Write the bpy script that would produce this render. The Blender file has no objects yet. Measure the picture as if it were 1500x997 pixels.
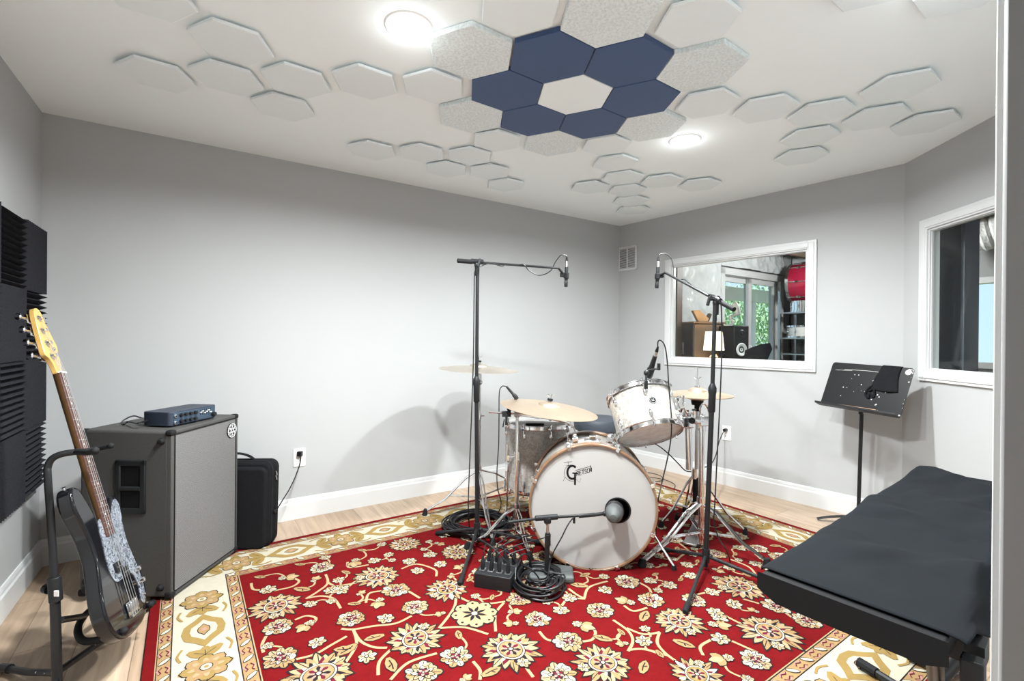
import bpy, math, random
from mathutils import Vector, Matrix, noise
random.seed(7)
PI = math.pi
sc = bpy.context.scene
COL = sc.collection
# ------------------------------------------------------------------ camera model (frame 1500 x 997)
FPX, PITCH, ROLL, HC, HT = 698.69, math.radians(-0.103), math.radians(0.467), 1.1572, 2.2772
_cp, _sp, _cr, _sr = math.cos(PITCH), math.sin(PITCH), math.cos(ROLL), math.sin(ROLL)
FW = Vector((0, _cp, _sp)); UP0 = Vector((0, -_sp, _cp)); R0 = Vector((1, 0, 0))
CX = R0 * _cr + UP0 * _sr; CU = UP0 * _cr - R0 * _sr
def ray(x, y): return CX * ((x - 750) / FPX) - CU * ((y - 498.5) / FPX) + FW
def F(x, y, z=0.0):                       # the point of the level z seen there
    r = ray(x, y); t = (z - HC) / r.z
    return Vector((r.x * t, r.y * t, z))
def D(x, y, d):                           # the point at distance d down the room
    r = ray(x, y); t = d / r.y
    return Vector((r.x * t, d, HC + r.z * t))
WALLS = dict(back=(123.74, 3.306), right=(38.41, 3.774), left=(-147.43, 0.706), third=(-7.67, 2.029))
def wn(w): a = math.radians(WALLS[w][0]); return Vector((math.cos(a), math.sin(a), 0))
def W(x, y, w, off=0.0):
    r = ray(x, y); t = (WALLS[w][1] - off) / r.dot(wn(w))
    return Vector((r.x * t, r.y * t, HC + r.z * t))
def V(*a): return Vector(a)
C_LB, C_RT = V(-2.367, 2.395, 0), V(2.449, 2.986, 0)
C_BR = W(906.5, 500, 'back'); C_BR.z = 0
_d = (C_RT - C_BR).normalized(); _n = V(-_d.y, _d.x, 0); _n = -_n if _n.dot(C_BR) < 0 else _n
WALLS['right'] = (math.degrees(math.atan2(_n.y, _n.x)), _n.dot(C_BR))
camd = bpy.data.cameras.new('camera'); camo = bpy.data.objects.new('camera', camd); COL.objects.link(camo)
camo.matrix_world = Matrix(((CX.x, CU.x, -FW.x, 0), (CX.y, CU.y, -FW.y, 0), (CX.z, CU.z, -FW.z, HC), (0, 0, 0, 1)))
camd.sensor_width = 36; camd.lens = FPX / 1500 * 36; camd.clip_start = 0.02
sc.camera = camo
# ------------------------------------------------------------------ mesh builder
def fr(o, x=None, y=None, z=None):        # frame matrix from an origin and two axes
    if z is not None and x is not None:
        z = Vector(z).normalized(); x = Vector(x); x = (x - z * x.dot(z)).normalized(); y = z.cross(x)
    elif z is not None and y is not None:
        z = Vector(z).normalized(); y = Vector(y); y = (y - z * y.dot(z)).normalized(); x = y.cross(z)
    elif z is not None:
        z = Vector(z).normalized(); h = Vector((0, 0, 1)) if abs(z.z) < .9 else Vector((1, 0, 0)); x = h.cross(z).normalized(); y = z.cross(x)
    else:
        x = Vector(x).normalized(); y = Vector(y); y = (y - x * y.dot(x)).normalized(); z = x.cross(y)
    return Matrix(((x.x, y.x, z.x, o[0]), (x.y, y.y, z.y, o[1]), (x.z, y.z, z.z, o[2]), (0, 0, 0, 1)))
def rotz(o, deg): return Matrix.Translation(o) @ Matrix.Rotation(math.radians(deg), 4, 'Z')
I4 = Matrix.Identity(4)
WM = {}
class MB:
    def __init__(s, M=None): s.v = []; s.f = []; s.m = []; s.M = M.copy() if M else I4.copy(); s.mi = 0
    def add(s, vs, fs, M=None):
        b = len(s.v); T = s.M @ M if M else s.M
        if T.to_3x3().determinant() < 0: fs = [tuple(f)[::-1] for f in fs]
        s.v += [tuple(T @ Vector(q)) for q in vs]; s.f += [tuple(b + i for i in f) for f in fs]; s.m += [s.mi] * len(fs)
        return s
    def box(s, c, d, M=None):
        x, y, z = d[0] / 2, d[1] / 2, d[2] / 2; c = Vector(c)
        vs = [c + Vector((a * x, b * y, e * z)) for e in (-1, 1) for a, b in ((-1, -1), (1, -1), (1, 1), (-1, 1))]
        return s.add(vs, [(3, 2, 1, 0), (4, 5, 6, 7), (0, 1, 5, 4), (1, 2, 6, 5), (2, 3, 7, 6), (3, 0, 4, 7)], M)
    def rbox(s, c, d, r, M=None, n=4):     # box with corners rounded in plan (xy), along z
        x, y = d[0] / 2 - r, d[1] / 2 - r; poly = []
        for cx, cy, a0 in ((x, y, 0), (-x, y, 90), (-x, -y, 180), (x, -y, 270)):
            for k in range(n + 1):
                a = math.radians(a0 + 90 * k / n); poly.append((c[0] + cx + r * math.cos(a), c[1] + cy + r * math.sin(a)))
        return s.prism(poly, c[2] - d[2] / 2, c[2] + d[2] / 2, M)
    def prism(s, poly, z0, z1, M=None):
        n = len(poly)
        vs = [(p[0], p[1], z0) for p in poly] + [(p[0], p[1], z1) for p in poly]
        return s.add(vs, [tuple(range(n))[::-1], tuple(range(n, 2 * n))] + [(i, (i + 1) % n, n + (i + 1) % n, n + i) for i in range(n)], M)
    def flat(s, poly, z=0.0, M=None): return s.add([(p[0], p[1], z) for p in poly], [tuple(range(len(poly)))], M)
    def ribbon(s, pts, w, z=0.0, M=None, taper=False):
        pts = [Vector((p[0], p[1])) for p in pts]; vs = []; n = len(pts)
        for i, p in enumerate(pts):
            t = (pts[min(i + 1, n - 1)] - pts[max(i - 1, 0)])
            t = t.normalized() if t.length > 1e-9 else Vector((1, 0)); nn = Vector((-t.y, t.x)) * (w / 2)
            if taper: nn = nn * (1 - .75 * i / (n - 1))
            vs += [(p.x + nn.x, p.y + nn.y, z), (p.x - nn.x, p.y - nn.y, z)]
        return s.add(vs, [(2 * i, 2 * i + 1, 2 * i + 3, 2 * i + 2) for i in range(n - 1)], M)
    def tube(s, pts, r, seg=8, closed=False, M=None, flat=None):
        pts = [Vector(p) for p in pts]; n = len(pts)
        rr = [r] * n if isinstance(r, (int, float)) else list(r)
        vs = []; fs = []; prev = None
        for i in range(n):
            if closed: t = pts[(i + 1) % n] - pts[i - 1]
            else: t = pts[min(i + 1, n - 1)] - pts[max(i - 1, 0)]
            t = t.normalized() if t.length > 1e-9 else Vector((0, 0, 1))
            if prev is None:
                h = Vector((0, 0, 1)) if abs(t.z) < .9 else Vector((1, 0, 0)); u = h.cross(t).normalized()
            else:
                u = prev - t * prev.dot(t); u = u.normalized() if u.length > 1e-9 else prev
            prev = u; w = t.cross(u)
            for k in range(seg):
                a = 2 * PI * k / seg; vs.append(pts[i] + (u * math.cos(a) + w * math.sin(a) * (flat or 1)) * rr[i])
        for i in range(n if closed else n - 1):
            j = (i + 1) % n
            for k in range(seg): fs.append((i * seg + k, i * seg + (k + 1) % seg, j * seg + (k + 1) % seg, j * seg + k))
        if not closed: fs += [tuple(range(seg))[::-1], tuple((n - 1) * seg + k for k in range(seg))]
        return s.add(vs, fs, M)
    def lathe(s, prof, seg=32, M=None, caps=True):
        n = len(prof); vs = []; fs = []
        for r, z in prof:
            for k in range(seg): a = 2 * PI * k / seg; vs.append((r * math.cos(a), r * math.sin(a), z))
        for i in range(n - 1):
            for k in range(seg): fs.append((i * seg + k, i * seg + (k + 1) % seg, (i + 1) * seg + (k + 1) % seg, (i + 1) * seg + k))
        if caps:
            if prof[0][0] > 1e-6: fs.append(tuple(range(seg))[::-1])
            if prof[-1][0] > 1e-6: fs.append(tuple((n - 1) * seg + k for k in range(seg)))
        return s.add(vs, fs, M)
    def cyl(s, a, b, r, seg=16, r2=None):
        a = Vector(a); b = Vector(b); return s.lathe([(r, 0), (r2 if r2 is not None else r, (b - a).length)], seg, fr(a, z=b - a))
    def ball(s, c, r, seg=12, sz=(1, 1, 1), M=None):
        pr = [(r * math.sin(PI * i / (seg // 2 + 2)), -r * math.cos(PI * i / (seg // 2 + 2))) for i in range(seg // 2 + 3)]
        pr[0] = (1e-5, -r); pr[-1] = (1e-5, r)
        T = Matrix.Translation(Vector(c)) @ Matrix.Diagonal((sz[0], sz[1], sz[2], 1))
        return s.lathe(pr, seg, (M @ T) if M else T, caps=False)
    def build(s, name, mat, parent=None, M=None, sharp=35, bevel=None, seg=2, smooth=True):
        me = bpy.data.meshes.new(name); me.from_pydata(s.v, [], s.f)
        mats = mat if isinstance(mat, (list, tuple)) else [mat]
        for q in mats: me.materials.append(q)
        if len(mats) > 1: me.polygons.foreach_set('material_index', s.m)
        me.update()
        if smooth:
            me.polygons.foreach_set('use_smooth', [True] * len(me.polygons)); me.set_sharp_from_angle(angle=math.radians(sharp))
        o = bpy.data.objects.new(name, me); COL.objects.link(o)
        T = M.copy() if M else (WM[parent.name].copy() if parent else I4.copy())
        if M is None and s.M != I4:            # keep the builder's own frame as the object's frame
            X_, Y_, Z_ = s.M.col[0].xyz.normalized(), s.M.col[1].xyz.normalized(), s.M.col[2].xyz.normalized()
            if X_.cross(Y_).dot(Z_) < 0: Y_ = -Y_
            T = Matrix(((X_.x, Y_.x, Z_.x, s.M[0][3]), (X_.y, Y_.y, Z_.y, s.M[1][3]), (X_.z, Y_.z, Z_.z, s.M[2][3]), (0, 0, 0, 1)))
        if M is None:                       # points were given in world space
            inv = T.inverted(); me.transform(inv)
        if parent:
            o.parent = parent; o.matrix_local = WM[parent.name].inverted() @ T
        else: o.matrix_world = T
        WM[o.name] = T
        if bevel:
            b = o.modifiers.new('bevel', 'BEVEL'); b.width = bevel; b.segments = seg; b.limit_method = 'ANGLE'; b.angle_limit = math.radians(40); b.harden_normals = False
        return o
def thing(name, loc, label, cat, group=None, M=None):
    o = bpy.data.objects.new(name, None); COL.objects.link(o); o.empty_display_size = .05
    T = M.copy() if M else Matrix.Translation(Vector(loc)); o.matrix_world = T; WM[o.name] = T
    return tag(o, label, cat, group)
def tag(o, label=None, cat=None, group=None, kind=None):
    if label: o['label'] = label
    if cat: o['category'] = cat
    if group: o['group'] = group
    if kind: o['kind'] = kind
    return o
def single(mb, name, mat, loc, label, cat, group=None, **k):   # a thing that is one mesh, modelled in world space
    o = mb.build(name, mat, None, **k)
    if 'M' not in k and mb.M == I4:
        o.data.transform(Matrix.Translation(-Vector(loc))); o.matrix_world = Matrix.Translation(Vector(loc)); WM[o.name] = o.matrix_world.copy()
    return tag(o, label, cat, group)
def struct(mb, name, mat, parent=None, **k):
    o = mb.build(name, mat, parent, **k)
    if not parent: o['kind'] = 'structure'
    return o
def spl(pts, n=8, closed=False):          # Catmull-Rom through the points
    P = [Vector(p) for p in pts]; m = len(P); out = []
    for i in range(m if closed else m - 1):
        if closed: a, b, c, d = P[i - 1], P[i], P[(i + 1) % m], P[(i + 2) % m]
        else: a, b, c, d = P[max(i - 1, 0)], P[i], P[i + 1], P[min(i + 2, m - 1)]
        for k in range(n):
            t = k / n; out.append(.5 * ((2 * b) + (c - a) * t + (2 * a - 5 * b + 4 * c - d) * t * t + (3 * b - a - 3 * c + d) * t ** 3))
    if not closed: out.append(P[-1])
    return out
def circ(c, r, n=32, a0=0): return [(c[0] + r * math.cos(a0 + 2 * PI * k / n), c[1] + r * math.sin(a0 + 2 * PI * k / n)) for k in range(n)]
def mid(a, b, t=.5): return Vector(a) * (1 - t) + Vector(b) * t
# ------------------------------------------------------------------ materials
def newmat(name):
    m = bpy.data.materials.new(name); m.use_nodes = True
    nt = m.node_tree; b = nt.nodes['Principled BSDF']; return m, nt, b
def N(nt, t, **k):
    n = nt.nodes.new(t)
    for a, v in k.items():
        if a in n.inputs: n.inputs[a].default_value = v
        else: setattr(n, a, v)
    return n
def rgb(c): return (c[0], c[1], c[2], 1)
def P(name, c, rough=.5, metal=0.0, var=None, bump=None, coat=0.0, spec=None, sheen=0.0, stretch=None):
    m, nt, b = newmat(name); L = nt.links.new
    b.inputs['Base Color'].default_value = rgb(c); b.inputs['Roughness'].default_value = rough; b.inputs['Metallic'].default_value = metal
    if coat: b.inputs['Coat Weight'].default_value = coat; b.inputs['Coat Roughness'].default_value = .05
    if spec is not None: b.inputs['Specular IOR Level'].default_value = spec
    if sheen: b.inputs['Sheen Weight'].default_value = sheen
    tc = N(nt, 'ShaderNodeTexCoord'); src = tc.outputs['Object']
    if stretch:
        mp = N(nt, 'ShaderNodeMapping'); mp.inputs['Scale'].default_value = stretch; L(src, mp.inputs[0]); src = mp.outputs[0]
    if var is None and bump is None: var = (9, .06)
    if var:
        nz = N(nt, 'ShaderNodeTexNoise'); nz.inputs['Scale'].default_value = var[0]; nz.inputs['Detail'].default_value = 4; L(src, nz.inputs['Vector'])
        r = N(nt, 'ShaderNodeMix', data_type='RGBA'); k = var[1]
        r.inputs[6].default_value = rgb([max(0, q * (1 - k)) for q in c]); r.inputs[7].default_value = rgb([min(1, q * (1 + k)) for q in c])
        L(nz.outputs['Fac'], r.inputs[0]); L(r.outputs[2], b.inputs['Base Color'])
    if bump:
        nz = N(nt, 'ShaderNodeTexNoise'); nz.inputs['Scale'].default_value = bump[0]; nz.inputs['Detail'].default_value = 3; L(src, nz.inputs['Vector'])
        bp = N(nt, 'ShaderNodeBump'); bp.inputs['Strength'].default_value = bump[1]; bp.inputs['Distance'].default_value = bump[2] if len(bump) > 2 else .002
        L(nz.outputs['Fac'], bp.inputs['Height']); L(bp.outputs[0], b.inputs['Normal'])
    return m
def emis(name, c, s):
    m, nt, b = newmat(name); b.inputs['Base Color'].default_value = rgb(c); b.inputs['Emission Color'].default_value = rgb(c); b.inputs['Emission Strength'].default_value = s; return m
M_ = {}
M_['wall'] = P('wall_paint', (.42, .425, .43), .75, bump=(260, .06, .001), var=(2, .01))
M_['ceil'] = P('ceiling_paint', (.90, .95, .962), .85, bump=(180, .08, .001), var=(2, .01))
M_['trim'] = P('trim_paint', (.62, .625, .63), .38, var=(3, .01))
M_['chrome'] = P('chrome', (.78, .78, .79), .1, 1.0, var=(30, .05))
M_['steel'] = P('brushed_steel', (.55, .55, .56), .28, 1.0, var=(60, .1))
M_['blackmetal'] = P('black_powder_coat', (.012, .012, .0135), .42, spec=.3, bump=(300, .1, .0005), var=(20, .2))
M_['rubber'] = P('black_rubber', (.010, .010, .011), .75, spec=.2, var=(40, .2))
M_['plastic'] = P('black_plastic', (.013, .0135, .015), .45, spec=.25, var=(30, .15))
M_['cable'] = P('black_cable', (.008, .008, .0095), .42, spec=.35, var=(30, .2))
M_['gloss'] = P('black_gloss_lacquer', (.006, .006, .0075), .07, spec=.3, coat=.25, var=(5, .1))
M_['tolex'] = P('grey_tolex', (.062, .060, .058), .62, spec=.2, bump=(900, .35, .0006), var=(120, .2))
M_['nylon'] = P('black_nylon', (.0095, .0095, .011), .85, spec=.1, bump=(700, .4, .0006), var=(60, .3))
M_['cover'] = P('black_cover_cloth', (.0085, .0098, .012), .9, spec=.08, bump=(1200, .25, .0004), var=(6, .15))
M_['foam'] = P('charcoal_foam', (.026, .026, .030), .95, spec=.05, bump=(420, .8, .0015), var=(150, .3))
M_['maple'] = P('amber_maple', (.56, .33, .095), .3, coat=.6, var=(14, .18), stretch=(1, 1, .2))
M_['neckback'] = P('aged_maple', (.15, .078, .028), .35, coat=.5, var=(14, .2))
M_['rosewood'] = P('rosewood', (.085, .035, .024), .5, var=(70, .45), stretch=(1, 1, .1))
M_['hoopwood'] = P('maple_hoop', (.20, .11, .06), .3, coat=.5, var=(18, .25))
M_['whiteplastic'] = P('white_plastic', (.82, .82, .82), .35, var=(10, .01))
M_['head'] = P('coated_drum_head', (.37, .358, .35), .5, spec=.3, bump=(700, .12, .0004), var=(5, .03))
M_['black'] = P('black_ink', (.007, .007, .008), .6, spec=.1, var=(20, .1))
M_['white'] = P('white_ink', (.8, .8, .8), .5, var=(20, .03))
M_['bluefelt'] = P('navy_felt', (.038, .074, .175), .95, bump=(600, .5, .001), var=(200, .12), sheen=.2)
M_['plainfelt'] = P('plain_white_panel', (.81, .868, .885), .9, bump=(500, .2, .0008), var=(60, .01))
M_['centrefelt'] = P('bright_white_panel', (.88, .945, .96), .9, bump=(500, .2, .0008), var=(60, .01))
M_['led'] = emis('led_diffuser', (1, .99, .97), 22)
M_['wood'] = P('brown_cabinet_wood', (.20, .13, .085), .4, var=(20, .3), stretch=(1, 1, .15))
M_['darkwood'] = P('dark_cabinet_wood', (.06, .045, .04), .4, var=(20, .3), stretch=(1, 1, .15))
M_['leather'] = P('black_leather', (.02, .02, .024), .35, bump=(120, .3, .002), var=(20, .2))
M_['redlac'] = P('red_lacquer', (.42, .012, .05), .2, coat=.8, var=(8, .15))
M_['tanwood'] = P('tan_wood', (.48, .30, .17), .5, var=(20, .2))
M_['bluepanel'] = P('steel_blue_panel', (.075, .115, .17), .35, .6, var=(30, .1))
M_['greyplastic'] = P('pale_grey_plastic', (.5, .5, .5), .45, var=(10, .05))
M_['greyrubber'] = P('grey_rubber', (.07, .075, .075), .65, var=(30, .2))
def felt_speckle():
    m, nt, b = newmat('speckled_white_felt'); L = nt.links.new
    tc = N(nt, 'ShaderNodeTexCoord'); nz = N(nt, 'ShaderNodeTexNoise'); nz.inputs['Scale'].default_value = 95; nz.inputs['Detail'].default_value = 5; nz.inputs['Roughness'].default_value = .7
    cr = N(nt, 'ShaderNodeValToRGB'); cr.color_ramp.elements[0].position = .38; cr.color_ramp.elements[0].color = (.64, .69, .70, 1); cr.color_ramp.elements[1].position = .58; cr.color_ramp.elements[1].color = (.79, .86, .875, 1)
    L(tc.outputs['Object'], nz.inputs['Vector']); L(nz.outputs['Fac'], cr.inputs[0]); L(cr.outputs[0], b.inputs['Base Color']); b.inputs['Roughness'].default_value = .95
    return m
M_['speckfelt'] = felt_speckle()
def pearl(name, c1, c2, scale, rough, flake=.5):
    m, nt, b = newmat(name); L = nt.links.new
    tc = N(nt, 'ShaderNodeTexCoord'); nz = N(nt, 'ShaderNodeTexNoise'); nz.inputs['Scale'].default_value = scale * .6; L(tc.outputs['Object'], nz.inputs['Vector'])
    mx = N(nt, 'ShaderNodeMix', data_type='VECTOR'); mx.inputs[0].default_value = .06; L(tc.outputs['Object'], mx.inputs[4]); L(nz.outputs['Color'], mx.inputs[5])
    vo = N(nt, 'ShaderNodeTexVoronoi'); vo.inputs['Scale'].default_value = scale; L(mx.outputs[1], vo.inputs['Vector'])
    cr = N(nt, 'ShaderNodeValToRGB'); cr.color_ramp.elements[0].position = .1; cr.color_ramp.elements[0].color = rgb(c1); cr.color_ramp.elements[1].position = .9; cr.color_ramp.elements[1].color = rgb(c2)
    se = N(nt, 'ShaderNodeSeparateColor'); L(vo.outputs['Color'], se.inputs[0]); L(se.outputs[0], cr.inputs[0]); L(cr.outputs[0], b.inputs['Base Color'])
    b.inputs['Roughness'].default_value = rough; b.inputs['Coat Weight'].default_value = .6; b.inputs['Coat Roughness'].default_value = .08
    return m
M_['pearl'] = pearl('white_marine_pearl', (.27, .25, .228), (.44, .42, .392), 95, .3)
M_['pearlguard'] = pearl('grey_pearloid', (.05, .06, .08), (.30, .325, .37), 110, .2)
def cymbal_mat(name, c):
    m, nt, b = newmat(name); L = nt.links.new
    tc = N(nt, 'ShaderNodeTexCoord'); wv = N(nt, 'ShaderNodeTexWave', wave_type='RINGS', rings_direction='Z'); wv.inputs['Scale'].default_value = 55; wv.inputs['Distortion'].default_value = .6; wv.inputs['Detail'].default_value = 2
    L(tc.outputs['Object'], wv.inputs['Vector']); bp = N(nt, 'ShaderNodeBump'); bp.inputs['Strength'].default_value = .18; bp.inputs['Distance'].default_value = .001
    L(wv.outputs['Fac'], bp.inputs['Height']); L(bp.outputs[0], b.inputs['Normal'])
    nz = N(nt, 'ShaderNodeTexNoise'); nz.inputs['Scale'].default_value = 7; L(tc.outputs['Object'], nz.inputs['Vector'])
    mx = N(nt, 'ShaderNodeMix', data_type='RGBA'); mx.inputs[6].default_value = rgb([q * .85 for q in c]); mx.inputs[7].default_value = rgb([min(1, q * 1.1) for q in c]); L(nz.outputs['Fac'], mx.inputs[0]); L(mx.outputs[2], b.inputs['Base Color'])
    b.inputs['Metallic'].default_value = .85; b.inputs['Roughness'].default_value = .36
    return m
M_['bronze'] = cymbal_mat('cymbal_bronze', (.68, .54, .41))
M_['bronzeworn'] = cymbal_mat('worn_cymbal_bronze', (.64, .57, .49))
def grille():
    m, nt, b = newmat('woven_grille_cloth'); L = nt.links.new
    tc = N(nt, 'ShaderNodeTexCoord'); ck = N(nt, 'ShaderNodeTexChecker'); ck.inputs['Scale'].default_value = 260; ck.inputs['Color1'].default_value = (.20, .196, .195, 1); ck.inputs['Color2'].default_value = (.07, .069, .07, 1)
    L(tc.outputs['Object'], ck.inputs['Vector']); L(ck.outputs['Color'], b.inputs['Base Color']); b.inputs['Roughness'].default_value = .6; return m
M_['grille'] = grille()
def glass(name, tint=(1, 1, 1), refl=.06):
    m, nt, b = newmat(name); L = nt.links.new; out = nt.nodes['Material Output']; nt.nodes.remove(b)
    tr = N(nt, 'ShaderNodeBsdfTransparent'); tr.inputs[0].default_value = rgb(tint); gl = N(nt, 'ShaderNodeBsdfGlossy'); gl.inputs['Roughness'].default_value = .01
    fz = N(nt, 'ShaderNodeFresnel'); fz.inputs[0].default_value = 1.35; mx = N(nt, 'ShaderNodeMixShader')
    ge = N(nt, 'ShaderNodeNewGeometry'); mm = N(nt, 'ShaderNodeMath', operation='SUBTRACT', use_clamp=True); L(fz.outputs[0], mm.inputs[0]); L(ge.outputs['Backfacing'], mm.inputs[1]); L(mm.outputs[0], mx.inputs[0]); L(tr.outputs[0], mx.inputs[1]); L(gl.outputs[0], mx.inputs[2]); L(mx.outputs[0], out.inputs[0]); return m
M_['glass'] = glass('window_glass', (.93, .96, .95))
def film():
    m, nt, b = newmat('clear_drum_film'); L = nt.links.new; out = nt.nodes['Material Output']
    b.inputs['Base Color'].default_value = (.88, .89, .90, 1); b.inputs['Roughness'].default_value = .3; b.inputs['Specular IOR Level'].default_value = .5
    tr = N(nt, 'ShaderNodeBsdfTransparent'); tr.inputs[0].default_value = (.9, .9, .9, 1); mx = N(nt, 'ShaderNodeMixShader'); nz = N(nt, 'ShaderNodeTexNoise'); nz.inputs['Scale'].default_value = 9
    mr = N(nt, 'ShaderNodeMapRange'); mr.inputs[1].default_value = .35; mr.inputs[2].default_value = .65; mr.inputs[3].default_value = .78; mr.inputs[4].default_value = .92; L(nz.outputs['Fac'], mr.inputs[0]); L(mr.outputs[0], mx.inputs[0])
    L(tr.outputs[0], mx.inputs[1]); L(b.outputs[0], mx.inputs[2]); L(mx.outputs[0], out.inputs[0]); return m
M_['clearhead'] = film()
def oak():
    m, nt, b = newmat('pale_oak_planks'); L = nt.links.new
    tc = N(nt, 'ShaderNodeTexCoord'); mp = N(nt, 'ShaderNodeMapping'); mp.inputs['Rotation'].default_value = (0, 0, math.radians(56.3)); L(tc.outputs['Object'], mp.inputs[0])
    br = N(nt, 'ShaderNodeTexBrick', offset=.37, offset_frequency=2); br.inputs['Scale'].default_value = 1; br.inputs['Brick Width'].default_value = 1.22; br.inputs['Row Height'].default_value = .18; br.inputs['Mortar Size'].default_value = .0016
    br.inputs['Color1'].default_value = (.36, .255, .175, 1); br.inputs['Color2'].default_value = (.45, .34, .25, 1); br.inputs['Mortar'].default_value = (.20, .135, .09, 1); br.inputs['Mortar Smooth'].default_value = .3; L(mp.outputs[0], br.inputs['Vector'])
    m2 = N(nt, 'ShaderNodeMapping'); m2.inputs['Scale'].default_value = (1.3, 17, 1); L(mp.outputs[0], m2.inputs[0])
    nz = N(nt, 'ShaderNodeTexNoise'); nz.inputs['Scale'].default_value = 2.4; nz.inputs['Detail'].default_value = 6; nz.inputs['Distortion'].default_value = .6; L(m2.outputs[0], nz.inputs['Vector'])
    cr = N(nt, 'ShaderNodeValToRGB'); cr.color_ramp.elements[0].position = .3; cr.color_ramp.elements[0].color = (.74, .72, .70, 1); cr.color_ramp.elements[1].position = .7; cr.color_ramp.elements[1].color = (1.08, 1.08, 1.08, 1); L(nz.outputs['Fac'], cr.inputs[0])
    mx = N(nt, 'ShaderNodeMix', data_type='RGBA', blend_type='MULTIPLY'); mx.inputs[0].default_value = 1; L(br.outputs['Color'], mx.inputs[6]); L(cr.outputs[0], mx.inputs[7]); L(mx.outputs[2], b.inputs['Base Color'])
    b.inputs['Roughness'].default_value = .42; return m
M_['oak'] = oak()
# ================================================================== ROOM SHELL
JB = V(.4165, .3913, 0)                                   # hinge of the door opening, room side
UB = V(.832, .555, 0).normalized(); VB = V(.555, -.832, 0).normalized()     # along the back wall / towards the camera
C_TF = V(2.266, 1.624, 0); C_LF = V(-.638, -.312, 0)
def wframe(a, b, nin):
    d = (b - a).normalized(); return Matrix(((d.x, nin.x, 0, a.x), (d.y, nin.y, 0, a.y), (0, 0, 1, 0), (0, 0, 0, 1)))   # x along, y into the room, z up
def wall2(name, a, b, nin, holes=(), z1=HT, th=.12, ext=(0, 0), mat=None):
    Lw = (b - a).length; mb = MB(wframe(a, b, nin)); cuts = sorted({-ext[0], Lw + ext[1], *[q for h in holes for q in h[:2]]})
    for s0, s1 in zip(cuts[:-1], cuts[1:]):
        hs = [h for h in holes if h[0] <= s0 + 1e-6 and h[1] >= s1 - 1e-6]
        for q0, q1 in ([(0, z1)] if not hs else [(0, hs[0][2]), (hs[0][3], z1)]):
            if q1 > q0 + 1e-4: mb.box(((s0 + s1) / 2, -th / 2, (q0 + q1) / 2), (s1 - s0, th, q1 - q0))
    return struct(mb, name, mat or M_['wall'], smooth=False)
nb, nr, nl, nt_ = -wn('back'), -wn('right'), -wn('left'), -wn('third')
nf = V(-.555, .832, 0).normalized()
_s = lambda x, y: (W(x, y, 'right') - C_BR).xy.dot((C_RT - C_BR).normalized().xy)
W1 = (_s(974.5, 460) + .062, _s(1196.5, 450) - .062, (W(1196.5, 548.8, 'right').z + W(972, 531, 'right').z) / 2 + .062, (W(1196.5, 350.8, 'right').z + W(987.5, 379, 'right').z) / 2 - .062); W2 = (.212, 1.20, .998, 1.818)
DOOR_L = .92
wall2('wall_back', C_LB, C_BR, nb, ext=(.12, 0))
wall2('wall_right', C_BR, C_RT, nr, holes=[W1], th=.05)
wall2('wall_corner', C_RT, C_TF, nt_, holes=[W2], th=.05)
wall2('wall_left', C_LB, C_LF, nl, ext=(.12, .12))
wall2('wall_front', JB + UB * .0, C_TF, nf, ext=(0, .12))
wall2('wall_front_return', C_LF, JB - UB * DOOR_L, nf)
mb = MB(wframe(JB - UB * DOOR_L, JB, nf)); mb.box((DOOR_L / 2, -.06, (2.06 + HT) / 2), (DOOR_L, .12, HT - 2.06)); struct(mb, 'wall_over_door', M_['wall'], smooth=False)
# floor and ceiling (one slab each, under the studio, the hall behind and the room beyond the glass)
mb = MB(); mb.box((1.6, 2.9, -.05), (11.5, 11, .1)); struct(mb, 'floor', M_['oak'], smooth=False)
room = [C_LB, C_LF, C_TF, C_RT, C_BR]
mb = MB(); cc = sum(room, Vector()) / 5
mb.prism([tuple((cc + (p - cc) * 1.04 + V(0, 0, 0)).xy) for p in room], HT, HT + .1); struct(mb, 'ceiling', M_['ceil'], smooth=False)
# baseboards with a stepped profile
BP = [(0, 0), (.016, 0), (.016, .098), (.011, .108), (.011, .118), (.006, .132), (0, .132)]
def baseboard(name, a, b, nin, t0=0, t1=0):
    Lw = (b - a).length; mb = MB(wframe(a, b, nin)); n = len(BP)
    vs = [(t0, p[0], p[1]) for p in BP] + [(Lw - t1, p[0], p[1]) for p in BP]
    mb.add(vs, [tuple(range(n)), tuple(range(n, 2 * n))[::-1]] + [(i, n + i, n + (i + 1) % n, (i + 1) % n) for i in range(n)])
    return struct(mb, name, M_['trim'], sharp=20)
baseboard('baseboard_back', C_LB, C_BR, nb); baseboard('baseboard_right', C_BR, C_RT, nr); baseboard('baseboard_corner', C_RT, C_TF, nt_); baseboard('baseboard_left', C_LB, C_LF, nl); baseboard('baseboard_front', JB + UB * .08, C_TF, nf)
# door opening: jamb, stop and casings
mb = MB(wframe(JB - UB * DOOR_L, JB, nf))
for s, sg in ((DOOR_L, -1), (0, 1)):
    mb.box((s - sg * .031, .0075, 1.05), (.068, .015, 2.10)); mb.box((s - sg * .031, -.129, 1.05), (.068, .018, 2.10))
mb.box((DOOR_L / 2, .009, 2.086), (DOOR_L + .13, .018, .068)); mb.box((DOOR_L / 2, -.129, 2.086), (DOOR_L + .13, .018, .068))
for s, sg in ((DOOR_L, -1), (0, 1)): mb.box((s - sg * .0030, -.0002, 1.03), (.0022, .0042, 2.04))
d1_ = struct(mb, 'door_1', M_['trim'], bevel=.0062, seg=3, smooth=True)
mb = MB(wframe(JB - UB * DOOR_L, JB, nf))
for s, sg in ((DOOR_L, -1), (0, 1)): mb.box((s + sg * .0085, -.056, 1.03), (.021, .1275, 2.06)); mb.box((s + sg * .025, -.075, 1.02), (.012, .035, 2.04))
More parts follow.
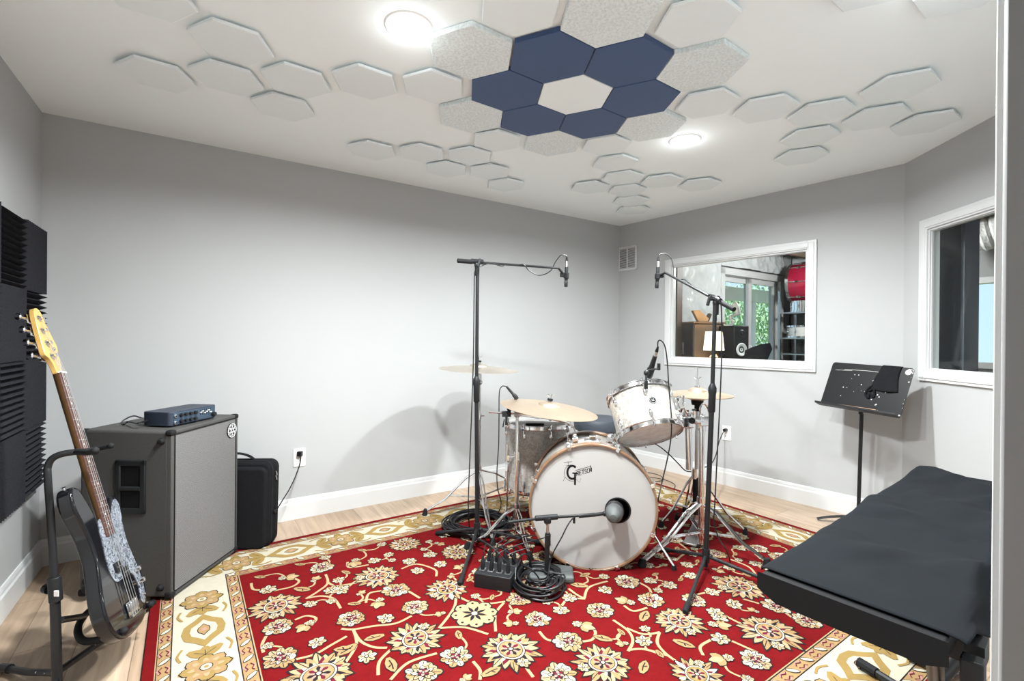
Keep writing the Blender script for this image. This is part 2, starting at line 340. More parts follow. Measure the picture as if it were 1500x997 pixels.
mb.box((DOOR_L / 2, -.06, 2.05), (DOOR_L, .124, .019)); mb.build('door_jamb', P('shaded_jamb_grey', (.30, .30, .305), .5), d1_, bevel=.003)  # shade on the white jamb is put into its grey base colour
# hall behind the camera
H0 = C_LF + VB * .12; HW = JB + UB * .9 + VB * .12
for nm, a, b, n_ in (('wall_hall_far', H0 + VB * 1.3 - UB * .2, HW + VB * 1.3 + UB * .2, nf), ('wall_hall_left', H0 - UB * .15, H0 + VB * 1.4 - UB * .15, UB), ('wall_hall_right', HW + UB * .15, HW + VB * 1.4 + UB * .15, -UB)):
    wall2(nm, a, b, n_, ext=(.1, .1))
mb = MB(wframe(H0 - UB * .3, HW + UB * .3, VB)); Lw = (HW - H0).length + .6; mb.box((Lw / 2, .75, HT + .05), (Lw, 1.6, .1)); struct(mb, 'ceiling_hall', M_['ceil'], smooth=False)
# ------------------------------------------------------------------ windows
def window(name, a, b, nin, hole, mull=False):
    s0, s1, z0, z1 = hole; M = wframe(a, b, nin); cs = .062
    mb = MB(M)                                            # casing with an inner and an outer step
    for (w0, w1, d) in ((0, cs, .014), (.010, cs - .016, .019)):
        x0, x1, y0, y1 = s0 - w1, s1 + w1, z0 - w1, z1 + w1; w = w1 - w0
        for c, sz in (((x0 + w / 2, d / 2, (y0 + y1) / 2), (w, d, y1 - y0)), ((x1 - w / 2, d / 2, (y0 + y1) / 2), (w, d, y1 - y0)), (((x0 + x1) / 2, d / 2, y1 - w / 2), (x1 - x0 - 2 * w, d, w)), (((x0 + x1) / 2, d / 2, y0 + w / 2), (x1 - x0 - 2 * w, d, w))): mb.box(c, sz)
    w = struct(mb, name, M_['trim'], bevel=.003, smooth=True)
    mb = MB(M); t = .010                                   # lining of the opening with a glazing bead
    for th, y0, dep in ((t, -.0245, .053), (t + .004, -.012, .010)):
        mb.box((s0 + th / 2, y0, (z0 + z1) / 2), (th, dep, z1 - z0)); mb.box((s1 - th / 2, y0, (z0 + z1) / 2), (th, dep, z1 - z0))
        mb.box(((s0 + s1) / 2, y0, z0 + th / 2), (s1 - s0 - 2 * th, dep, th)); mb.box(((s0 + s1) / 2, y0, z1 - th / 2), (s1 - s0 - 2 * th, dep, th))
    mb.build('window_frame', M_['trim'], w, smooth=False)
    mb = MB(M); mb.box(((s0 + s1) / 2, -.022, (z0 + z1) / 2), (s1 - s0 - .022, .006, z1 - z0 - .022)); mb.build('window_pane', M_['glass'], w, smooth=False)
window('window_1', C_BR, C_RT, nr, W1); window('window_2', C_RT, C_TF, nt_, W2)
# ================================================================== CEILING TILES
HEXO, HEXS, HEXR = V(.27057, 2.15335, 0), .17768, math.radians(-84.405)
TH = .0224
def hexframe(c):
    u, v = c[0], c[1]; w = V(u, SGN * v, 0) * HEXS
    p = HEXO + V(w.x * math.cos(HEXR) - w.y * math.sin(HEXR), w.x * math.sin(HEXR) + w.y * math.cos(HEXR), 0)
    return Matrix.Translation(V(p.x, p.y, HT)) @ Matrix.Rotation(HEXR, 4, 'Z')
SGN = 1
def hextile(c, kind, label, group=None):
    R = {'small': .80, 'blue': .985, 'speck': .985, 'centre': .985}[kind] * HEXS
    mat = {'small': M_['plainfelt'], 'blue': M_['bluefelt'], 'speck': M_['speckfelt'], 'centre': M_['centrefelt']}[kind]
    ch = .004 if kind == 'small' else .002
    poly = lambda r: [(r * math.cos(PI / 3 * k), r * math.sin(PI / 3 * k)) for k in range(6)]
    a, b, d = poly(R), poly(R), poly(R - ch)
    gp = .0115 if kind == 'small' else .003; TH = .0225 if kind == 'small' else .0224; q = poly(R * (.66 if kind == 'small' else .82))                          # mounting pad keeps the panel a finger's width off the ceiling
    vs = [(p[0], p[1], 0) for p in q] + [(p[0], p[1], -gp) for p in q] + [(p[0], p[1], -gp) for p in a] + [(p[0], p[1], -TH + ch * .6) for p in b] + [(p[0], p[1], -TH) for p in d]
    fs = [tuple(range(6)), tuple(range(24, 30))[::-1]] + [(i + o, o + 6 + i, o + 6 + (i + 1) % 6, o + (i + 1) % 6) for o in (0, 6, 12, 18) for i in range(6)]
    mb = MB(); mb.add(vs, fs)
    o = mb.build('hexagon_ceiling_panel', mat, None, M=hexframe(c), smooth=False)
    return tag(o, label, 'acoustic panel', group)
hexd = [
 ((0, 0), 'centre', 'bright white hexagon in the centre of the navy ceiling flower'),
 ((1.5, .866), 'blue', 'navy hexagon ceiling panel, the flower petal nearest the door on the right'),
 ((0, 1.732), 'blue', 'navy hexagon ceiling panel, rightmost petal of the flower, pointing at the far ceiling light'),
 ((-1.5, .866), 'blue', 'navy hexagon ceiling panel, far right petal of the flower, lowest in the photo'),
 ((-1.5, -.866), 'blue', 'navy hexagon ceiling panel, far left petal of the flower towards the back wall'),
 ((0, -1.732), 'blue', 'navy hexagon ceiling panel, leftmost petal of the flower'),
 ((1.5, -.866), 'blue', 'navy hexagon ceiling panel, upper left petal of the flower, near the big ceiling light'),
 ((1.48, -2.62), 'speck', 'speckled white felt hexagon on the ceiling right beside the near ceiling light'),
 ((-1.48, -2.59), 'speck', 'speckled white felt hexagon below the leftmost navy petal'),
 ((-3.0, 0), 'speck', 'speckled white felt hexagon between the two far navy petals, towards the back corner'),
 ((-1.5, 2.598), 'speck', 'speckled white felt hexagon beside the far ceiling light'),
 ((1.5, 2.598), 'speck', 'speckled white felt hexagon right of the navy flower, near the right edge of it'),
 ((3.0, 0), 'speck', 'large speckled white felt hexagon above the navy flower, cut by the photo top'),
 ((3.0, -1.732), 'small', 'plain white hexagon ceiling panel, cut by the photo top, left of the speckled one'),
 ((3.0, 1.75), 'small', 'plain white hexagon ceiling panel, cut by the photo top, right of the speckled one'),
 ((-.01, -3.53), 'small', 'small white hexagon ceiling panel just left of the leftmost navy petal'),
 ((.01, -5.16), 'small', 'small white hexagon ceiling panel, second to the left of the navy flower'),
 ((-.11, -6.81), 'small', 'small white hexagon ceiling panel, third to the left of the navy flower'),
 ((-.18, -8.44), 'small', 'small white hexagon ceiling panel, fourth to the left of the navy flower'),
 ((-.21, -10.04), 'small', 'small white hexagon ceiling panel, last of the row near the left wall'),
 ((1.29, -7.65), 'small', 'white hexagon ceiling panel above the left row, fully in the frame'),
 ((2.67, -8.5), 'small', 'white hexagon ceiling panel cut by the photo top, over the left row'),
 ((-1.52, -7.63), 'small', 'single white hexagon ceiling panel under the left row, towards the back wall'),
 ((-3.02, -1.76), 'small', 'white hexagon ceiling panel at the tip below the far left navy petal'),
 ((-4.26, -5.81), 'small', 'white hexagon ceiling panel, leftmost of the six along the back wall'),
 ((-4.29, -4.2), 'small', 'white hexagon ceiling panel, second from left of the six along the back wall'),
 ((-4.35, -2.59), 'small', 'white hexagon ceiling panel, right end of the upper three along the back wall'),
 ((-5.71, -3.44), 'small', 'white hexagon ceiling panel, left of the lower pair along the back wall'),
 ((-5.79, -1.86), 'small', 'white hexagon ceiling panel, right of the lower pair along the back wall'),
 ((-7.21, -1.14), 'small', 'white hexagon ceiling panel, closest of the six to the back wall'),
 ((-2.94, 1.73), 'small', 'white hexagon ceiling panel touching the tip of the far right navy petal'),
 ((-4.40, 2.48), 'small', 'white hexagon ceiling panel, first of the line leading to the back corner'),
 ((-5.83, 3.23), 'small', 'white hexagon ceiling panel, second of the line leading to the back corner'),
 ((-7.10, 2.31), 'small', 'white hexagon ceiling panel standing out left of the line to the back corner'),
 ((-7.28, 3.92), 'small', 'white hexagon ceiling panel, third of the line leading to the back corner'),
 ((-6.02, 4.86), 'small', 'white hexagon ceiling panel just right of the line to the back corner'),
 ((-6.25, 6.52), 'small', 'white hexagon ceiling panel near the right wall, farthest right of the corner group'),
 ((-8.75, 4.59), 'small', 'white hexagon ceiling panel, fourth of the line leading to the back corner'),
 ((-10.15, 5.20), 'small', 'white hexagon ceiling panel, last one, closest to the back corner'),
 ((-.05, 3.56), 'small', 'white hexagon ceiling panel, first in the row right of the navy flower'),
 ((-.14, 5.23), 'small', 'white hexagon ceiling panel, second in the row right of the navy flower'),
 ((-.18, 6.88), 'small', 'white hexagon ceiling panel, third in the row right of the navy flower'),
 ((-.25, 8.57), 'small', 'white hexagon ceiling panel, fourth in the row right of the navy flower'),
 ((-.40, 10.21), 'small', 'white hexagon ceiling panel at the right end of the row, near the corner window wall'),
 ((1.26, 7.77), 'small', 'large white hexagon ceiling panel above the right row, nearest the camera'),
 ((-1.65, 7.68), 'small', 'white hexagon ceiling panel directly under the right row'),
 ((-3.07, 8.47), 'small', 'white hexagon ceiling panel, lowest under the right row, by the right wall'),
 ((4.4, 4.3), 'small', 'white hexagon ceiling panel barely dipping in at the photo top, left of two at upper right'),
 ((4.4, 6.0), 'small', 'white hexagon ceiling panel barely dipping in at the photo top, farther right'),
]
for c, k, lab in hexd: hextile(c, k, lab, {'blue': 'navy hexagon petals on the ceiling', 'speck': 'speckled felt hexagons on the ceiling', 'small': 'plain white hexagons on the ceiling', 'centre': None}[k])
# ------------------------------------------------------------------ recessed ceiling lights
def downlight(p, label, power):
    t = thing('recessed_ceiling_light', (p.x, p.y, HT), label, 'ceiling light', 'recessed ceiling lights')
    mb = MB(Matrix.Translation((p.x, p.y, HT))); mb.lathe([(.062, -.001), (.062, -.0045), (.082, -.005), (.088, -.001)], 40, caps=False); mb.build('trim_ring', M_['whiteplastic'], t)
    mb = MB(Matrix.Translation((p.x, p.y, HT))); mb.lathe([(.0001, -.0042), (.05, -.0042), (.063, -.0030), (.063, -.0005)], 40, caps=False); mb.build('diffuser', M_['led'], t)
    ld = bpy.data.lights.new('lamp', 'AREA'); ld.shape = 'DISK'; ld.size = .14; ld.energy = power; ld.color = (.95, 1.0, 1.0); ld.spread = math.radians(165)
    lo = bpy.data.objects.new('lamp', ld); COL.objects.link(lo); lo.parent = t; lo.location = (0, 0, -.012)
    ld = bpy.data.lights.new('lens', 'POINT'); ld.shadow_soft_size = .05; ld.energy = power * .012; ld.color = (.95, 1.0, 1.0)
    lo = bpy.data.objects.new('lens', ld); COL.objects.link(lo); lo.parent = t; lo.location = (0, 0, -.055)
L1 = hexframe((2.11, -3.88)).translation; L2 = hexframe((-2.47, 4.11)).translation; L3 = V(-.12, 1.32, HT); L4 = V(1.25, 1.42, HT)
PW = 63
downlight(L1, 'bright round recessed ceiling light left of the navy hexagons', PW)
downlight(L2, 'bright round recessed ceiling light right of the navy hexagons, farther back', PW)
downlight(L3, 'unseen round fill light added near the door, left side', PW * .95)  # out of view, added as front fill
downlight(L4, 'unseen round fill light added near the door, right side', PW * .55)  # second added front fill, also out of view
# ================================================================== FOAM TILES ON THE LEFT WALL
dl = V(.538, -.843, 0).normalized()
foam_o = C_LB + dl * .112
def foamtile(i, j, vertical, label):
    S = .3045; n = 12; base, dep = .018, .048
    M = Matrix(((dl.x, nl.x, 0, 0), (dl.y, nl.y, 0, 0), (0, 0, 1, 0), (0, 0, 0, 1)))
    o = foam_o + dl * (j * .3055); z1 = 1.662 - i * .3055
    M.translation = V(o.x, o.y, z1 - S)
    prof = [(0, 0)]
    for k in range(n): prof += [(k * S / n + (.0004 if k else 0), base), ((k + .5) * S / n, dep)]
    prof += [(S, base), (S, 0)]
    mb = MB(); q = len(prof)
    if vertical: a = [(p[0], p[1], 0) for p in prof]; b = [(p[0], p[1], S) for p in prof]
    else: a = [(0, p[1], p[0]) for p in prof]; b = [(S, p[1], p[0]) for p in prof]
    mb.add(a + b, [tuple(range(q)), tuple(range(q, 2 * q))[::-1]] + [(k, q + k, q + (k + 1) % q, (k + 1) % q) for k in range(q)])
    o = mb.build('acoustic_foam_tile', M_['foam'], None, M=M, smooth=False)
    tag(o, label, 'foam panel', 'charcoal foam tiles on the left wall')
rows = ['top row', 'second row', 'third row', 'bottom row']; cols = ['nearest the corner', 'second from the corner', 'third from the corner', 'fourth from the corner']
for i in range(4):
    for j in range(4):
        vert = (i + j) % 2 == 0
        foamtile(i, j, vert, 'charcoal foam tile with %s ridges, %s, %s' % ('upright' if vert else 'level', rows[i], cols[j]))
# ================================================================== VENT AND OUTLETS
def rframe(w, p): n = -wn(w); M = fr((p.x, p.y, p.z), x=V(n.y, -n.x, 0), y=V(0, 0, 1)); return M   # x to the right as seen from the room, y up, z out of the wall
pa, pb = W(905, 361, 'right'), W(934, 396.5, 'right')
c = (pa + pb) / 2; wv = (pb - pa).xy.length * .97; hv = .235
Mv = rframe('right', c)
if (Mv.to_3x3() @ V(0, 0, 1)).dot(nr) < 0: Mv = Mv @ Matrix.Rotation(PI, 4, 'Y')
t = thing('wall_vent', c, 'white slatted return air vent high in the back corner', 'vent')
mb = MB(Mv)
for q, d in (((0, hv / 2 - .012), (wv, .024)), ((0, -hv / 2 + .012), (wv, .024)), ((-wv / 2 + .012, 0), (.024, hv)), ((wv / 2 - .012, 0), (.024, hv)), ((0, 0), (.012, hv - .04))): mb.box((q[0], q[1], .005), (d[0], d[1], .01))
mb.build('vent_frame', M_['trim'], t, bevel=.003)
mb = MB(Mv)
for k in range(17):
    y = -hv / 2 + .03 + k * (hv - .06) / 16
    mb.box((0, 0, 0), (wv - .045, .0062, .0012), Matrix.Translation((0, y, .004)) @ Matrix.Rotation(math.radians(35), 4, 'X'))
mb.build('louvre', M_['trim'], t, smooth=False)
mb = MB(Mv); mb.box((0, 0, .0008), (wv - .04, hv - .04, .0008)); mb.build('back_plate', M_['plastic'], t, smooth=False)
def outlet(w, c, label, plug_label, side=0):
    M = rframe(w, c)
    if (M.to_3x3() @ V(0, 0, 1)).dot(-wn(w)) < 0: M = M @ Matrix.Rotation(PI, 4, 'Y')
    t = thing('wall_outlet', c, label, 'outlet', 'outlets')
    mb = MB(M); mb.rbox((0, 0, .003), (.072, .116, .006), .006); mb.build('cover_plate', M_['whiteplastic'], t, bevel=.002)
    for y in (.028, -.028):
        mb = MB(M); mb.rbox((0, y, .0066), (.034, .028, .003), .009); r = mb.build('receptacle', M_['whiteplastic'], t, bevel=.0006)
        mb = MB(M); mb.box((-.0065, y + .003, .0084), (.002, .008, .0006)); mb.box((.0065, y + .003, .0084), (.002, .007, .0006)); mb.build('slots', M_['black'], r, smooth=False)
    mb = MB(M); mb.cyl((0, 0, .006), (0, 0, .0075), .003, 10); mb.build('screw', M_['steel'], t)
    return M
cL = (W(428.5, 655, 'back') + W(448, 684, 'back')) / 2; MoL = outlet('back', cL, 'white wall outlet with a black plug behind the black bag', '')
cR = W(1064.5, 634, 'right'); MoR = outlet('right', cR, 'white wall outlet under the control room window, behind the stands', '')
# ================================================================== SPEAKER CABINET, AMP HEAD, BAG
# cabinet frame: x along the grille (away from the camera), y to the right (grille side), z up
cx = V(.03, .999, 0).normalized(); cy = V(.999, -.03, 0).normalized()
CabO = V(-1.474, 2.070, 0)                                # bottom corner of grille and near side
CabM = Matrix(((cx.x, cy.x, 0, CabO.x), (cx.y, cy.y, 0, CabO.y), (0, 0, 1, 0), (0, 0, 0, 1)))
CW, CD, CH0, CH1 = .475, .41, .022, .748
t = thing('bass_speaker_cabinet', CabM @ V(CW / 2, -CD / 2, 0), 'tall grey tolex bass speaker cabinet with silver grille beside the bass guitar', 'speaker cabinet')
mb = MB(CabM)
mb.box((CW / 2, -CD / 2 - .006, (CH0 + CH1) / 2), (CW, CD - .012, CH1 - CH0))
cab = mb.build('cabinet_body', M_['tolex'], t, bevel=.012, seg=3)
mb = MB(CabM)                                            # rim round the grille
for c, d in (((CW / 2, -.012, CH1 - .009), (CW, .026, .018)), ((CW / 2, -.012, CH0 + .009), (CW, .026, .018)), ((.009, -.012, (CH0 + CH1) / 2), (.018, .026, CH1 - CH0)), ((CW - .009, -.012, (CH0 + CH1) / 2), (.018, .026, CH1 - CH0))): mb.box(c, d)
mb.build('grille_rim', M_['tolex'], t, bevel=.005)
mb = MB(CabM); mb.box((CW / 2, -.006, (CH0 + CH1) / 2), (CW - .034, .012, CH1 - CH0 - .034)); mb.build('grille', M_['grille'], t, bevel=.004)
mb = MB(CabM)                                            # black piping round the cloth
pp = [(.019, .001, CH0 + .019), (CW - .019, .001, CH0 + .019), (CW - .019, .001, CH1 - .019), (.019, .001, CH1 - .019)]
mb.tube([V(*p) for p in pp], .003, 6, closed=True); mb.build('piping', M_['rubber'], t)
# round emblem: ring, rosette strokes
bc = V(CW - .058, .003, CH1 - .075); Mb = CabM @ Matrix.Translation(bc) @ Matrix(((1, 0, 0, 0), (0, 0, 1, 0), (0, 1, 0, 0), (0, 0, 0, 1)))
mb = MB(Mb); mb.lathe([(.0001, .003), (.036, .003), (.038, 0)], 36, caps=False); bd = mb.build('emblem', M_['black'], t)
mb = MB(Mb)
for r0, w in ((.0345, .003), (.0125, .0018)): mb.ribbon(circ((0, 0), r0, 36) + [circ((0, 0), r0, 36)[0]], w, .0038)
for k in range(6):
    a = PI / 3 * k; q = [(r * math.cos(a + s), r * math.sin(a + s)) for r, s in ((.005, 0), (.015, .32), (.024, .36), (.031, 0), (.024, -.36), (.015, -.32), (.005, 0))]
    mb.ribbon([p[:2] for p in spl([(x, y, 0) for x, y in q], 4)], .0022, .0038)
    a += PI / 6; mb.ribbon([(.018 * math.cos(a), .018 * math.sin(a)), (.032 * math.cos(a), .032 * math.sin(a))], .0022, .0038)
mb.build('rosette', M_['white'], bd, smooth=False)
# near side: recessed handle cup
ho = V(0, -.180, .503); hw, hh = .135, .232               # centre on the near side (x=0)
mb = MB(CabM)
for c, d in (((-.002, ho.y, ho.z + hh / 2 - .012), (.012, hw, .024)), ((-.002, ho.y, ho.z - hh / 2 + .012), (.012, hw, .024)), ((-.002, ho.y - hw / 2 + .012, ho.z), (.012, .024, hh)), ((-.002, ho.y + hw / 2 - .012, ho.z), (.012, .024, hh))): mb.box(c, d)
hd = mb.build('handle_frame', M_['plastic'], t, bevel=.004)
mb = MB(CabM); mb.box((-.001, ho.y, ho.z), (.003, hw - .046, hh - .046)); mb.build('handle_cup', M_['black'], hd, smooth=False)
mb = MB(CabM); mb.tube([V(-.005, ho.y - hw / 2 + .02, ho.z - .006), V(-.005, ho.y + hw / 2 - .02, ho.z - .006)], .009, 10); mb.build('grip_bar', M_['plastic'], hd)
for z in (CH1 - .045, CH0 + .045):                        # bolts at the grille edge
    mb = MB(CabM); mb.lathe([(.0001, .016), (.010, .014), (.012, .004), (.016, 0)], 16, CabM.inverted() @ CabM @ fr(V(0, -.045, z), z=V(-1, 0, 0)), caps=False); mb.build('stacking_stud', M_['rubber'], t)
for x in (0, CW):
    for y in (0, -CD):
        sx, sy = (1 if x == 0 else -1), (-1 if y == 0 else 1)
        mb = MB(CabM)
        for c, d in (((x + sx * .012, y + sy * .012, CH1 - .010), (.034, .034, .026)), ): mb.box(c, d)
        mb.build('corner_protector', M_['rubber'], t, bevel=.010, seg=4)
        mb = MB(CabM); mb.box((x + sx * .012, y + sy * .012, CH0 + .012), (.034, .034, .03)); mb.build('corner_protector', M_['rubber'], t, bevel=.009, seg=4)
        mb = MB(CabM); mb.cyl((x + sx * .045, y + sy * .045, 0), (x + sx * .045, y + sy * .045, CH0 + .002), .018, 16, .021); mb.build('foot', M_['rubber'], t)
for z in (.09, .055):
    mb = MB(CabM); mb.ball((-.006, -CD + .04, z), .017, 12, (.7, 1.2, 1)); mb.build('caster_clip', M_['rubber'], t)
# ------------------------------------------------------------------ amp head (front panel faces the drums)
pz = CH1
A0 = F(249, 626.5, pz); A1 = F(301, 615.5, pz)            # bottom edge of the front panel
ax = (A1 - A0); ax.z = 0; AL = .275; ax.normalize(); ay = V(ax.y, -ax.x, 0)
Ma = Matrix(((ax.x, ay.x, 0, A0.x), (ax.y, ay.y, 0, A0.y), (0, 0, 1, pz), (0, 0, 0, 1)))
AD, AH = .145, .064
t = thing('bass_amplifier_head', A0, 'small navy amplifier head lying on the speaker cabinet', 'amplifier')
mb = MB(Ma); mb.rbox((AL / 2, -AD / 2, .005 + AH / 2), (AL, AD, AH), .018); mb.build('case', M_['bluepanel'] if False else P('dark_navy_case', (.028, .036, .055), .5, .2, var=(30, .15)), t, bevel=.003)
mb = MB(Ma); mb.box((AL / 2, .0005, .005 + AH / 2), (AL - .036, .003, AH - .012)); fp = mb.build('front_panel', M_['bluepanel'], t, bevel=.001)
for k in range(4):
    for r in range(2):
        mb = MB(Ma); mb.lathe([(.008, 0), (.0075, .011), (.0001, .012)], 14, fr(V(.055 + .027 * k, .002, .022 + .028 * r), z=V(0, 1, 0)), caps=False); mb.build('knob', M_['plastic'], fp)
for k in range(6):
    mb = MB(Ma); mb.box((.17 + .012 * k, .0025, .045), (.0022, .001, .026)); mb.build('slider_slot', M_['black'], fp, smooth=False)
    mb = MB(Ma); mb.box((.17 + .012 * k, .005, .045 + .006 * math.sin(k * 2.1)), (.007, .007, .004)); mb.build('slider', M_['white'], fp, smooth=False)
mb = MB(Ma); mb.lathe([(.011, 0), (.010, .015), (.0001, .016)], 16, fr(V(.247, .002, .026), z=V(0, 1, 0)), caps=False); mb.build('master_knob', M_['plastic'], fp)
for z in (.018, .048):
    mb = MB(Ma); mb.lathe([(.0085, 0), (.0085, .004), (.005, .005), (.005, .001)], 14, fr(V(.026, .002, z), z=V(0, 1, 0)), caps=False); mb.build('input_jack', M_['steel'], fp)
for x in (.03, AL - .03):
    for y in (-.03, -AD + .03):
        mb = MB(Ma); mb.cyl((x, y, 0), (x, y, .007), .008, 12); mb.build('foot', M_['rubber'], t)
a = Ma @ V(-.002, -AD + .03, .028); dz = Ma.to_3x3() @ V(-1, 0, 0)
mb = MB(); mb.cyl(a, a + dz * .03, .006, 10, .004)
q = D(180, 624, 2.12)
mb.tube(spl([a + dz * .028, a + dz * .05 + V(0, 0, -.002), D(188, 617.5, 2.2), V(D(181, 623, 2.2).x, 2.2, pz + .004), V(D(174, 628, 2.25).x - .02, 2.30, pz + .004), V(-1.9, 2.42, pz + .004), V(-1.92, 2.535, pz - .1), V(-1.90, 2.56, .2), V(-1.86, 2.56, .01)], 8), .0035, 8)
single(mb, 'speaker_cable', M_['cable'], a, 'short black cable plugged into the side of the navy amplifier head', 'cable')
# ------------------------------------------------------------------ gig bag
bx = V(.985, .06, 0).normalized(); by = V(-.06, .985, 0).normalized()
BO = V(-1.318, 2.575, .0)                                 # front right bottom corner
Mg = Matrix(((bx.x, by.x, 0, BO.x), (bx.y, by.y, 0, BO.y), (0, 0, 1, 0), (0, 0, 0, 1))) @ Matrix.Rotation(math.radians(-2.5), 4, 'X')
t = thing('gear_bag', BO, 'black nylon gear bag standing against the wall behind the speaker cabinet', 'bag')
def softbox(mb, x0, x1, y0, y1, z0, z1, r, n=5):          # rounded upright slab (rounded in xz)
    w, h = (x1 - x0) / 2 - r, (z1 - z0) / 2 - r; poly = []
    for sx, sz, a0 in ((1, 1, 0), (-1, 1, 90), (-1, -1, 180), (1, -1, 270)):
        for k in range(n + 1): a = math.radians(a0 + 90 * k / n); poly.append(((x0 + x1) / 2 + sx * w + r * math.cos(a), (z0 + z1) / 2 + sz * h + r * math.sin(a)))
    mb.prism(poly, -y1, -y0, Matrix(((1, 0, 0, 0), (0, 0, -1, 0), (0, 1, 0, 0), (0, 0, 0, 1))))
mb = MB(Mg); softbox(mb, -.37, 0, .03, .15, .006, .475, .045); mb.build('bag_body', M_['nylon'], t, bevel=.018, seg=4)
mb = MB(Mg); softbox(mb, -.36, -.012, .004, .045, .008, .45, .04); pk = mb.build('front_pocket', M_['nylon'], t, bevel=.014, seg=4)
for y in (.05, .105):
    mb = MB(Mg); poly = []
    w, h, r = .185, .2345, .045
    for sx, sz, a0 in ((1, 1, 0), (-1, 1, 90), (-1, -1, 180), (1, -1, 270)):
        for k in range(6): a = math.radians(a0 + 90 * k / 5); poly.append(V(-.185 + sx * (w - r) + (r + .001) * math.cos(a), y, .2405 + sz * (h - r) + (r + .001) * math.sin(a)))
    mb.tube(poly, .0035, 6, closed=True); mb.build('zip', M_['rubber'], t)
mb = MB(Mg); mb.tube(spl([V(-.30, .09, .46), V(-.275, .085, .505), V(-.20, .085, .512), V(-.145, .088, .497), V(-.11, .09, .47)], 6), .011, 8, flat=.5); mb.build('carry_handle', M_['nylon'], t)
mb = MB(Mg); mb.tube(spl([V(-.27, .06, .50), V(-.26, .02, .44), V(-.235, .0, .40), V(-.255, -.004, .36), V(-.22, -.002, .33)], 6), .016, 8, flat=.4); mb.build('shoulder_strap', M_['nylon'], t)
mb = MB(Mg); mb.box((-.225, -.004, .335), (.055, .010, .055)); mb.build('buckle', M_['plastic'], t, bevel=.003)
mb = MB(Mg); mb.box((-.295, .001, .2), (.03, .006, .32)); mb.build('webbing', M_['rubber'], t, bevel=.002)
for z in (.40, .375): 
    mb = MB(Mg); mb.tube([V(.002, .09, z + .012), V(.006, .092, z), V(.007, .092, z - .012)], .0035, 6); mb.build('zip_pull', M_['steel'], t)
mb = MB(Mg); mb.box((.004, .09, .19), (.012, .035, .018)); mb.build('side_grip', M_['rubber'], t, bevel=.005)
# ================================================================== BASS GUITAR
nut = D(93.5, 545, 1.735); bri = D(197, 884, 1.70)
gn = (nut - bri).normalized()                              # along the neck
fh = V(math.cos(math.radians(20)), math.sin(math.radians(20)), 0); gf = (fh - gn * fh.dot(gn)).normalized()   # out of the top
gs = gn.cross(gf)                                          # x: towards the treble side
SC = (nut - bri).length / .864
Mbass = Matrix(((gs.x, gn.x, gf.x, bri.x), (gs.y, gn.y, gf.y, bri.y), (gs.z, gn.z, gf.z, bri.z), (0, 0, 0, 1))) @ Matrix.Diagonal((SC, SC, SC, 1))
if (Mbass.to_3x3() @ V(1, 0, 0)).y < 0: SX = -1
else: SX = 1
# local: x>0 treble (far) side after the sign, y up the neck from the bridge, z out of the top.  strings at z=0
t = thing('bass_guitar', bri, 'black four string bass guitar with grey pearl pickguard, leaning on its stand', 'bass guitar')
def X(p): return [(SX * q[0], q[1]) for q in p]
body = [(0, -.085), (.07, -.078), (.125, -.045), (.158, .01), (.162, .07), (.148, .13), (.128, .19), (.122, .24), (.135, .29), (.152, .335), (.150, .372), (.125, .388), (.095, .375), (.068, .345), (.045, .325), (.0, .322), (-.045, .33), (-.062, .365), (-.080, .405), (-.105, .447), (-.138, .455), (-.160, .43), (-.163, .385), (-.145, .33), (-.128, .27), (-.125, .21), (-.140, .15), (-.162, .085), (-.170, .02), (-.150, -.04), (-.105, -.075), (-.05, -.085)]
bz0, bz1 = -.056, -.012
sm = [(p.x, p.y) for p in spl([(a, b, 0) for a, b in X(body)], 4, closed=True)]
mb = MB(Mbass); mb.prism(sm, bz0, bz1); mb.build('body', M_['gloss'], t, bevel=.009, seg=4)
pg = [(.012, .305), (.045, .31), (.068, .335), (.098, .366), (.122, .372), (.138, .35), (.132, .31), (.117, .262), (.114, .205), (.128, .14), (.138, .09), (.140, .04), (.128, -.005), (.105, -.028), (.088, -.012), (.098, .03), (.092, .07), (.070, .098), (.048, .105), (.02, .105), (-.02, .098), (-.055, .105), (-.07, .135), (-.072, .18), (-.064, .235), (-.058, .29), (-.048, .318), (-.028, .322), (-.026, .285), (.012, .285)]
sp = [(p.x, p.y) for p in spl([(a, b, 0) for a, b in X(pg)], 3, closed=True)]
mb = MB(Mbass); mb.prism(sp, bz1 - .0005, bz1 + .0022); gd = mb.build('pickguard', M_['pearlguard'], t, smooth=False)
for (x0, x1, y0, y1) in ((-.042, .004, .128, .162), (-.002, .044, .098, .132)):
    mb = MB(Mbass); mb.rbox(((x0 + x1) / 2 * SX, (y0 + y1) / 2, -.008), (x1 - x0, y1 - y0, .012), .006); pu = mb.build('pickup', M_['plastic'], t, bevel=.001)
    for k in range(4): mb = MB(Mbass); mb.cyl((SX * (x0 + .009 + k * .0093), (y0 + y1) / 2, -.004), (SX * (x0 + .009 + k * .0093), (y0 + y1) / 2, -.0005), .0026, 8); mb.build('pole_piece', M_['steel'], pu)
mb = MB(Mbass); mb.box((0, -.008, -.0085), (.078, .052, .004)); mb.box((0, -.032, -.003), (.078, .004, .012)); br = mb.build('bridge', M_['chrome'], t, bevel=.001)
for k in range(4): mb = MB(Mbass); mb.box((SX * (-.0285 + .019 * k), .0, -.0035), (.015, .03, .006)); mb.build('saddle', M_['steel'], br, bevel=.002)
for (x, y) in ((.112, .098), (.118, .052)):
    mb = MB(Mbass); mb.lathe([(.0095, 0), (.0092, .016), (.0001, .0175)], 16, Matrix.Translation((SX * x, y, bz1 + .002)), caps=False); mb.build('control_knob', M_['chrome'], t)
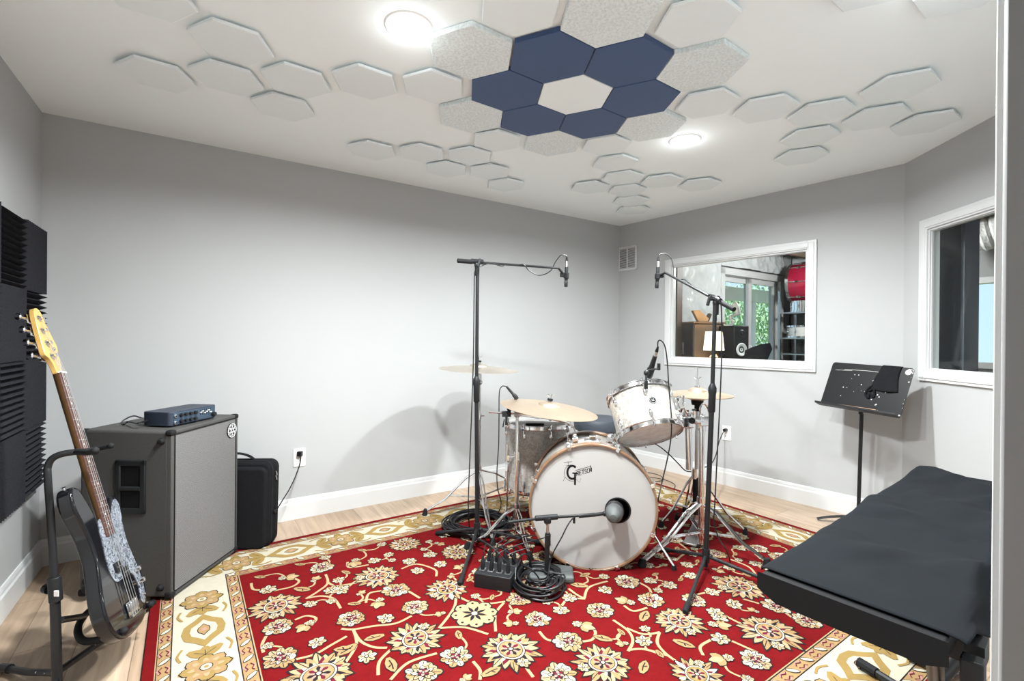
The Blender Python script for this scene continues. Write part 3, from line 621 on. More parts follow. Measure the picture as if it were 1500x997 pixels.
mb = MB(Mbass); mb.lathe([(.006, 0), (.005, .004), (.0001, .005)], 12, Matrix.Translation((SX * .122, .0, bz1 + .002)), caps=False); mb.build('output_jack', M_['chrome'], t)
# neck: shaft (rounded back), fingerboard, frets, dots, nut
yb, yn = .27, .864; wb, wnut = .031, .020
mb = MB(Mbass); pr = []
sec = lambda w, d: [(w * math.cos(a), -d * math.sin(a) - .0105) for a in [PI * k / 8 for k in range(9)]]
A_ = sec(wb, .022); B_ = sec(wnut, .021); n = 9
mb.add([(p[0], yb, p[1]) for p in A_] + [(p[0], yn + .004, p[1]) for p in B_], [(i, n + i, n + i + 1, i + 1) for i in range(n - 1)] + [tuple(range(n)), tuple(range(n, 2 * n))[::-1], (n - 1, 2 * n - 1, n, 0)])
mb.build('neck', M_['neckback'], t)
mb = MB(Mbass); mb.prism([(-wb, yb - .012), (wb, yb - .012), (wnut, yn), (-wnut, yn)], -.0105, -.0045); fb = mb.build('fingerboard', M_['rosewood'], t, bevel=.001)
mb = MB(Mbass); fy = []
for k in range(1, 21):
    y = .864 * 2 ** (-k / 12); fy.append(y); w = wnut + (wb - wnut) * (yn - y) / (yn - yb)
    mb.box((0, y, -.0042), (2 * w * .98, .0022, .0022))
mb.build('frets', M_['steel'], fb, smooth=False)
mb = MB(Mbass); fy = [.864] + fy
for k in (3, 5, 7, 9, 15, 17, 19): mb.lathe([(.0001, .0004), (.0035, .0003), (.0035, -.0002)], 12, Matrix.Translation((0, (fy[k] + fy[k - 1]) / 2, -.0044)), caps=False)
for sx in (-.012, .012): mb.lathe([(.0001, .0004), (.0035, .0003), (.0035, -.0002)], 12, Matrix.Translation((sx, (fy[12] + fy[11]) / 2, -.0044)), caps=False)
mb.build('position_dots', M_['white'], fb)
mb = MB(Mbass); mb.box((0, yn + .001, -.004), (.041, .005, .009)); mb.build('nut', M_['white'], fb, smooth=False)
hd = [(-.0205, .862), (-.024, .885), (-.040, .912), (-.062, .925), (-.064, .95), (-.061, 1.02), (-.054, 1.075), (-.042, 1.10), (-.022, 1.105), (-.006, 1.09), (.0, 1.06), (.012, 1.03), (.024, .995), (.034, .975), (.032, .955), (.024, .94), (.026, .925), (.022, .89), (.0205, .862)]
sh = [(p.x, p.y) for p in spl([(a, b, 0) for a, b in X(hd)], 4)]
mb = MB(Mbass); mb.prism(sh, -.026, -.010); mb.build('headstock', M_['maple'], t, bevel=.002)
posts = [(-.026, .925), (-.033, .972), (-.038, 1.018), (-.036, 1.065)]
for (x, y) in posts:
    mb = MB(Mbass); mb.lathe([(.012, 0), (.012, .002), (.0075, .003), (.0055, .009), (.0075, .015), (.0001, .016)], 14, Matrix.Translation((SX * x, y, -.0105)), caps=False); mb.build('string_post', M_['chrome'], t)
    mb = MB(Mbass); e = -.092
    mb.box((SX * (x - .012), y, -.030), (.036, .030, .006)); mb.cyl((SX * (x - .02), y, -.032), (SX * e, y, -.034), .0045, 8)
    mb.lathe([(.0001, -.003), (.014, -.003), (.0165, 0), (.014, .003), (.0001, .003)], 14, Matrix.Translation((SX * (e - .012), y, -.034)) @ Matrix.Rotation(math.radians(50), 4, 'Y') @ Matrix.Diagonal((1.0, .78, 1, 1)), caps=False)
    mb.build('tuning_machine', M_['chrome'], t, sharp=50)
mb = MB(Mbass); mb.lathe([(.007, 0), (.006, .004), (.004, .006), (.004, .002)], 12, Matrix.Translation((SX * .0, .955, -.010)), caps=False); mb.build('string_retainer', M_['chrome'], t)
for k in range(4):
    xb, xn = SX * (-.0285 + .019 * k), SX * (-.0145 + .0097 * k); x, y = posts[k]
    mb = MB(Mbass); mb.tube([V(xb, -.03, -.001), V(xb, .004, .0005), V(xn, yn, .0), V(SX * x, y, -.004)], .00125 - .00018 * k, 6); mb.build('string', M_['steel'], t)
mb = MB(Mbass); mb.lathe([(.004, 0), (.0035, .008), (.008, .011), (.0001, .0125)], 12, fr(V(SX * -.138, .4535, (bz0 + bz1) / 2), z=V(-.25 * SX, 1, 0)), caps=False); mb.build('strap_button', M_['chrome'], t)
# ================================================================== GUITAR STAND
t = thing('guitar_stand', F(83, 985), 'black tubular guitar stand holding the bass guitar, near the left wall', 'guitar stand')
zt = .012
p0 = F(84, 1010, .02); yP = p0.y
pt = D(69, 700, yP + .03)
pole = [p0, D(81, 860, yP + .005)]
mb = MB(); mb.cyl(p0, D(80, 850, yP + .005), .0135, 16); mb.build('outer_pole', M_['blackmetal'], t)
mb = MB(); up = [D(80, 852, yP + .005), D(75, 770, yP + .015), D(70, 700, yP + .02), D(70, 684, yP + .025), D(76, 672, yP + .03), D(90, 665, yP + .04), D(112, 661.5, yP + .06), D(122, 661, yP + .065)]
mb.tube(spl(up, 6), .0105, 12); mb.build('inner_pole', M_['blackmetal'], t)
mb = MB(); mb.cyl(D(82, 880, yP + .004), D(79.5, 845, yP + .006), .0175, 16); mb.build('height_collar', M_['plastic'], t, bevel=.002)
kb = D(81, 866, yP); mb = MB(); k2 = kb + V(-.05, .02, 0); mb.cyl(kb, k2, .005, 10); mb.cyl(k2 - V(-.018, .006, 0), k2, .015, 14); mb.build('height_knob', M_['plastic'], t)
mb = MB(); q = D(82.5, 869, yP - .016); mb.box((0, 0, 0), (.014, .002, .018), Matrix.Translation(q)); mb.build('collar_sticker', M_['white'], t, smooth=False)
# yoke: two arms round the neck
ya = D(124, 661, yP + .065)
mb = MB(); mb.tube(spl([D(112, 661.5, yP + .06), D(128, 662.5, yP - .02), D(138, 660.5, yP - .03)], 6), .0095, 10); mb.ball(D(139, 660, yP - .03), .012); mb.build('yoke_arm', M_['rubber'], t)
mb = MB(); mb.tube(spl([D(118, 661, yP + .065), D(138, 658, yP + .12), D(160, 653, yP + .13)], 6), .0085, 10); mb.ball(D(162, 652.5, yP + .13), .0105); mb.build('yoke_arm', M_['rubber'], t)
# feet: three legs from the pole base, lower cradle arms
hub = D(83, 946, yP + .0)
for a, nm in ((F(4, 978, .016), 'leg'), (F(222, 884, .016), 'leg'), (F(80, 1040, .016), 'leg')):
    mb = MB(); s_ = V(hub.x, hub.y, .075 if a.y > 1.5 else .06); mb.tube([s_, mid(s_, a, .5) + V(0, 0, -.006), a], .0105, 10)
    mb.tube([mid(s_, a, .86), a + (a - s_).normalized() * .01], .0145, 10); mb.build('leg', M_['blackmetal'], t)
    for q in (.18, .34):
        if a.x < -1.5: mb = MB(); mb.ball(mid(s_, a, q) + V(.006, -.009, .002), .004); mb.build('leg_rivet', M_['steel'], t)
cr_ = D(88, 908, yP + .01); zc = cr_.z
mb = MB(); mb.tube([cr_, D(124, 902, 1.74)], .0105, 10); mb.build('cradle_bracket', M_['blackmetal'], t)
cz = .075
mb = MB(); mb.tube(spl([D(150, 888, 1.90), D(133, 893, 1.80), D(119, 908, 1.72), D(114, 925, 1.66), D(122, 938, 1.62), D(145, 937, 1.60), D(168, 929, 1.595), D(180, 924.5, 1.595)], 6), .0115, 12); mb.ball(D(181.5, 924, 1.595), .0125); mb.build('cradle_arm', M_['rubber'], t)
mb = MB(); mb.tube(spl([D(133, 893, 1.80), D(160, 893, 1.84), D(192, 893, 1.82), D(218, 886, 1.82)], 6), .0105, 12); mb.ball(D(220, 885, 1.82), .0125); mb.build('cradle_arm', M_['rubber'], t)
# ================================================================== DRUM KIT
def lug(mb, M, r, z, h, k, n, a0, both=False):
    """teardrop lug at angle a on a shell of radius r, z centre"""
    a = a0 + 2 * PI * k / n; T = M @ Matrix.Rotation(a, 4, 'Z')
    mb.ball((r + .004, 0, z), .011, 12, (.75, .9, 2.0), T)
    mb.ball((r + .011, 0, z), .008, 10, (.8, .7, 1.7), T)
def rim(mb, M, r, z, up):                                 # triple flanged hoop, up=+1/-1
    s = up
    mb.lathe([(r + .003, z - s * .012), (r + .011, z - s * .012), (r + .012, z - s * .010), (r + .004, z - s * .008), (r + .004, z + s * .009), (r + .010, z + s * .012), (r + .010, z + s * .014), (r + .001, z + s * .013), (r + .001, z - s * .010), (r + .003, z - s * .012)], 64, M, caps=False)
def drum(t, M, r, h, n, a0, head_b='clearhead', lugs=True, rods=True):
    mb = MB(M); mb.lathe([(r, 0), (r, h), (r - .006, h), (r - .006, 0), (r, 0)], 64, caps=False); sh = mb.build('shell', M_['pearl'], t)
    for nm, z, u in (('batter_hoop', h, 1), ('resonant_hoop', 0, -1)):
        mb = MB(); rim(mb, M, r, z, u)
        for k in range(n):
            a = a0 + 2 * PI * k / n; T = M @ Matrix.Rotation(a, 4, 'Z'); mb.box((r + .013, 0, z - u * .006), (.018, .018, .012), T)
        mb.build(nm, M_['chrome'], t)
    mb = MB(M); mb.lathe([(.0001, h + .005), (r - .004, h + .005), (r + .002, h + .002), (r + .002, h - .004)], 64, caps=False); mb.build('batter_head', M_['head'], t)
    mb = MB(M); mb.lathe([(.0001, -.004), (r - .004, -.004), (r + .002, -.002), (r + .002, .004)], 64, caps=False); mb.build('resonant_head', M_[head_b], t)
    for k in range(n):
        a = a0 + 2 * PI * k / n; T = M @ Matrix.Rotation(a, 4, 'Z')
        for z, u in ((h - .05, 1), (.05, -1)):
            mb = MB(); lug(mb, M, r, z, h, k, n, a0)
            e = h + .016 if u > 0 else -.016
            mb.cyl(T @ V(r + .0125, 0, z), T @ V(r + .0125, 0, e), .0033, 8); mb.cyl(T @ V(r + .0125, 0, e - u * .001), T @ V(r + .0125, 0, e + u * .007), .0048, 8)
            mb.build('lug', M_['chrome'], t)
    return sh
# ------------------------------------------------------------------ bass drum
bR = .3195
FC = D(868, 744, 2.378); RC = D(863, 712, 2.727)
RC.z = FC.z = .322
bax = (FC - RC); bax.z = 0; bl = bax.length; bax.normalize()
MBD = fr(RC, x=V(0, 0, 1).cross(bax) * 1, z=bax)          # z from the batter side to the camera
if (MBD.to_3x3() @ V(0, 1, 0)).z < 0: MBD = MBD @ Matrix.Rotation(PI, 4, 'Z')
sr = .305
t = thing('bass_drum', V((FC.x + RC.x) / 2, (FC.y + RC.y) / 2, 0), 'large white pearl bass drum with round sound hole in its front head', 'bass drum')
mb = MB(MBD); mb.lathe([(sr, .02), (sr, bl - .02), (sr - .008, bl - .02), (sr - .008, .02), (sr, .02)], 96, caps=False); mb.build('shell', M_['pearl'], t)
for nm, z0, z1 in (('front_hoop', bl - .040, bl + .002), ('batter_hoop', -.002, .040)):
    mb = MB(MBD); mb.lathe([(bR - .011, z0), (bR, z0), (bR, z1), (bR - .011, z1), (bR - .011, z0)], 96, caps=False); mb.build(nm, M_['hoopwood'], t, bevel=.002)
# front head with the off-centre sound hole
hx, hy, hr = None, None, .060
hp = D(905, 747, FC.y); hl = MBD.inverted() @ hp; hx, hy = hl.x, hl.y
n = 96; zf = bl - .012; Rh = bR - .011
inner = circ((hx, hy), hr, n); outer = []
for k in range(n):
    a = 2 * PI * k / n; dx, dy = math.cos(a), math.sin(a); b = hx * dx + hy * dy; s = -b + math.sqrt(b * b - hx * hx - hy * hy + Rh * Rh); outer.append((hx + dx * s, hy + dy * s))
mb = MB(MBD)
mb.add([(*p, zf) for p in inner] + [(*p, zf) for p in outer] + [(*p, zf - .003) for p in inner], [(k, n + k, n + (k + 1) % n, (k + 1) % n) for k in range(n)] + [(k, (k + 1) % n, 2 * n + (k + 1) % n, 2 * n + k) for k in range(n)])
hd = mb.build('front_head', M_['head'], t, sharp=60)
mb = MB(MBD @ Matrix.Translation((hx, hy, zf))); mb.lathe([(hr - .002, .0002), (hr - .002, .0022), (hr + .004, .0022), (hr + .005, .0002)], 48, caps=False); mb.build('hole_ring', M_['rubber'], hd)
mb = MB(MBD); mb.lathe([(.0001, .006), (bR - .012, .006), (bR - .012, .012)], 64, caps=False); mb.build('batter_head', M_['head'], t)
mb = MB(MBD); mb.ball((.02, -.16, bl * .45), .1, 16, (2.0, .9, 1.3)); mb.build('damping_pillow', M_['redlac'] if False else P('red_cushion_cloth', (.25, .02, .03), .9, bump=(300, .4, .001)), t)
# claws, tension rods, lugs
for k in range(8):
    a = PI / 2 + PI / 8 + 2 * PI * k / 8; T = MBD @ Matrix.Rotation(a, 4, 'Z')
    for side, zc, zl in (('front', bl, bl * .62), ('rear', 0, bl * .38)):
        u = 1 if side == 'front' else -1
        mb = MB(T); mb.box((bR + .005, 0, zc - u * .02), (.008, .022, .046)); mb.box((bR - .004, 0, zc + u * .004), (.022, .020, .005)); mb.box((bR + .008, 0, zc - u * .043), (.020, .016, .01))
        mb.build('claw', M_['chrome'], t, bevel=.003)
        mb = MB(T); mb.ball((sr + .006, 0, zl), .013, 12, (.8, .9, 2.0)); mb.cyl((bR + .005, 0, zl), (bR + .006, 0, zc - u * .035), .0035, 8); mb.cyl((bR + .006, 0, zc - u * .045), (bR + .006, 0, zc - u * .022), .006, 8); mb.build('lug', M_['chrome'], t)
# folding spurs
for sx, ft in ((-1, F(806, 826)), (1, F(987, 838))):
    b0 = MBD @ V(sx * sr * .93, -sr * .36, bl * .55)
    if (b0.x - FC.x) * (ft.x - FC.x) < 0: b0 = MBD @ V(-sx * sr * .93, -sr * .36, bl * .55)
    mb = MB(); mb.ball(b0, .028, 12, (.9, .9, 1.1)); mb.cyl(b0, ft + V(0, 0, .03), .0065, 10); e = (ft - b0).normalized()
    mb.build('spur', M_['chrome'], t); mb = MB(); mb.cyl(ft + V(0, 0, .035) - e * .0, V(ft.x, ft.y, .014), .011, 12, .013); mb.build('spur_foot', M_['rubber'], t)
# top fittings: cymbal arm bracket left, tom holder plate in the middle, block right
for (px, py, r) in ((842, 640, .012), (893, 640, .014)):
    q = D(px, py + 8, 2.47); mb = MB(); mb.cyl(q - V(0, 0, .02), q + V(0, 0, .045), r * .8, 12); mb.ball(q, r * 1.3, 12); mb.ball(q + V(0, 0, .03), r * 1.1, 10); mb.box(q + V(.0, -.012, .012), (.03, .012, .03)); mb.build('cymbal_arm_bracket', M_['chrome'], t, bevel=.002)
q = D(868, 641, 2.5); q.z = .322 + sr + .006; mb = MB(MBD); ql = MBD.inverted() @ q
mb.box((ql.x, ql.y, ql.z), (.085, .012, .055)); mb.box((ql.x, ql.y + .014, ql.z), (.034, .026, .034)); mb.build('tom_holder_plate', M_['chrome'], t, bevel=.004)
# lettering on the front head: drum sketch, big initial, slanted name
lg = D(847, 694, FC.y); ll = MBD.inverted() @ lg; px2m = FC.y / FPX
sgnx = 1 if (MBD.to_3x3() @ V(1, 0, 0)).x > 0 else -1
def LP(x, y): return (ll.x + sgnx * (x - 847) * px2m, ll.y - (y - 694) * px2m)
mb = MB(MBD); zl = zf + .0006
mb.ribbon([LP(838.5 + 7.2 * math.cos(q), 693.5 - 9.6 * math.sin(q)) for q in [math.radians(48 + 265 * k / 26) for k in range(27)]], .0105, zl)
mb.ribbon([LP(838.5, 694.6), LP(846.2, 694.6)], .0075, zl); mb.ribbon([LP(842.6, 694), LP(842.6, 712)], .0095, zl)
cc_ = [(838 + 11.5 * math.cos(a), 694.5 + 12 * math.sin(a)) for a in [PI * (.35 + 1.3 * k / 18) for k in range(19)]]
mb.ribbon([LP(*p) for p in cc_], .0018, zl)
mb.ribbon([LP(833, 685.5), LP(832, 677)], .0014, zl); mb.ribbon([LP(826, 679.5), LP(838, 677.5)], .0022, zl); mb.ribbon([LP(829, 684), LP(836, 683)], .0018, zl)
mb.ribbon([LP(828, 701), LP(825, 707)], .0016, zl); mb.ribbon([LP(844, 703), LP(849, 708), LP(851, 702)], .0014, zl)
mb.ribbon([LP(843, 690.5), LP(866, 683.2)], .0024, zl)     # bar over the letters
gl = {'R': [[(0, 0), (0, 1)], [(0, 0), (.8, .05), (.85, .45), (0, .52)], [(.35, .52), (.95, 1)]], 'E': [[(.85, 0), (0, 0), (0, 1), (.85, 1)], [(0, .5), (.7, .5)]], 'T': [[(-.05, 0), (.95, 0)], [(.45, 0), (.45, 1)]], 'S': [[(.9, .08), (.3, 0), (.05, .25), (.5, .5), (.9, .72), (.6, 1), (0, .93)]], 'C': [[(.9, .1), (.35, 0), (.02, .35), (.02, .65), (.35, 1), (.9, .9)]], 'H': [[(0, 0), (0, 1)], [(.85, 0), (.85, 1)], [(0, .5), (.85, .5)]]}
wx = 845.0
for ch, cw in zip('RETSCH', (3.5, 3.2, 3.0, 3.1, 3.1, 3.3)):
    for st in gl[ch]:
        P_ = []
        for (a, b) in st: x = wx + a * cw; P_.append(LP(x, 692.2 - (wx - 845) * .32 - a * cw * .32 + b * 6.2))
        mb.ribbon(P_, .0036, zl)
    wx += cw + .55
mb.ribbon([LP(865.4, 682), LP(865.6, 691)], .0036, zl)
mb.build('head_lettering', M_['black'], hd, smooth=False)
# ------------------------------------------------------------------ floor tom
fc = V(.166, 3.05, 0); fR = .203
MFT = Matrix.Translation((fc.x, fc.y, .235))
t = thing('floor_tom', fc, 'white pearl floor tom behind the left side of the bass drum', 'drum')
drum(t, MFT, fR, .39, 8, math.radians(200))
for a in (200, 320, 80):
    T = MFT @ Matrix.Rotation(math.radians(a + 12), 4, 'Z'); b = T @ V(fR + .02, 0, .13)
    mb = MB(); mb.tube(spl([b + V(0, 0, .15), b, T @ V(fR + .02, 0, -.1), T @ V(fR + .045, 0, -.16), T @ V(fR + .05, 0, -.205)], 4), .0055, 10); mb.build('leg', M_['chrome'], t)
    mb = MB(); mb.box((fR + .014, 0, .14), (.026, .034, .06), T); mb.build('leg_bracket', M_['chrome'], t, bevel=.005)
    mb = MB(); q = T @ V(fR + .05, 0, -.235); mb.cyl(V(q.x, q.y, .014), V(q.x, q.y, .045), .014, 12, .011); mb.build('leg_foot', M_['rubber'], t)
mb = MB(MFT); mb.rbox((-.02, -.1, .4), (.115, .045, .012), .02); mb.build('damper', M_['rubber'], t, bevel=.004)
# ------------------------------------------------------------------ rack tom
ta = V(-.13, .515, .86).normalized(); tR = .162; th_ = .215
tc = D(943, 606, 2.52)
MRT = fr(tc - ta * th_ / 2, x=V(1, 0, -.03), z=ta)
t = thing('rack_tom', tc, 'white pearl tom tilted over the bass drum, its clear lower head showing', 'drum')
drum(t, MRT, tR, th_, 6, math.radians(-98))
Tb = MRT @ Matrix.Rotation(math.radians(-88 + 0), 4, 'Z') @ Matrix.Translation((tR + .0008, 0, .115))
mb = MB(Tb); mb.lathe([(.019, -.001), (.019, .0008), (.0001, .0014)], 28, Matrix.Rotation(PI / 2, 4, 'Y'), caps=False); bg = mb.build('badge', M_['black'], t)
mb = MB(Tb @ Matrix.Rotation(PI / 2, 4, 'Y') @ Matrix.Translation((0, 0, .0018))); mb.ribbon(circ((0, 0), .0160, 24) + [(.0160, 0)], .0012)
for s_ in ((-.004), (.004)): mb.ribbon([(-s_ - .001, -.007), (-s_ + .001, .0), (-s_ - .001, .007)], .0018)
mb.build('badge_mark', M_['white'], bg, smooth=False)
Tm = MRT @ Matrix.Rotation(math.radians(-12), 4, 'Z')     # mounting bracket on the right
mb = MB(Tm); mb.box((tR + .012, 0, .12), (.022, .05, .075)); mb.box((tR + .03, 0, .12), (.03, .034, .045)); mb.build('mount_bracket', M_['chrome'], t, bevel=.006)
for z in (.15, .09): mb = MB(Tm); mb.cyl((tR + .03, .02, z), (tR + .03, -.035, z), .006, 8); mb.box((tR + .03, -.04, z), (.022, .006, .008)); mb.build('wing_screw', M_['chrome'], t)
# ------------------------------------------------------------------ snare side drum hint and throne behind
tq = D(876, 622, 3.45)
t = thing('drum_throne', V(tq.x, tq.y, 0), 'round dark seat of the drum stool seen over the bass drum', 'stool')
mb = MB(Matrix.Translation((tq.x, tq.y, 0))); zt = D(876, 611, 3.45).z
mb.lathe([(.0001, zt - .095), (.15, zt - .095), (.172, zt - .08), (.175, zt - .03), (.165, zt - .005), (.14, zt), (.0001, zt)], 40, caps=False); mb.build('seat', P('dark_slate_vinyl', (.035, .042, .055), .5, bump=(90, .2, .001)), t)
mb = MB(); mb.cyl((tq.x, tq.y, .18), (tq.x, tq.y, zt - .09), .0135, 12); mb.build('post', M_['chrome'], t)
for k in range(3):
    a = math.radians(70 + 120 * k); mb = MB(); mb.tube([V(tq.x, tq.y, .30), V(tq.x + .25 * math.cos(a), tq.y + .25 * math.sin(a), .025)], .009, 8); mb.build('leg', M_['chrome'], t)
    mb = MB(); mb.cyl((tq.x + .25 * math.cos(a), tq.y + .25 * math.sin(a), .012), (tq.x + .247 * math.cos(a), tq.y + .247 * math.sin(a), .05), .014, 10); mb.build('rubber_foot', M_['rubber'], t)
# ================================================================== CYMBALS
def cymbal(c, R, nrm, bell_r, bell_h, bow, mat, label, name='cymbal', up=True):
    M = fr(c, x=V(1, .1, 0), z=nrm); pr = [(.006, bell_h + bow)]
    for k in range(1, 7): a = PI / 2 * k / 6; pr.append((bell_r * math.sin(a), bow * .96 + bell_h * math.cos(a)))
    for k in range(1, 9): s = k / 8; pr.append((bell_r + (R - bell_r) * s, bow * .96 * (1 - s ** 1.5)))
    top = pr; bot = [(r, z - .0016) for r, z in pr[::-1]]
    mb = MB(); mb.lathe(top + bot, 96, caps=False); o = mb.build(name, mat, None, M=M, sharp=50); tag(o, label, 'cymbal', 'cymbals'); return M
mid_c = D(701, 541, 3.14)
MC1 = cymbal(mid_c, .262, V(.045, -.02, 1), .06, .022, .022, M_['bronzeworn'], 'worn bronze crash cymbal behind the tall left microphone stand', 'crash_cymbal')
cr2 = D(804, 599, 2.78)
MC2 = cymbal(cr2, .284, V(.13, -.045, 1), .065, .022, .024, M_['bronze'], 'large golden ride cymbal hanging over the floor tom and bass drum', 'ride_cymbal')
hc = D(1021.5, 577.5, 2.86)
hzn = V(.0, -.01, 1)
MC3 = cymbal(hc, .200, hzn, .055, .024, .020, M_['bronze'], 'upper hi-hat cymbal under the control room window', 'hi_hat_cymbal')
M = fr(hc - V(0, 0, .004), x=V(1, 0, 0), z=-hzn); mb = MB()
pr = [(.006, .034)] + [(.055 * math.sin(PI / 2 * k / 6), .016 + .018 * math.cos(PI / 2 * k / 6)) for k in range(1, 7)] + [(.055 + .145 * k / 8, .016 * (1 - (k / 8) ** 1.5)) for k in range(1, 9)]
mb.lathe(pr + [(r, z - .0016) for r, z in pr[::-1]], 80, caps=False); o = mb.build('hi_hat_cymbal', M_['bronze'], None, M=M, sharp=50); tag(o, 'lower hi-hat cymbal, lying upside down beneath the upper one', 'cymbal', 'cymbals')
# wing nut / felt tops are parts of the stands below
def wingnut(mb, p, n_=V(0, 0, 1)):
    mb.cyl(p, p + n_ * .016, .006, 10); mb.tube([p + n_ * .01 + V(-.02, 0, .014), p + n_ * .006, p + n_ * .01 + V(.02, 0, .014)], .003, 6)
def felts(t, p, n_):
    mb = MB(); mb.cyl(p + n_ * .002, p + n_ * .014, .016, 16); mb.cyl(p - n_ * .026, p - n_ * .006, .015, 16); mb.build('felt_washer', M_['rubber'], t)
    mb = MB(); mb.cyl(p + n_ * .012, p + n_ * .04, .0042, 8); wingnut(mb, p + n_ * .016, n_); mb.build('wing_nut', M_['chrome'], t)
def dleg(t, hub, foot, h2, name='leg', r=.006, gap=.012, fr_=.013):
    """double-braced flat leg with a rubber foot and a strut from the lower collar"""
    d = (foot - hub); s = V(-d.y, d.x, 0).normalized() * gap
    mb = MB()
    k1 = mid(hub, foot, .25) + V(0, 0, .02)
    for q in (-1, 1): mb.tube([hub + s * q * .6, k1 + s * q, mid(hub, foot, .62) + s * q * .8, foot + V(0, 0, .035) + s * q * .35], r, 8)
    o = mb.build(name, M_['chrome'], t)
    mb = MB(); m_ = mid(hub, foot, .55)
    for q in (-1, 1): mb.tube([h2 + s * q * .4, m_ + s * q * .5], r * .75, 6)
    mb.build('leg_brace', M_['chrome'], t)
    mb = MB(); e = d.normalized(); mb.cyl(foot + V(0, 0, .045) - e * .01, V(foot.x, foot.y, .013), fr_, 12, fr_ * 1.35); mb.build('rubber_foot', M_['rubber'], t)
# crash stand: straight chrome stand behind the left microphone stand
sb = V(mid_c.x + .006, mid_c.y, 0)
t = thing('cymbal_stand', sb, 'chrome straight cymbal stand holding the worn crash cymbal', 'cymbal stand', 'cymbal stands')
ztop = mid_c.z
mb = MB(); mb.cyl((sb.x, sb.y, .06), (sb.x, sb.y, .66), .0125, 14); mb.cyl((sb.x, sb.y, .64), (sb.x, sb.y, ztop - .1), .0095, 12); mb.cyl((sb.x, sb.y, ztop - .1), (sb.x, sb.y, ztop + .02), .0045, 8); mb.build('pole', M_['steel'], t)
mb = MB(); mb.cyl((sb.x, sb.y, ztop - .07), (sb.x, sb.y, ztop - .03), .014, 12); mb.ball((sb.x + .004, sb.y, ztop - .085), .016, 12); mb.build('tilter', M_['steel'], t)
mb = MB(); mb.cyl((sb.x, sb.y, .63), (sb.x, sb.y, .68), .017, 14); mb.cyl((sb.x, sb.y, .655), (sb.x + .035, sb.y - .01, .655), .004, 8); mb.build('clamp_collar', M_['chrome'], t)
felts(t, MC1 @ V(0, 0, .046), MC1.to_3x3() @ V(0, 0, 1))
hub = V(sb.x, sb.y, .30); h2 = V(sb.x, sb.y, .12)
mb = MB(); mb.cyl(hub - V(0, 0, .025), hub + V(0, 0, .025), .019, 14); mb.build('leg_collar', M_['chrome'], t); mb = MB(); mb.cyl(h2 - V(0, 0, .02), h2 + V(0, 0, .02), .018, 14); mb.build('brace_collar', M_['chrome'], t)
for ft in (F(622, 757), F(790, 722), F(722, 802)):
    dleg(t, hub, ft, h2, r=.0055, gap=.01)
# ride stand: pole by the floor tom, boom rod running right
rs = F(757, 790); rs = V(D(757, 700, 2.72).x, 2.72, 0)
t = thing('cymbal_stand', rs, 'chrome boom cymbal stand in front of the floor tom, holding the ride cymbal', 'cymbal stand', 'cymbal stands')
zt_ = D(757, 607, 2.72).z
mb = MB(); mb.cyl((rs.x, rs.y, .05), (rs.x, rs.y, .5), .0125, 14); mb.cyl((rs.x, rs.y, .48), (rs.x, rs.y, zt_), .0095, 14); mb.build('pole', M_['chrome'], t)
mb = MB(); mb.cyl((rs.x, rs.y, .46), (rs.x, rs.y, .52), .017, 14); mb.cyl((rs.x, rs.y, .49), (rs.x - .045, rs.y - .01, .49), .004, 8); mb.box((rs.x - .05, rs.y - .01, .485), (.012, .006, .03)); mb.build('clamp_collar', M_['chrome'], t)
pA, pB, pC = D(716, 603, 2.70), D(757, 606, 2.72), D(806, 613, 2.76)
mb = MB(); mb.ball(pB, .022, 14); mb.cyl(pB - V(0, .03, 0), pB + V(0, .03, 0), .014, 12); mb.box(pB + V(.0, -.035, 0), (.03, .008, .012)); mb.build('boom_clamp', M_['chrome'], t, bevel=.002)
mb = MB(); mb.tube([pA, pB, D(781, 610, 2.74), pC], .0062, 10); mb.cyl(pB, D(790, 611, 2.745), .0095, 10); mb.build('boom_arm', M_['chrome'], t)
mb = MB(); mb.tube(spl([pC, D(818, 616.5, 2.75), D(832, 621, 2.70), D(840, 626, 2.62), D(842, 632, 2.52)], 5), .0055, 10); mb.build('curved_arm', M_['chrome'], t)
cb = MC2 @ V(0, 0, 0); cn = MC2.to_3x3() @ V(0, 0, 1)
mb = MB(); mb.cyl(pC, cb + cn * .05, .0042, 8); mb.ball(pC, .013, 10); mb.build('cymbal_post', M_['chrome'], t)
felts(t, MC2 @ V(0, 0, .048), cn)
q = D(742, 606, 2.69); mb = MB(); mb.box(q, (.05, .028, .03)); mb.box(q + V(-.0, -.01, -.03), (.014, .012, .06)); mb.tube([q + V(-.012, 0, -.03), q + V(-.02, 0, -.075)], .004, 6); mb.ball(q + V(.015, 0, .028), .014, 10); mb.build('mic_clamp', M_['plastic'], t, bevel=.003)
mb = MB(); q2 = D(745, 622, 2.70); mb.ball(q2, .012, 10, (.8, .8, 1.6)); mb.cyl(q2 + V(0, 0, .04), q2, .004, 8); mb.build('clamp_wing', M_['chrome'], t)
hub = V(rs.x, rs.y, .20); h2 = V(rs.x, rs.y, .075)
mb = MB(); mb.cyl(hub - V(0, 0, .022), hub + V(0, 0, .022), .018, 14); mb.build('leg_collar', M_['chrome'], t); mb = MB(); mb.cyl(h2 - V(0, 0, .018), h2 + V(0, 0, .018), .017, 14); mb.build('brace_collar', M_['chrome'], t)
for ft in (V(rs.x - .27, rs.y - .12, 0), V(rs.x - .02, rs.y + .24, 0), V(rs.x + .07, rs.y - .24, 0)): dleg(t, hub, ft + V(0, 0, 0), h2, r=.005, gap=.009)
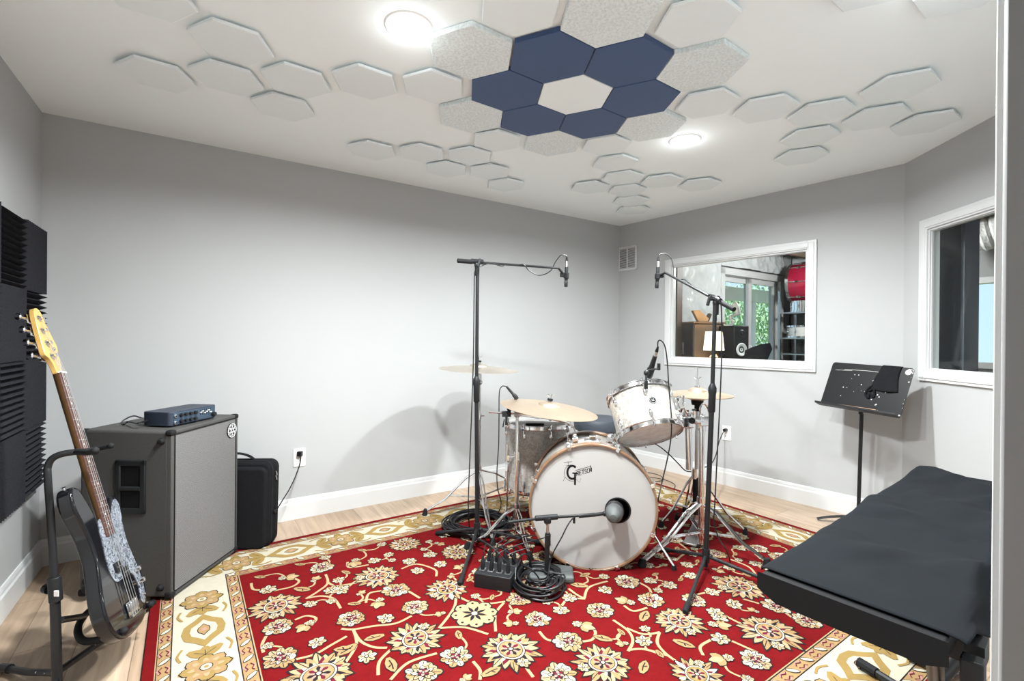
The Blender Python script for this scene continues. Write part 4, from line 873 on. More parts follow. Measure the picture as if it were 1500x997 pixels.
# hi-hat stand
hs = V(hc.x, hc.y, 0)
t = thing('hi_hat_stand', hs, 'chrome hi-hat stand with foot pedal under the control room window', 'hi-hat stand')
mb = MB(); mb.cyl((hs.x, hs.y, .09), (hs.x, hs.y, .62), .0125, 14); mb.cyl((hs.x, hs.y, .60), (hs.x, hs.y, hc.z - .05), .0095, 14); mb.build('pole', M_['steel'], t)
mb = MB(); mb.cyl((hs.x, hs.y, hc.z - .05), (hs.x, hs.y, D(1021.5, 537, 2.86).z), .0032, 8); mb.build('pull_rod', M_['steel'], t)
mb = MB(); mb.cyl((hs.x, hs.y, hc.z - .062), (hs.x, hs.y, hc.z - .036), .032, 20, .036); mb.cyl((hs.x, hs.y, hc.z - .1), (hs.x, hs.y, hc.z - .06), .016, 14); mb.build('cymbal_seat', M_['rubber'], t)
mb = MB(); z = hc.z + .044; mb.cyl((hs.x, hs.y, z), (hs.x, hs.y, z + .05), .0085, 12); mb.cyl((hs.x, hs.y, z), (hs.x, hs.y, z + .012), .014, 14); wingnut(mb, V(hs.x, hs.y, z + .036)); mb.build('clutch', M_['chrome'], t)
hub = V(hs.x - .01, hs.y, D(1018, 693, 2.86).z); h2 = V(hs.x, hs.y, .15)
mb = MB(); mb.cyl(hub - V(0, 0, .03), hub + V(0, 0, .03), .020, 14); mb.build('leg_collar', M_['chrome'], t); mb = MB(); mb.cyl(h2 - V(0, 0, .02), h2 + V(0, 0, .02), .018, 14); mb.build('brace_collar', M_['chrome'], t)
mb = MB(); mb.cyl((hs.x, hs.y, .12), (hs.x, hs.y, .34), .022, 14); mb.build('spring_housing', M_['rubber'], t)
for ft in (F(1092, 786), F(968, 775), V(hs.x + .05, hs.y + .33, 0)): dleg(t, hub, ft, h2, r=.006, gap=.012)
Mp = fr(V(hs.x - .03, hs.y - .08, .0), x=V(-.55, -.83, 0), z=V(0, 0, 1))
mb = MB(Mp); mb.box((.02, 0, .055), (.27, .07, .012), Matrix.Rotation(math.radians(10), 4, 'Y')); mb.build('foot_board', M_['steel'], t, bevel=.003)
mb = MB(Mp); mb.box((.12, 0, .02), (.06, .085, .016)); mb.box((.0, .035, .018), (.3, .008, .012)); mb.box((.0, -.035, .018), (.3, .008, .012)); mb.build('pedal_base', M_['blackmetal'], t, bevel=.002)
# tom stand: heavy chrome tube with a multi clamp and an offset tube carrying the tom
ts = V(D(1027.5, 700, 2.64).x, 2.64, 0)
t = thing('tom_stand', ts, 'heavy chrome double-braced stand beside the bass drum, clamped to the tilted tom', 'drum stand')
zt_ = D(1027, 612, 2.64).z
mb = MB(); mb.cyl((ts.x, ts.y, .035), (ts.x, ts.y, zt_ + .02), .0165, 18); mb.build('main_tube', M_['chrome'], t)
mb = MB(); mb.cyl((ts.x, ts.y, zt_ - .07), (ts.x, ts.y, zt_ + .0), .022, 16); mb.cyl((ts.x, ts.y, zt_ - .04), (ts.x + .05, ts.y - .01, zt_ - .04), .005, 8); mb.box((ts.x + .055, ts.y - .01, zt_ - .04), (.008, .012, .035)); mb.build('height_clamp', M_['chrome'], t)
q0 = D(1008, 622, 2.60); q1 = D(1009.5, 687, 2.60)
mb = MB(); mb.cyl(q1, q0 + V(0, 0, .03), .0185, 18); mb.build('offset_tube', M_['chrome'], t)
mb = MB(); a, b = q0 + V(0, 0, .02), V(ts.x, ts.y - .03, zt_ - .01)
mb.cyl(a - V(0, 0, .036), a + V(0, 0, .045), .029, 18); mb.cyl(a, b, .017, 14); mb.box(a + V(-.012, -.024, .0), (.06, .036, .055)); mb.box(b, (.055, .036, .055)); mb.ball(a + V(-.042, -.012, .008), .027, 14); mb.ball(a + V(-.02, -.02, .04), .02, 12); mb.build('multi_clamp', M_['chrome'], t, bevel=.004)
mb = MB(); mb.cyl(a + V(.004, -.03, .01), a + V(.004, -.048, .01), .017, 14); mb.build('clamp_knob', M_['rubber'], t)
for dz, dx in ((.045, -.02), (.05, .02), (-.012, .05)): mb = MB(); mb.cyl(a + V(dx, -.02, dz - .02), a + V(dx, -.03, dz + .012), .005, 8); mb.box(a + V(dx, -.03, dz + .016), (.024, .006, .01)); mb.build('wing_bolt', M_['chrome'], t)
tb = Tm @ V(tR + .03, 0, .12)
mb = MB(); mb.tube(spl([tb + V(.02, 0, .05), tb + V(.022, -.0, -.01), mid(tb, a, .6) + V(.012, -.01, 0), a + V(-.02, -.01, .04), a + V(-.02, 0, 0)], 5), .0062, 10); mb.build('tom_arm', M_['chrome'], t)
wp = D(1031, 600, 2.62); mb = MB(); mb.tube(spl([D(1027, 612, 2.62), D(1026, 598, 2.62), D(1031, 591, 2.62), D(1037, 597, 2.62), D(1040, 612, 2.62)], 5), .0065, 8); mb.build('tilter_loop', M_['chrome'], t)
hub = V(ts.x, ts.y, D(1024, 735, 2.64).z); h2 = V(ts.x, ts.y, .10)
mb = MB(); mb.cyl(hub - V(0, 0, .028), hub + V(0, 0, .028), .023, 16); mb.build('leg_collar', M_['chrome'], t); mb = MB(); mb.cyl(h2 - V(0, 0, .022), h2 + V(0, 0, .022), .022, 16); mb.build('brace_collar', M_['chrome'], t)
for ft in (F(940, 833), F(1125, 833), V(ts.x + .02, ts.y + .42, 0)): dleg(t, hub, ft, h2, r=.0075, gap=.014, fr_=.017)
# bass drum pedal behind the drum
pp_ = V(.47, 2.86, 0); t = thing('kick_pedal', pp_, 'steel bass drum pedal half hidden behind the bass drum', 'drum pedal')
mb = MB(); mb.box((pp_.x, pp_.y + .1, .05), (.09, .28, .012), Matrix.Translation((0, 0, 0))); mb.build('foot_board', M_['steel'], t, bevel=.003)
mb = MB(); mb.box((pp_.x, pp_.y, .02), (.13, .06, .014)); mb.box((pp_.x, pp_.y + .14, .018), (.1, .34, .008)); mb.build('base_plate', M_['blackmetal'], t, bevel=.002)
mb = MB(); mb.cyl((pp_.x - .055, pp_.y, .02), (pp_.x - .055, pp_.y, .22), .007, 8); mb.cyl((pp_.x + .055, pp_.y, .02), (pp_.x + .055, pp_.y, .22), .007, 8); mb.cyl((pp_.x - .06, pp_.y, .21), (pp_.x + .06, pp_.y, .21), .006, 8); mb.build('pedal_frame', M_['steel'], t)
# ================================================================== MICROPHONE STANDS
def tripod(t, base, top, hubz, feet, coll, rp=(.0115, .0095)):
    d = (top - base); dn = d.normalized(); hub = base + dn * (hubz / dn.z)
    mb = MB(); mb.cyl(base + dn * .03, coll, rp[0], 14); mb.build('outer_pole', M_['blackmetal'], t)
    mb = MB(); mb.cyl(coll - dn * .02, top, rp[1], 12); mb.build('inner_pole', M_['blackmetal'], t)
    mb = MB(); mb.lathe([(.012, -.062), (.017, -.055), (.0175, .03), (.020, .04), (.020, .062), (.013, .078), (.0105, .085)], 18, fr(coll, z=dn)); mb.build('height_grip', M_['plastic'], t)
    mb = MB(); mb.cyl(hub - dn * .03, hub + dn * .035, .019, 14); mb.ball(hub + V(.02, -.01, .0), .012, 10); mb.build('leg_hub', M_['plastic'], t)
    for f in feet:
        e = V(f.x, f.y, .026); dd = (e - hub).normalized()
        mb = MB(); mb.tube([hub + dd * .012, e], .0088, 10); lg_ = mb.build('leg', M_['blackmetal'], t)
        mb = MB(); mb.tube([e - dd * .055, e - dd * .05, e + dd * .004, e + dd * .012], [.0095, .0125, .0135, .010], 10); mb.build('leg_tip', M_['rubber'], t)
    return dn
def clutch(t, p, boom):
    mb = MB(); mb.cyl(p - V(0, 0, .075), p - V(0, 0, .028), .0125, 12, .014); mb.ball(p - V(0, 0, .015), .017, 12, (1, 1, 1.2)); mb.build('swivel', M_['plastic'], t)
    b = boom.normalized(); mb = MB(); mb.cyl(p - b * .035 + V(0, 0, .004), p + b * .035 + V(0, 0, .004), .0145, 12); mb.build('boom_clutch', M_['plastic'], t, bevel=.003)
    s = V(0, 0, 1).cross(b).normalized(); s = -s if s.y > 0 else s
    mb = MB(); mb.cyl(p, p + s * .04, .006, 8); mb.box((0, 0, 0), (.014, .014, .045), fr(p + s * .043 + V(0, 0, -.008), z=V(.3, 0, 1))); mb.build('wing_knob', M_['plastic'], t, bevel=.004)
# left stand
Yb = 2.665; b1 = V(D(699, 800, Yb).x, Yb, .0); top1 = D(699.5, 388, Yb)
ft = [F(674, 861), F(641, 787), F(797, 802)]
t = thing('microphone_stand', b1, 'tall black tripod microphone stand left of the drum kit, boom level', 'microphone stand', 'tall black microphone stands')
tripod(t, V(b1.x + .0, b1.y, 0), top1, .10, ft, D(698, 573, Yb), (.0118, .0098))
ra, rb = D(670, 381.5, 2.62), D(818, 392.5, 2.82); cl = D(699, 384, Yb)
clutch(t, cl, rb - ra)
mb = MB(); mb.tube([cl - (cl - ra).normalized() * .0, cl, rb], .0068, 10); mb.tube([cl, ra + (cl - ra) * .2], .0068, 10); mb.build('boom_arm', M_['blackmetal'], t)
mb = MB(); mb.tube([ra, ra + (cl - ra) * .74], .0125, 12); mb.build('counterweight', M_['rubber'], t, bevel=.002)
def pencil(c_top, c_bot, label, loop=None):               # slim condenser microphone with its clip
    t = thing('condenser_microphone', c_bot, label, 'microphone', 'slim condenser microphones')
    d = (c_bot - c_top).normalized(); L_ = (c_bot - c_top).length
    mb = MB(); mb.lathe([(.0001, 0), (.0095, 0), (.0105, .004), (.0105, L_ * .66), (.0098, L_ * .67), (.0098, L_ * .70), (.0105, L_ * .71), (.0105, L_ - .004), (.009, L_), (.0001, L_)], 20, fr(c_top, z=d), caps=False); mb.build('body', M_['plastic'], t)
    mb = MB(); mb.lathe([(.0106, L_ * .74), (.0110, L_ * .75), (.0110, L_ * .93), (.0106, L_ * .94)], 20, fr(c_top, z=d), caps=False); mb.build('grille_slots', M_['blackmetal'], t)
    mb = MB(); k = L_ * .42; mb.cyl(c_top + d * (k - .014), c_top + d * (k + .018), .0155, 16); mb.build('mic_clip', M_['rubber'], t, bevel=.002)
    mb = MB(); mb.cyl(c_top - d * .034, c_top - d * .0, .0085, 12, .0092); mb.build('connector', M_['steel'], t)
    mb = MB(); mb.cyl(c_top - d * .062, c_top - d * .034, .0045, 10, .0085); mb.build('cable_boot', M_['rubber'], t)
    return c_top - d * .06
ct, cb_ = D(830, 391, 2.84), D(829, 420, 2.84)
m1 = pencil(ct, cb_, 'slim black microphone pointing down from the level boom of the left stand')
k_ = ct + (cb_ - ct) * .42
mb = MB(); mb.tube([rb, k_ + V(-.01, 0, .0)], .0075, 8); mb.box(k_ + V(-.022, -.0, .003), (.03, .022, .026)); o = mb.build('clip_joint', M_['rubber'], bpy.data.objects[t.name], bevel=.003)
# right stand
Yr = 2.387; b2 = V(D(1033, 838, Yr).x, Yr, 0); top2 = D(1047.5, 446, Yr)
t = thing('microphone_stand', b2, 'black tripod microphone stand right of the drum kit, boom rising to the left', 'microphone stand', 'tall black microphone stands')
tripod(t, b2, top2, .085, [F(1004, 903), F(969, 811), F(1160, 873)], D(1043, 586, Yr), (.0125, .0102))
ra2, rb2, cl2 = D(1073, 447.5, 2.27), D(974, 399, 2.83), D(1049, 439, Yr)
ra2 = cl2 + (cl2 - rb2).normalized() * .14
clutch(t, cl2, rb2 - cl2)
mb = MB(); mb.tube([ra2, cl2, rb2], .0072, 10); mb.build('boom_arm', M_['blackmetal'], t)
mb = MB(); mb.tube([ra2, ra2 + (cl2 - ra2) * .75], .0118, 12); mb.build('counterweight', M_['rubber'], t)
ct2, cb2 = D(964, 391, 2.86), D(962, 422, 2.86)
m2 = pencil(ct2, cb2, 'slim black microphone pointing down from the rising boom of the right stand')
k2_ = ct2 + (cb2 - ct2) * .42
mb = MB(); mb.tube([rb2, k2_ + V(.01, 0, 0)], .0075, 8); mb.box(k2_ + V(.022, 0, .003), (.03, .022, .026)); mb.build('clip_joint', M_['rubber'], bpy.data.objects[t.name], bevel=.003)
# ------------------------------------------------------------------ kick drum microphone on a low stand
Yk = 2.285; kb_ = V(D(801, 800, Yk).x, Yk, 0)
t = thing('microphone_stand', kb_, 'low black microphone stand in front of the bass drum with a short boom', 'microphone stand')
Ms = fr(V(kb_.x + .012, kb_.y + .01, 0), x=V(1, .06, 0), z=V(0, 0, 1))
mb = MB(Ms); mb.prism([(-.10, -.05), (.11, -.07), (.125, .05), (-.02, .10), (-.10, .055)], .012, .046); mb.build('base_weight', M_['greyrubber'], t, bevel=.012, seg=3)
kt = D(802.5, 768, Yk)
mb = MB(); mb.cyl((kb_.x, kb_.y, .04), V(kt.x, kt.y, kt.z - .04), .0115, 14); mb.build('pole', M_['blackmetal'], t)
mb = MB(); mb.cyl(V(kt.x, kt.y, kt.z - .10), V(kt.x, kt.y, kt.z - .045), .0145, 14); mb.build('height_grip', M_['plastic'], t, bevel=.002)
k0, k1, k2 = D(745, 764.5, 2.26), D(802, 757.5, Yk), D(874, 753.5, 2.32)
mb = MB(); mb.cyl(V(kt.x, kt.y, kt.z - .045), k1, .007, 10); mb.ball(k1 - V(0, 0, .022), .014, 12); mb.build('swivel', M_['steel'], t)
mb = MB(); mb.box(k1 - V(0, 0, .012), (.034, .03, .03)); mb.build('swivel_fork', M_['plastic'], t, bevel=.006)
mb = MB(); mb.tube([k0, k1, k2], .0068, 10); mb.build('boom_arm', M_['blackmetal'], t)
mb = MB(); mb.tube([D(784, 759, 2.277), D(817, 756.5, 2.29)], .0132, 14); mb.build('boom_sleeve', M_['plastic'], t, bevel=.002)
mb = MB(); mb.tube([D(848, 755.5, 2.31), D(872, 753.5, 2.32)], .0095, 12); mb.cyl(D(841, 758, 2.30), D(841, 766, 2.30), .006, 8); mb.build('cable_grip', M_['plastic'], t)
t = thing('kick_microphone', D(900, 748, 2.34), 'dark grey egg shaped microphone pointing into the bass drum sound hole', 'microphone')
ka = D(900, 749, 2.325); kd = (D(906, 745, 2.40) - ka).normalized(); Mk = fr(ka, z=V(.28, .95, .10)) @ Matrix.Scale(1.24, 4)
mb = MB(Mk); mb.lathe([(.0001, -.060), (.014, -.058), (.026, -.045), (.033, -.024), (.035, -.003), (.0345, 0)], 28, caps=False); mb.build('body', M_['greyrubber'], t)
mb = MB(Mk); mb.lathe([(.0350, .0), (.0365, .002), (.0365, .010), (.035, .012)], 28, caps=False); mb.build('ring', M_['blackmetal'], t)
mb = MB(Mk); mb.lathe([(.0348, .012), (.033, .028), (.024, .044), (.012, .051), (.0001, .053)], 28, caps=False); mb.build('grille', M_['steel'], t)
mb = MB(); mb.tube([D(872, 753.6, 2.32), D(886, 751.5, 2.32)], .0085, 12); mb.ball(D(886, 752, 2.315), .013, 10); mb.build('stand_mount', M_['plastic'], t)
# ------------------------------------------------------------------ tom microphones
t = thing('tom_microphone', D(957, 535, 2.45), 'black microphone clipped to the rim of the tilted tom', 'microphone')
ma, mz = D(949, 555, 2.50), D(960, 520, 2.40); Mt = fr(ma, z=mz - ma); Lm = (mz - ma).length
mb = MB(Mt); mb.lathe([(.0001, -.012), (.012, -.011), (.014, -.004), (.017, .02), (.0195, .026), (.0195, .07), (.0145, .078), (.0105, Lm - .005), (.0001, Lm)], 20, caps=False); mb.build('body', M_['plastic'], t)
mb = MB(Mt); mb.cyl((0, 0, Lm - .002), (0, 0, Lm + .025), .0085, 12, .0092); mb.build('connector', M_['steel'], t)
tm_end = Mt @ V(0, 0, Lm + .05); mb = MB(Mt); mb.cyl((0, 0, Lm + .025), (0, 0, Lm + .055), .0088, 10, .0045); mb.build('cable_boot', M_['rubber'], t)
mb = MB(); e0, e1 = D(946, 563, 2.40), D(947, 546, 2.42)
mb.box(e0, (.016, .02, .042)); mb.tube(spl([e0, e1, D(951, 542, 2.42), D(962, 540, 2.41), D(966, 541, 2.41)], 5), .0055, 8); mb.ball(e1, .015, 12); mb.box(D(965, 537, 2.41), (.014, .014, .035)); mb.build('rim_clip', M_['plastic'], t, bevel=.003)
t = thing('tom_microphone', D(751, 577, 2.78), 'small black microphone pointing down at the floor tom, behind the ride cymbal', 'microphone')
ma, mz = D(753.5, 579, 2.9), D(742, 566, 2.9); Mt2 = fr(ma, z=mz - ma); L2_ = (mz - ma).length
mb = MB(Mt2); mb.lathe([(.0001, -.03), (.010, -.029), (.0135, -.015), (.0125, .004), (.0085, .012), (.0085, .04), (.0065, L2_), (.0001, L2_)], 16, caps=False); mb.build('body', M_['plastic'], t)
mb = MB(); mb.tube(spl([ma, D(755, 590, 2.92), D(757, 603, 2.93), D(757, 622, 2.9)], 5), .0045, 8); mb.build('gooseneck', M_['rubber'], t)
# ================================================================== CABLES
def cable(pts, label, r=.0032, n=8, name='cable', grp=None, extra=None):
    mb = MB(); mb.tube(spl(pts, n), r, 7)
    if extra: extra(mb)
    p0 = V(*pts[0]); return single(mb, name, M_['cable'], p0, label, 'cable', grp)
cable([m1, D(829, 374, 2.84), D(822, 373.5, 2.83), D(814, 383, 2.82), D(806, 397, 2.80), D(790, 403, 2.78), D(775, 396, 2.755), D(767, 387.5, 2.735), D(755, 388.5, 2.72), D(742, 387, 2.71), D(735, 389.5, 2.69), D(720, 385.5, 2.66), D(706, 389, 2.62), D(696, 396, 2.63), D(694.5, 430, 2.64), D(693.5, 520, 2.64), D(691, 600, 2.63), D(687.5, 690, 2.62), D(686, 740, 2.63), F(688, 783, .03)], 'thin black cable looping from the left overhead microphone down its stand', name='microphone_cable')
cable([m2, D(966, 373, 2.86), D(974, 371, 2.86), D(983, 378, 2.85), D(986.5, 392, 2.83), D(987, 404, 2.8), D(995, 409, 2.74), D(1003, 409.5, 2.70), D(1012, 417, 2.64), D(1022, 426, 2.56), D(1034, 430, 2.48), D(1046, 433, 2.36), D(1056, 443, 2.34), D(1057, 520, 2.35), D(1054, 600, 2.36), D(1050, 680, 2.36), D(1047, 740, 2.36), D(1046, 765, 2.37), D(1054, 790, 2.36), D(1064, 805, 2.34), F(1069, 822, .01), F(1060, 838, .008), F(1040, 845, .007)], 'thin black cable looping from the right overhead microphone down its stand', name='microphone_cable')
cable([tm_end, D(964, 500, 2.36), D(968, 498.5, 2.36), D(974, 507, 2.36), D(977.5, 530, 2.37), D(980, 570, 2.36), D(983.5, 610, 2.36), D(983, 640, 2.36), D(978, 670, 2.36), D(970, 705, 2.36), D(963, 740, 2.37), F(961, 775, .02), F(955, 800, .007)], 'thin black cable hanging from the rim microphone in front of the tilted tom', name='microphone_cable')
cable([Mt2 @ V(0, 0, L2_), D(740, 565.5, 2.9), D(735, 566, 2.88), D(731.5, 575, 2.86), D(731, 610, 2.84), D(730.5, 650, 2.82), D(728, 690, 2.82), D(729, 715, 2.82), D(734, 735, 2.82), D(729, 750, 2.84), F(712, 752, .007)], 'thin black cable hanging from the floor tom microphone beside the floor tom', name='microphone_cable')
cable([D(842, 757, 2.298), D(838, 760, 2.29), D(831, 770, 2.27), D(822, 788, 2.25), D(812, 806, 2.25), D(806, 822, 2.25), F(800, 846, .055), F(779, 846, .008)], 'black cable sagging from the low kick drum microphone boom', name='microphone_cable')
# power lead at the left outlet
po = MoL @ V(0, .028, .008); dn_ = MoL.to_3x3() @ V(0, 0, 1)
cable([po + dn_ * .03 + V(0, 0, -.008), po + dn_ * .03 + V(0, 0, -.05), D(433, 697, 2.98), D(424, 716, 2.9), D(416, 729, 2.86), D(408, 742, 2.84), D(398, 760, 2.86), F(380, 782, .01)], 'black mains lead plugged into the left wall outlet', r=.0035, extra=lambda mb: mb.box(po + dn_ * .014, (.026, .026, .03)), name='power_cable')
po = MoR @ V(0, .028, .008); dn_ = MoR.to_3x3() @ V(0, 0, 1)
cable([po + dn_ * .03, po + dn_ * .045 + V(0, 0, -.01), D(1053, 648, 3.6), D(1049, 665, 3.5), D(1042, 679, 3.3), D(1030, 685, 3.15), D(1015, 690, 3.0), D(1004, 689, 2.98), D(993, 678, 2.95), D(980, 665, 2.93), D(968, 655, 2.92), D(960, 650, 2.95)], 'black mains lead sagging from the right wall outlet behind the drum stands', r=.0038, extra=lambda mb: mb.cyl(po, po + dn_ * .035, .013, 12), name='power_cable')
cable([F(935, 694, .006), F(950, 692, .006), F(966, 696, .007), F(972, 702, .007), F(960, 705, .006), F(944, 702, .006), F(950, 698.5, .006), F(972, 702, .012), F(988, 709, .006), F(985, 717, .006), F(965, 721, .006), F(945, 719, .006)], 'loose loop of thin cable lying on the wood floor behind the drums', r=.003)
cable([F(842, 842, .006), F(870, 840, .006), F(905, 841, .006), F(940, 845, .006), F(975, 849, .006), F(1005, 847, .006), F(1030, 841, .006), F(1050, 838, .006), F(1062, 836, .006), F(1080, 850, .006)], 'black cable running along the red rug below the bass drum', r=.0036)
cable([F(845, 834, .007), F(880, 835.5, .006), F(930, 839, .006), F(960, 842, .006), F(985, 836, .006), F(1000, 820, .006)], 'second black cable on the rug hugging the bass drum hoop', r=.0036)
# thick coil behind the left stand
random.seed(3)
cc2 = F(700, 776); pts = []
for k in range(16 * 14):
    a = 2 * PI * k / 14; q = k // 14; rr = .165 + .03 * math.sin(q * 2.3) + .012 * math.sin(a * 2 + q); pts.append(V(cc2.x + rr * math.cos(a) * 1.05 + .012 * math.sin(q * 1.7), cc2.y + .02 + rr * math.sin(a) * .98 + .012 * math.cos(q * 2.9), .016 + .008 * (q % 4) + .003 * math.sin(a * 3 + q) + .006 * (q // 4)))
mb = MB(); mb.tube(spl(pts, 2), .0052, 6)
mb.tube(spl([F(652, 775, .01), D(668, 758, 2.98), D(690, 751, 3.02), F(712, 753, .03), F(735, 757, .01), F(752, 766, .012), F(745, 776, .03)], 6), .0055, 7)
single(mb, 'cable_coil', M_['cable'], cc2, 'big tangled coil of black cable on the rug under the left microphone stand', 'cable coil', 'cable coils')
# neat coil in front
cc1 = F(789, 861); pts = []
for k in range(19 * 16):
    a = 2 * PI * k / 16 + .4; q = k // 16; rr = .094 + .021 * math.sin(q * 2.1) - .022 * (q % 3 == 2) + .005 * math.sin(a * 2 + q); pts.append(V(cc1.x + rr * math.cos(a) + .008 * math.sin(q * 1.7), cc1.y + rr * math.sin(a) * 1.22 + .008 * math.cos(q * 2.3), .014 + .0028 * q + .004 * math.sin(a + q * 1.3)))
mb = MB(); mb.tube(spl(pts, 2), .0043, 6)
mb.tube(spl([F(755, 850, .05), D(756, 830, 2.24), D(762, 815, 2.26), D(770, 811, 2.27), D(776, 818, 2.28), F(779, 838, .03)], 6), .0036, 6)
mb.tube(spl([D(764, 826, 2.22), D(779, 834, 2.18), F(791, 850, .06), F(788, 860, .06), F(775, 861, .055), F(762, 856, .05)], 6), .0036, 6)
single(mb, 'cable_coil', M_['cable'], cc1, 'neat round coil of shiny black cable in front, beside the stage box', 'cable coil', 'cable coils')
# ------------------------------------------------------------------ stage box with plugs
s0, s1 = F(694, 863.5), F(747.5, 872.5); sx_ = (s1 - s0); SL = sx_.length; sx_.normalize(); sy_ = V(-sx_.y, sx_.x, 0)
Msb = Matrix(((sx_.x, sy_.x, 0, s0.x), (sx_.y, sy_.y, 0, s0.y), (0, 0, 1, 0), (0, 0, 0, 1)))
t = thing('stage_box', s0, 'black metal stage box with plugged in connectors on the red rug', 'stage box')
SDp = .19; SH = .066
mb = MB(Msb); mb.box((SL / 2, SDp / 2, .012 + SH / 2), (SL, SDp, SH)); bxo = mb.build('housing', M_['plastic'], t, bevel=.003)
for k in range(4):
    for r in range(2):
        x, y = SL * (.15 + .235 * k), SDp * (.24 + .46 * r); z0 = .012 + SH
        mb = MB(Msb); mb.box((x, y, z0 + .0012), (.027, .031, .0024)); mb.build('socket', M_['steel'], bxo, bevel=.0005)
        mb = MB(Msb); ln = .047 + .005 * ((k * 3 + r) % 3)
        tl = V(.10 * math.sin(k * 2.1 + r), .12 * (1 if r else .6), 1)
        Tq = fr(V(x, y, z0 + .002), z=tl); mb.lathe([(.0098, 0), (.0098, .034), (.0085, .040), (.0065, ln), (.004, ln + .012)], 14, Tq); mb.build('plug', M_['rubber'], t)
        e = Tq @ V(0, 0, ln + .010)
        e = Msb @ e; rnd = random.uniform
        far = e + V(.02 + .05 * k * (1 if r else .6), .05 + .04 * r, .035)
        end = V(cc2.x + .05 + .06 * k, cc2.y - .26 + .04 * r + rnd(-.02, .02), .02) if r else V(s1.x + .03 + .02 * k, s1.y + .10 + .02 * k, .03)
        mb = MB(); mb.tube(spl([e, e + (Msb.to_3x3() @ tl).normalized() * .02 + V(.004, .004, .004), far, mid(far, end, .6) + V(0, 0, .02), end], 7), .003, 6); mb.build('plug_lead', M_['cable'], t)
mb = MB(Msb); mb.box((SL - .045, -.0006, .045), (.05, .001, .022)); mb.build('label_plate', M_['blackmetal'], bxo, smooth=False)
cable([D(690, 786, 2.62), D(706, 792, 2.58), D(724, 803, 2.48), V(D(737, 812, 2.40).x, 2.40, .105), Msb @ V(SL * .9, SDp + .05, .03)], 'thick black multicore cable running into the back of the stage box', r=.0065, name='multicore_cable')
# ================================================================== RUG
ru = V(math.cos(math.radians(34.5)), math.sin(math.radians(34.5)), 0); rv = V(ru.y, -ru.x, 0)
U0, U1, V0, V1 = -.112, 3.15, -2.962, -.50
RM = Matrix(((ru.x, rv.x, 0, 0), (ru.y, rv.y, 0, 0), (0, 0, 1, 0), (0, 0, 0, 1)))
RI = RM.inverted()
def pile(name, c, k=.10):
    return P(name, c, .95, var=(38, k), bump=(900, .45, .0015), spec=.08)
rmats = [pile('rug_red', (.112, .0033, .0045), .28), pile('rug_tan', (.27, .17, .080)), pile('rug_cream', (.39, .355, .28)), pile('rug_gold', (.24, .158, .055)), pile('rug_black', (.016, .013, .014)), pile('rug_maroon', (.10, .010, .022)), pile('rug_pink', (.36, .19, .155)), pile('rug_beige', (.32, .228, .130))]
RED, TAN, CRM, GLD, BLK, MAR, PNK, BGE = range(8)
Z0 = .010
rg = MB(RM)
def rq(a, b, c, d, m, l):
    rg.mi = m; rg.flat([(a, c), (b, c), (b, d), (a, d)], Z0 + .0003 * l)
rg.mi = RED; rg.box(((U0 + U1) / 2, (V0 + V1) / 2, Z0 / 2), (U1 - U0, V1 - V0, Z0))
rg.mi = BLK; rg.box(((U0 + U1) / 2, (V0 + V1) / 2, .003), (U1 - U0 + .006, V1 - V0 + .006, .006))
def band(o, m, l): rq(U0 + o, U1 - o, V0 + o, V1 - o, m, l)
band(.034, BGE, 1); band(.037, BLK, 2); band(.040, TAN, 3); band(.078, BLK, 4); band(.082, CRM, 5); band(.281, BLK, 6); band(.285, TAN, 7); band(.328, BLK, 8); band(.332, BGE, 9); band(.336, RED, 10)
LB = 14
_n = [0]
def lift_(l): _n[0] += 1; return Z0 + .0003 * (LB + l) + 5e-6 * (_n[0] % 50)      # no two overlapping pile patches share a level
def poly(pts, m, l): rg.mi = m; rg.flat(pts, lift_(l))
def line(pts, w, m, l, taper=False): rg.mi = m; rg.ribbon(pts, w, lift_(l), taper=taper)
rnd = random.Random(11)
def petal(c, a, r0, r1, w, tip=.6):
    d = (math.cos(a), math.sin(a)); n = (-d[1], d[0]); o = []
    for t, q in ((0, .35), (.3, .9), (.6, 1.0), (.85, tip), (1, 0), (.85, -tip), (.6, -1.0), (.3, -.9), (0, -.35)): r = r0 + (r1 - r0) * t; o.append((c[0] + d[0] * r + n[0] * w * q, c[1] + d[1] * r + n[1] * w * q))
    return o
def ring(c, r, n, a, amp): return [(c[0] + r * (1 + amp * math.cos(n * t)) * math.cos(t + a), c[1] + r * (1 + amp * math.cos(n * t)) * math.sin(t + a)) for t in [2 * PI * k / (n * 6) for k in range(n * 6)]]
def vein(c, t, r0, r1, w, m, l): line([(c[0] + r0 * math.cos(t), c[1] + r0 * math.sin(t)), (c[0] + r1 * math.cos(t + .05), c[1] + r1 * math.sin(t + .05))], w, m, l)
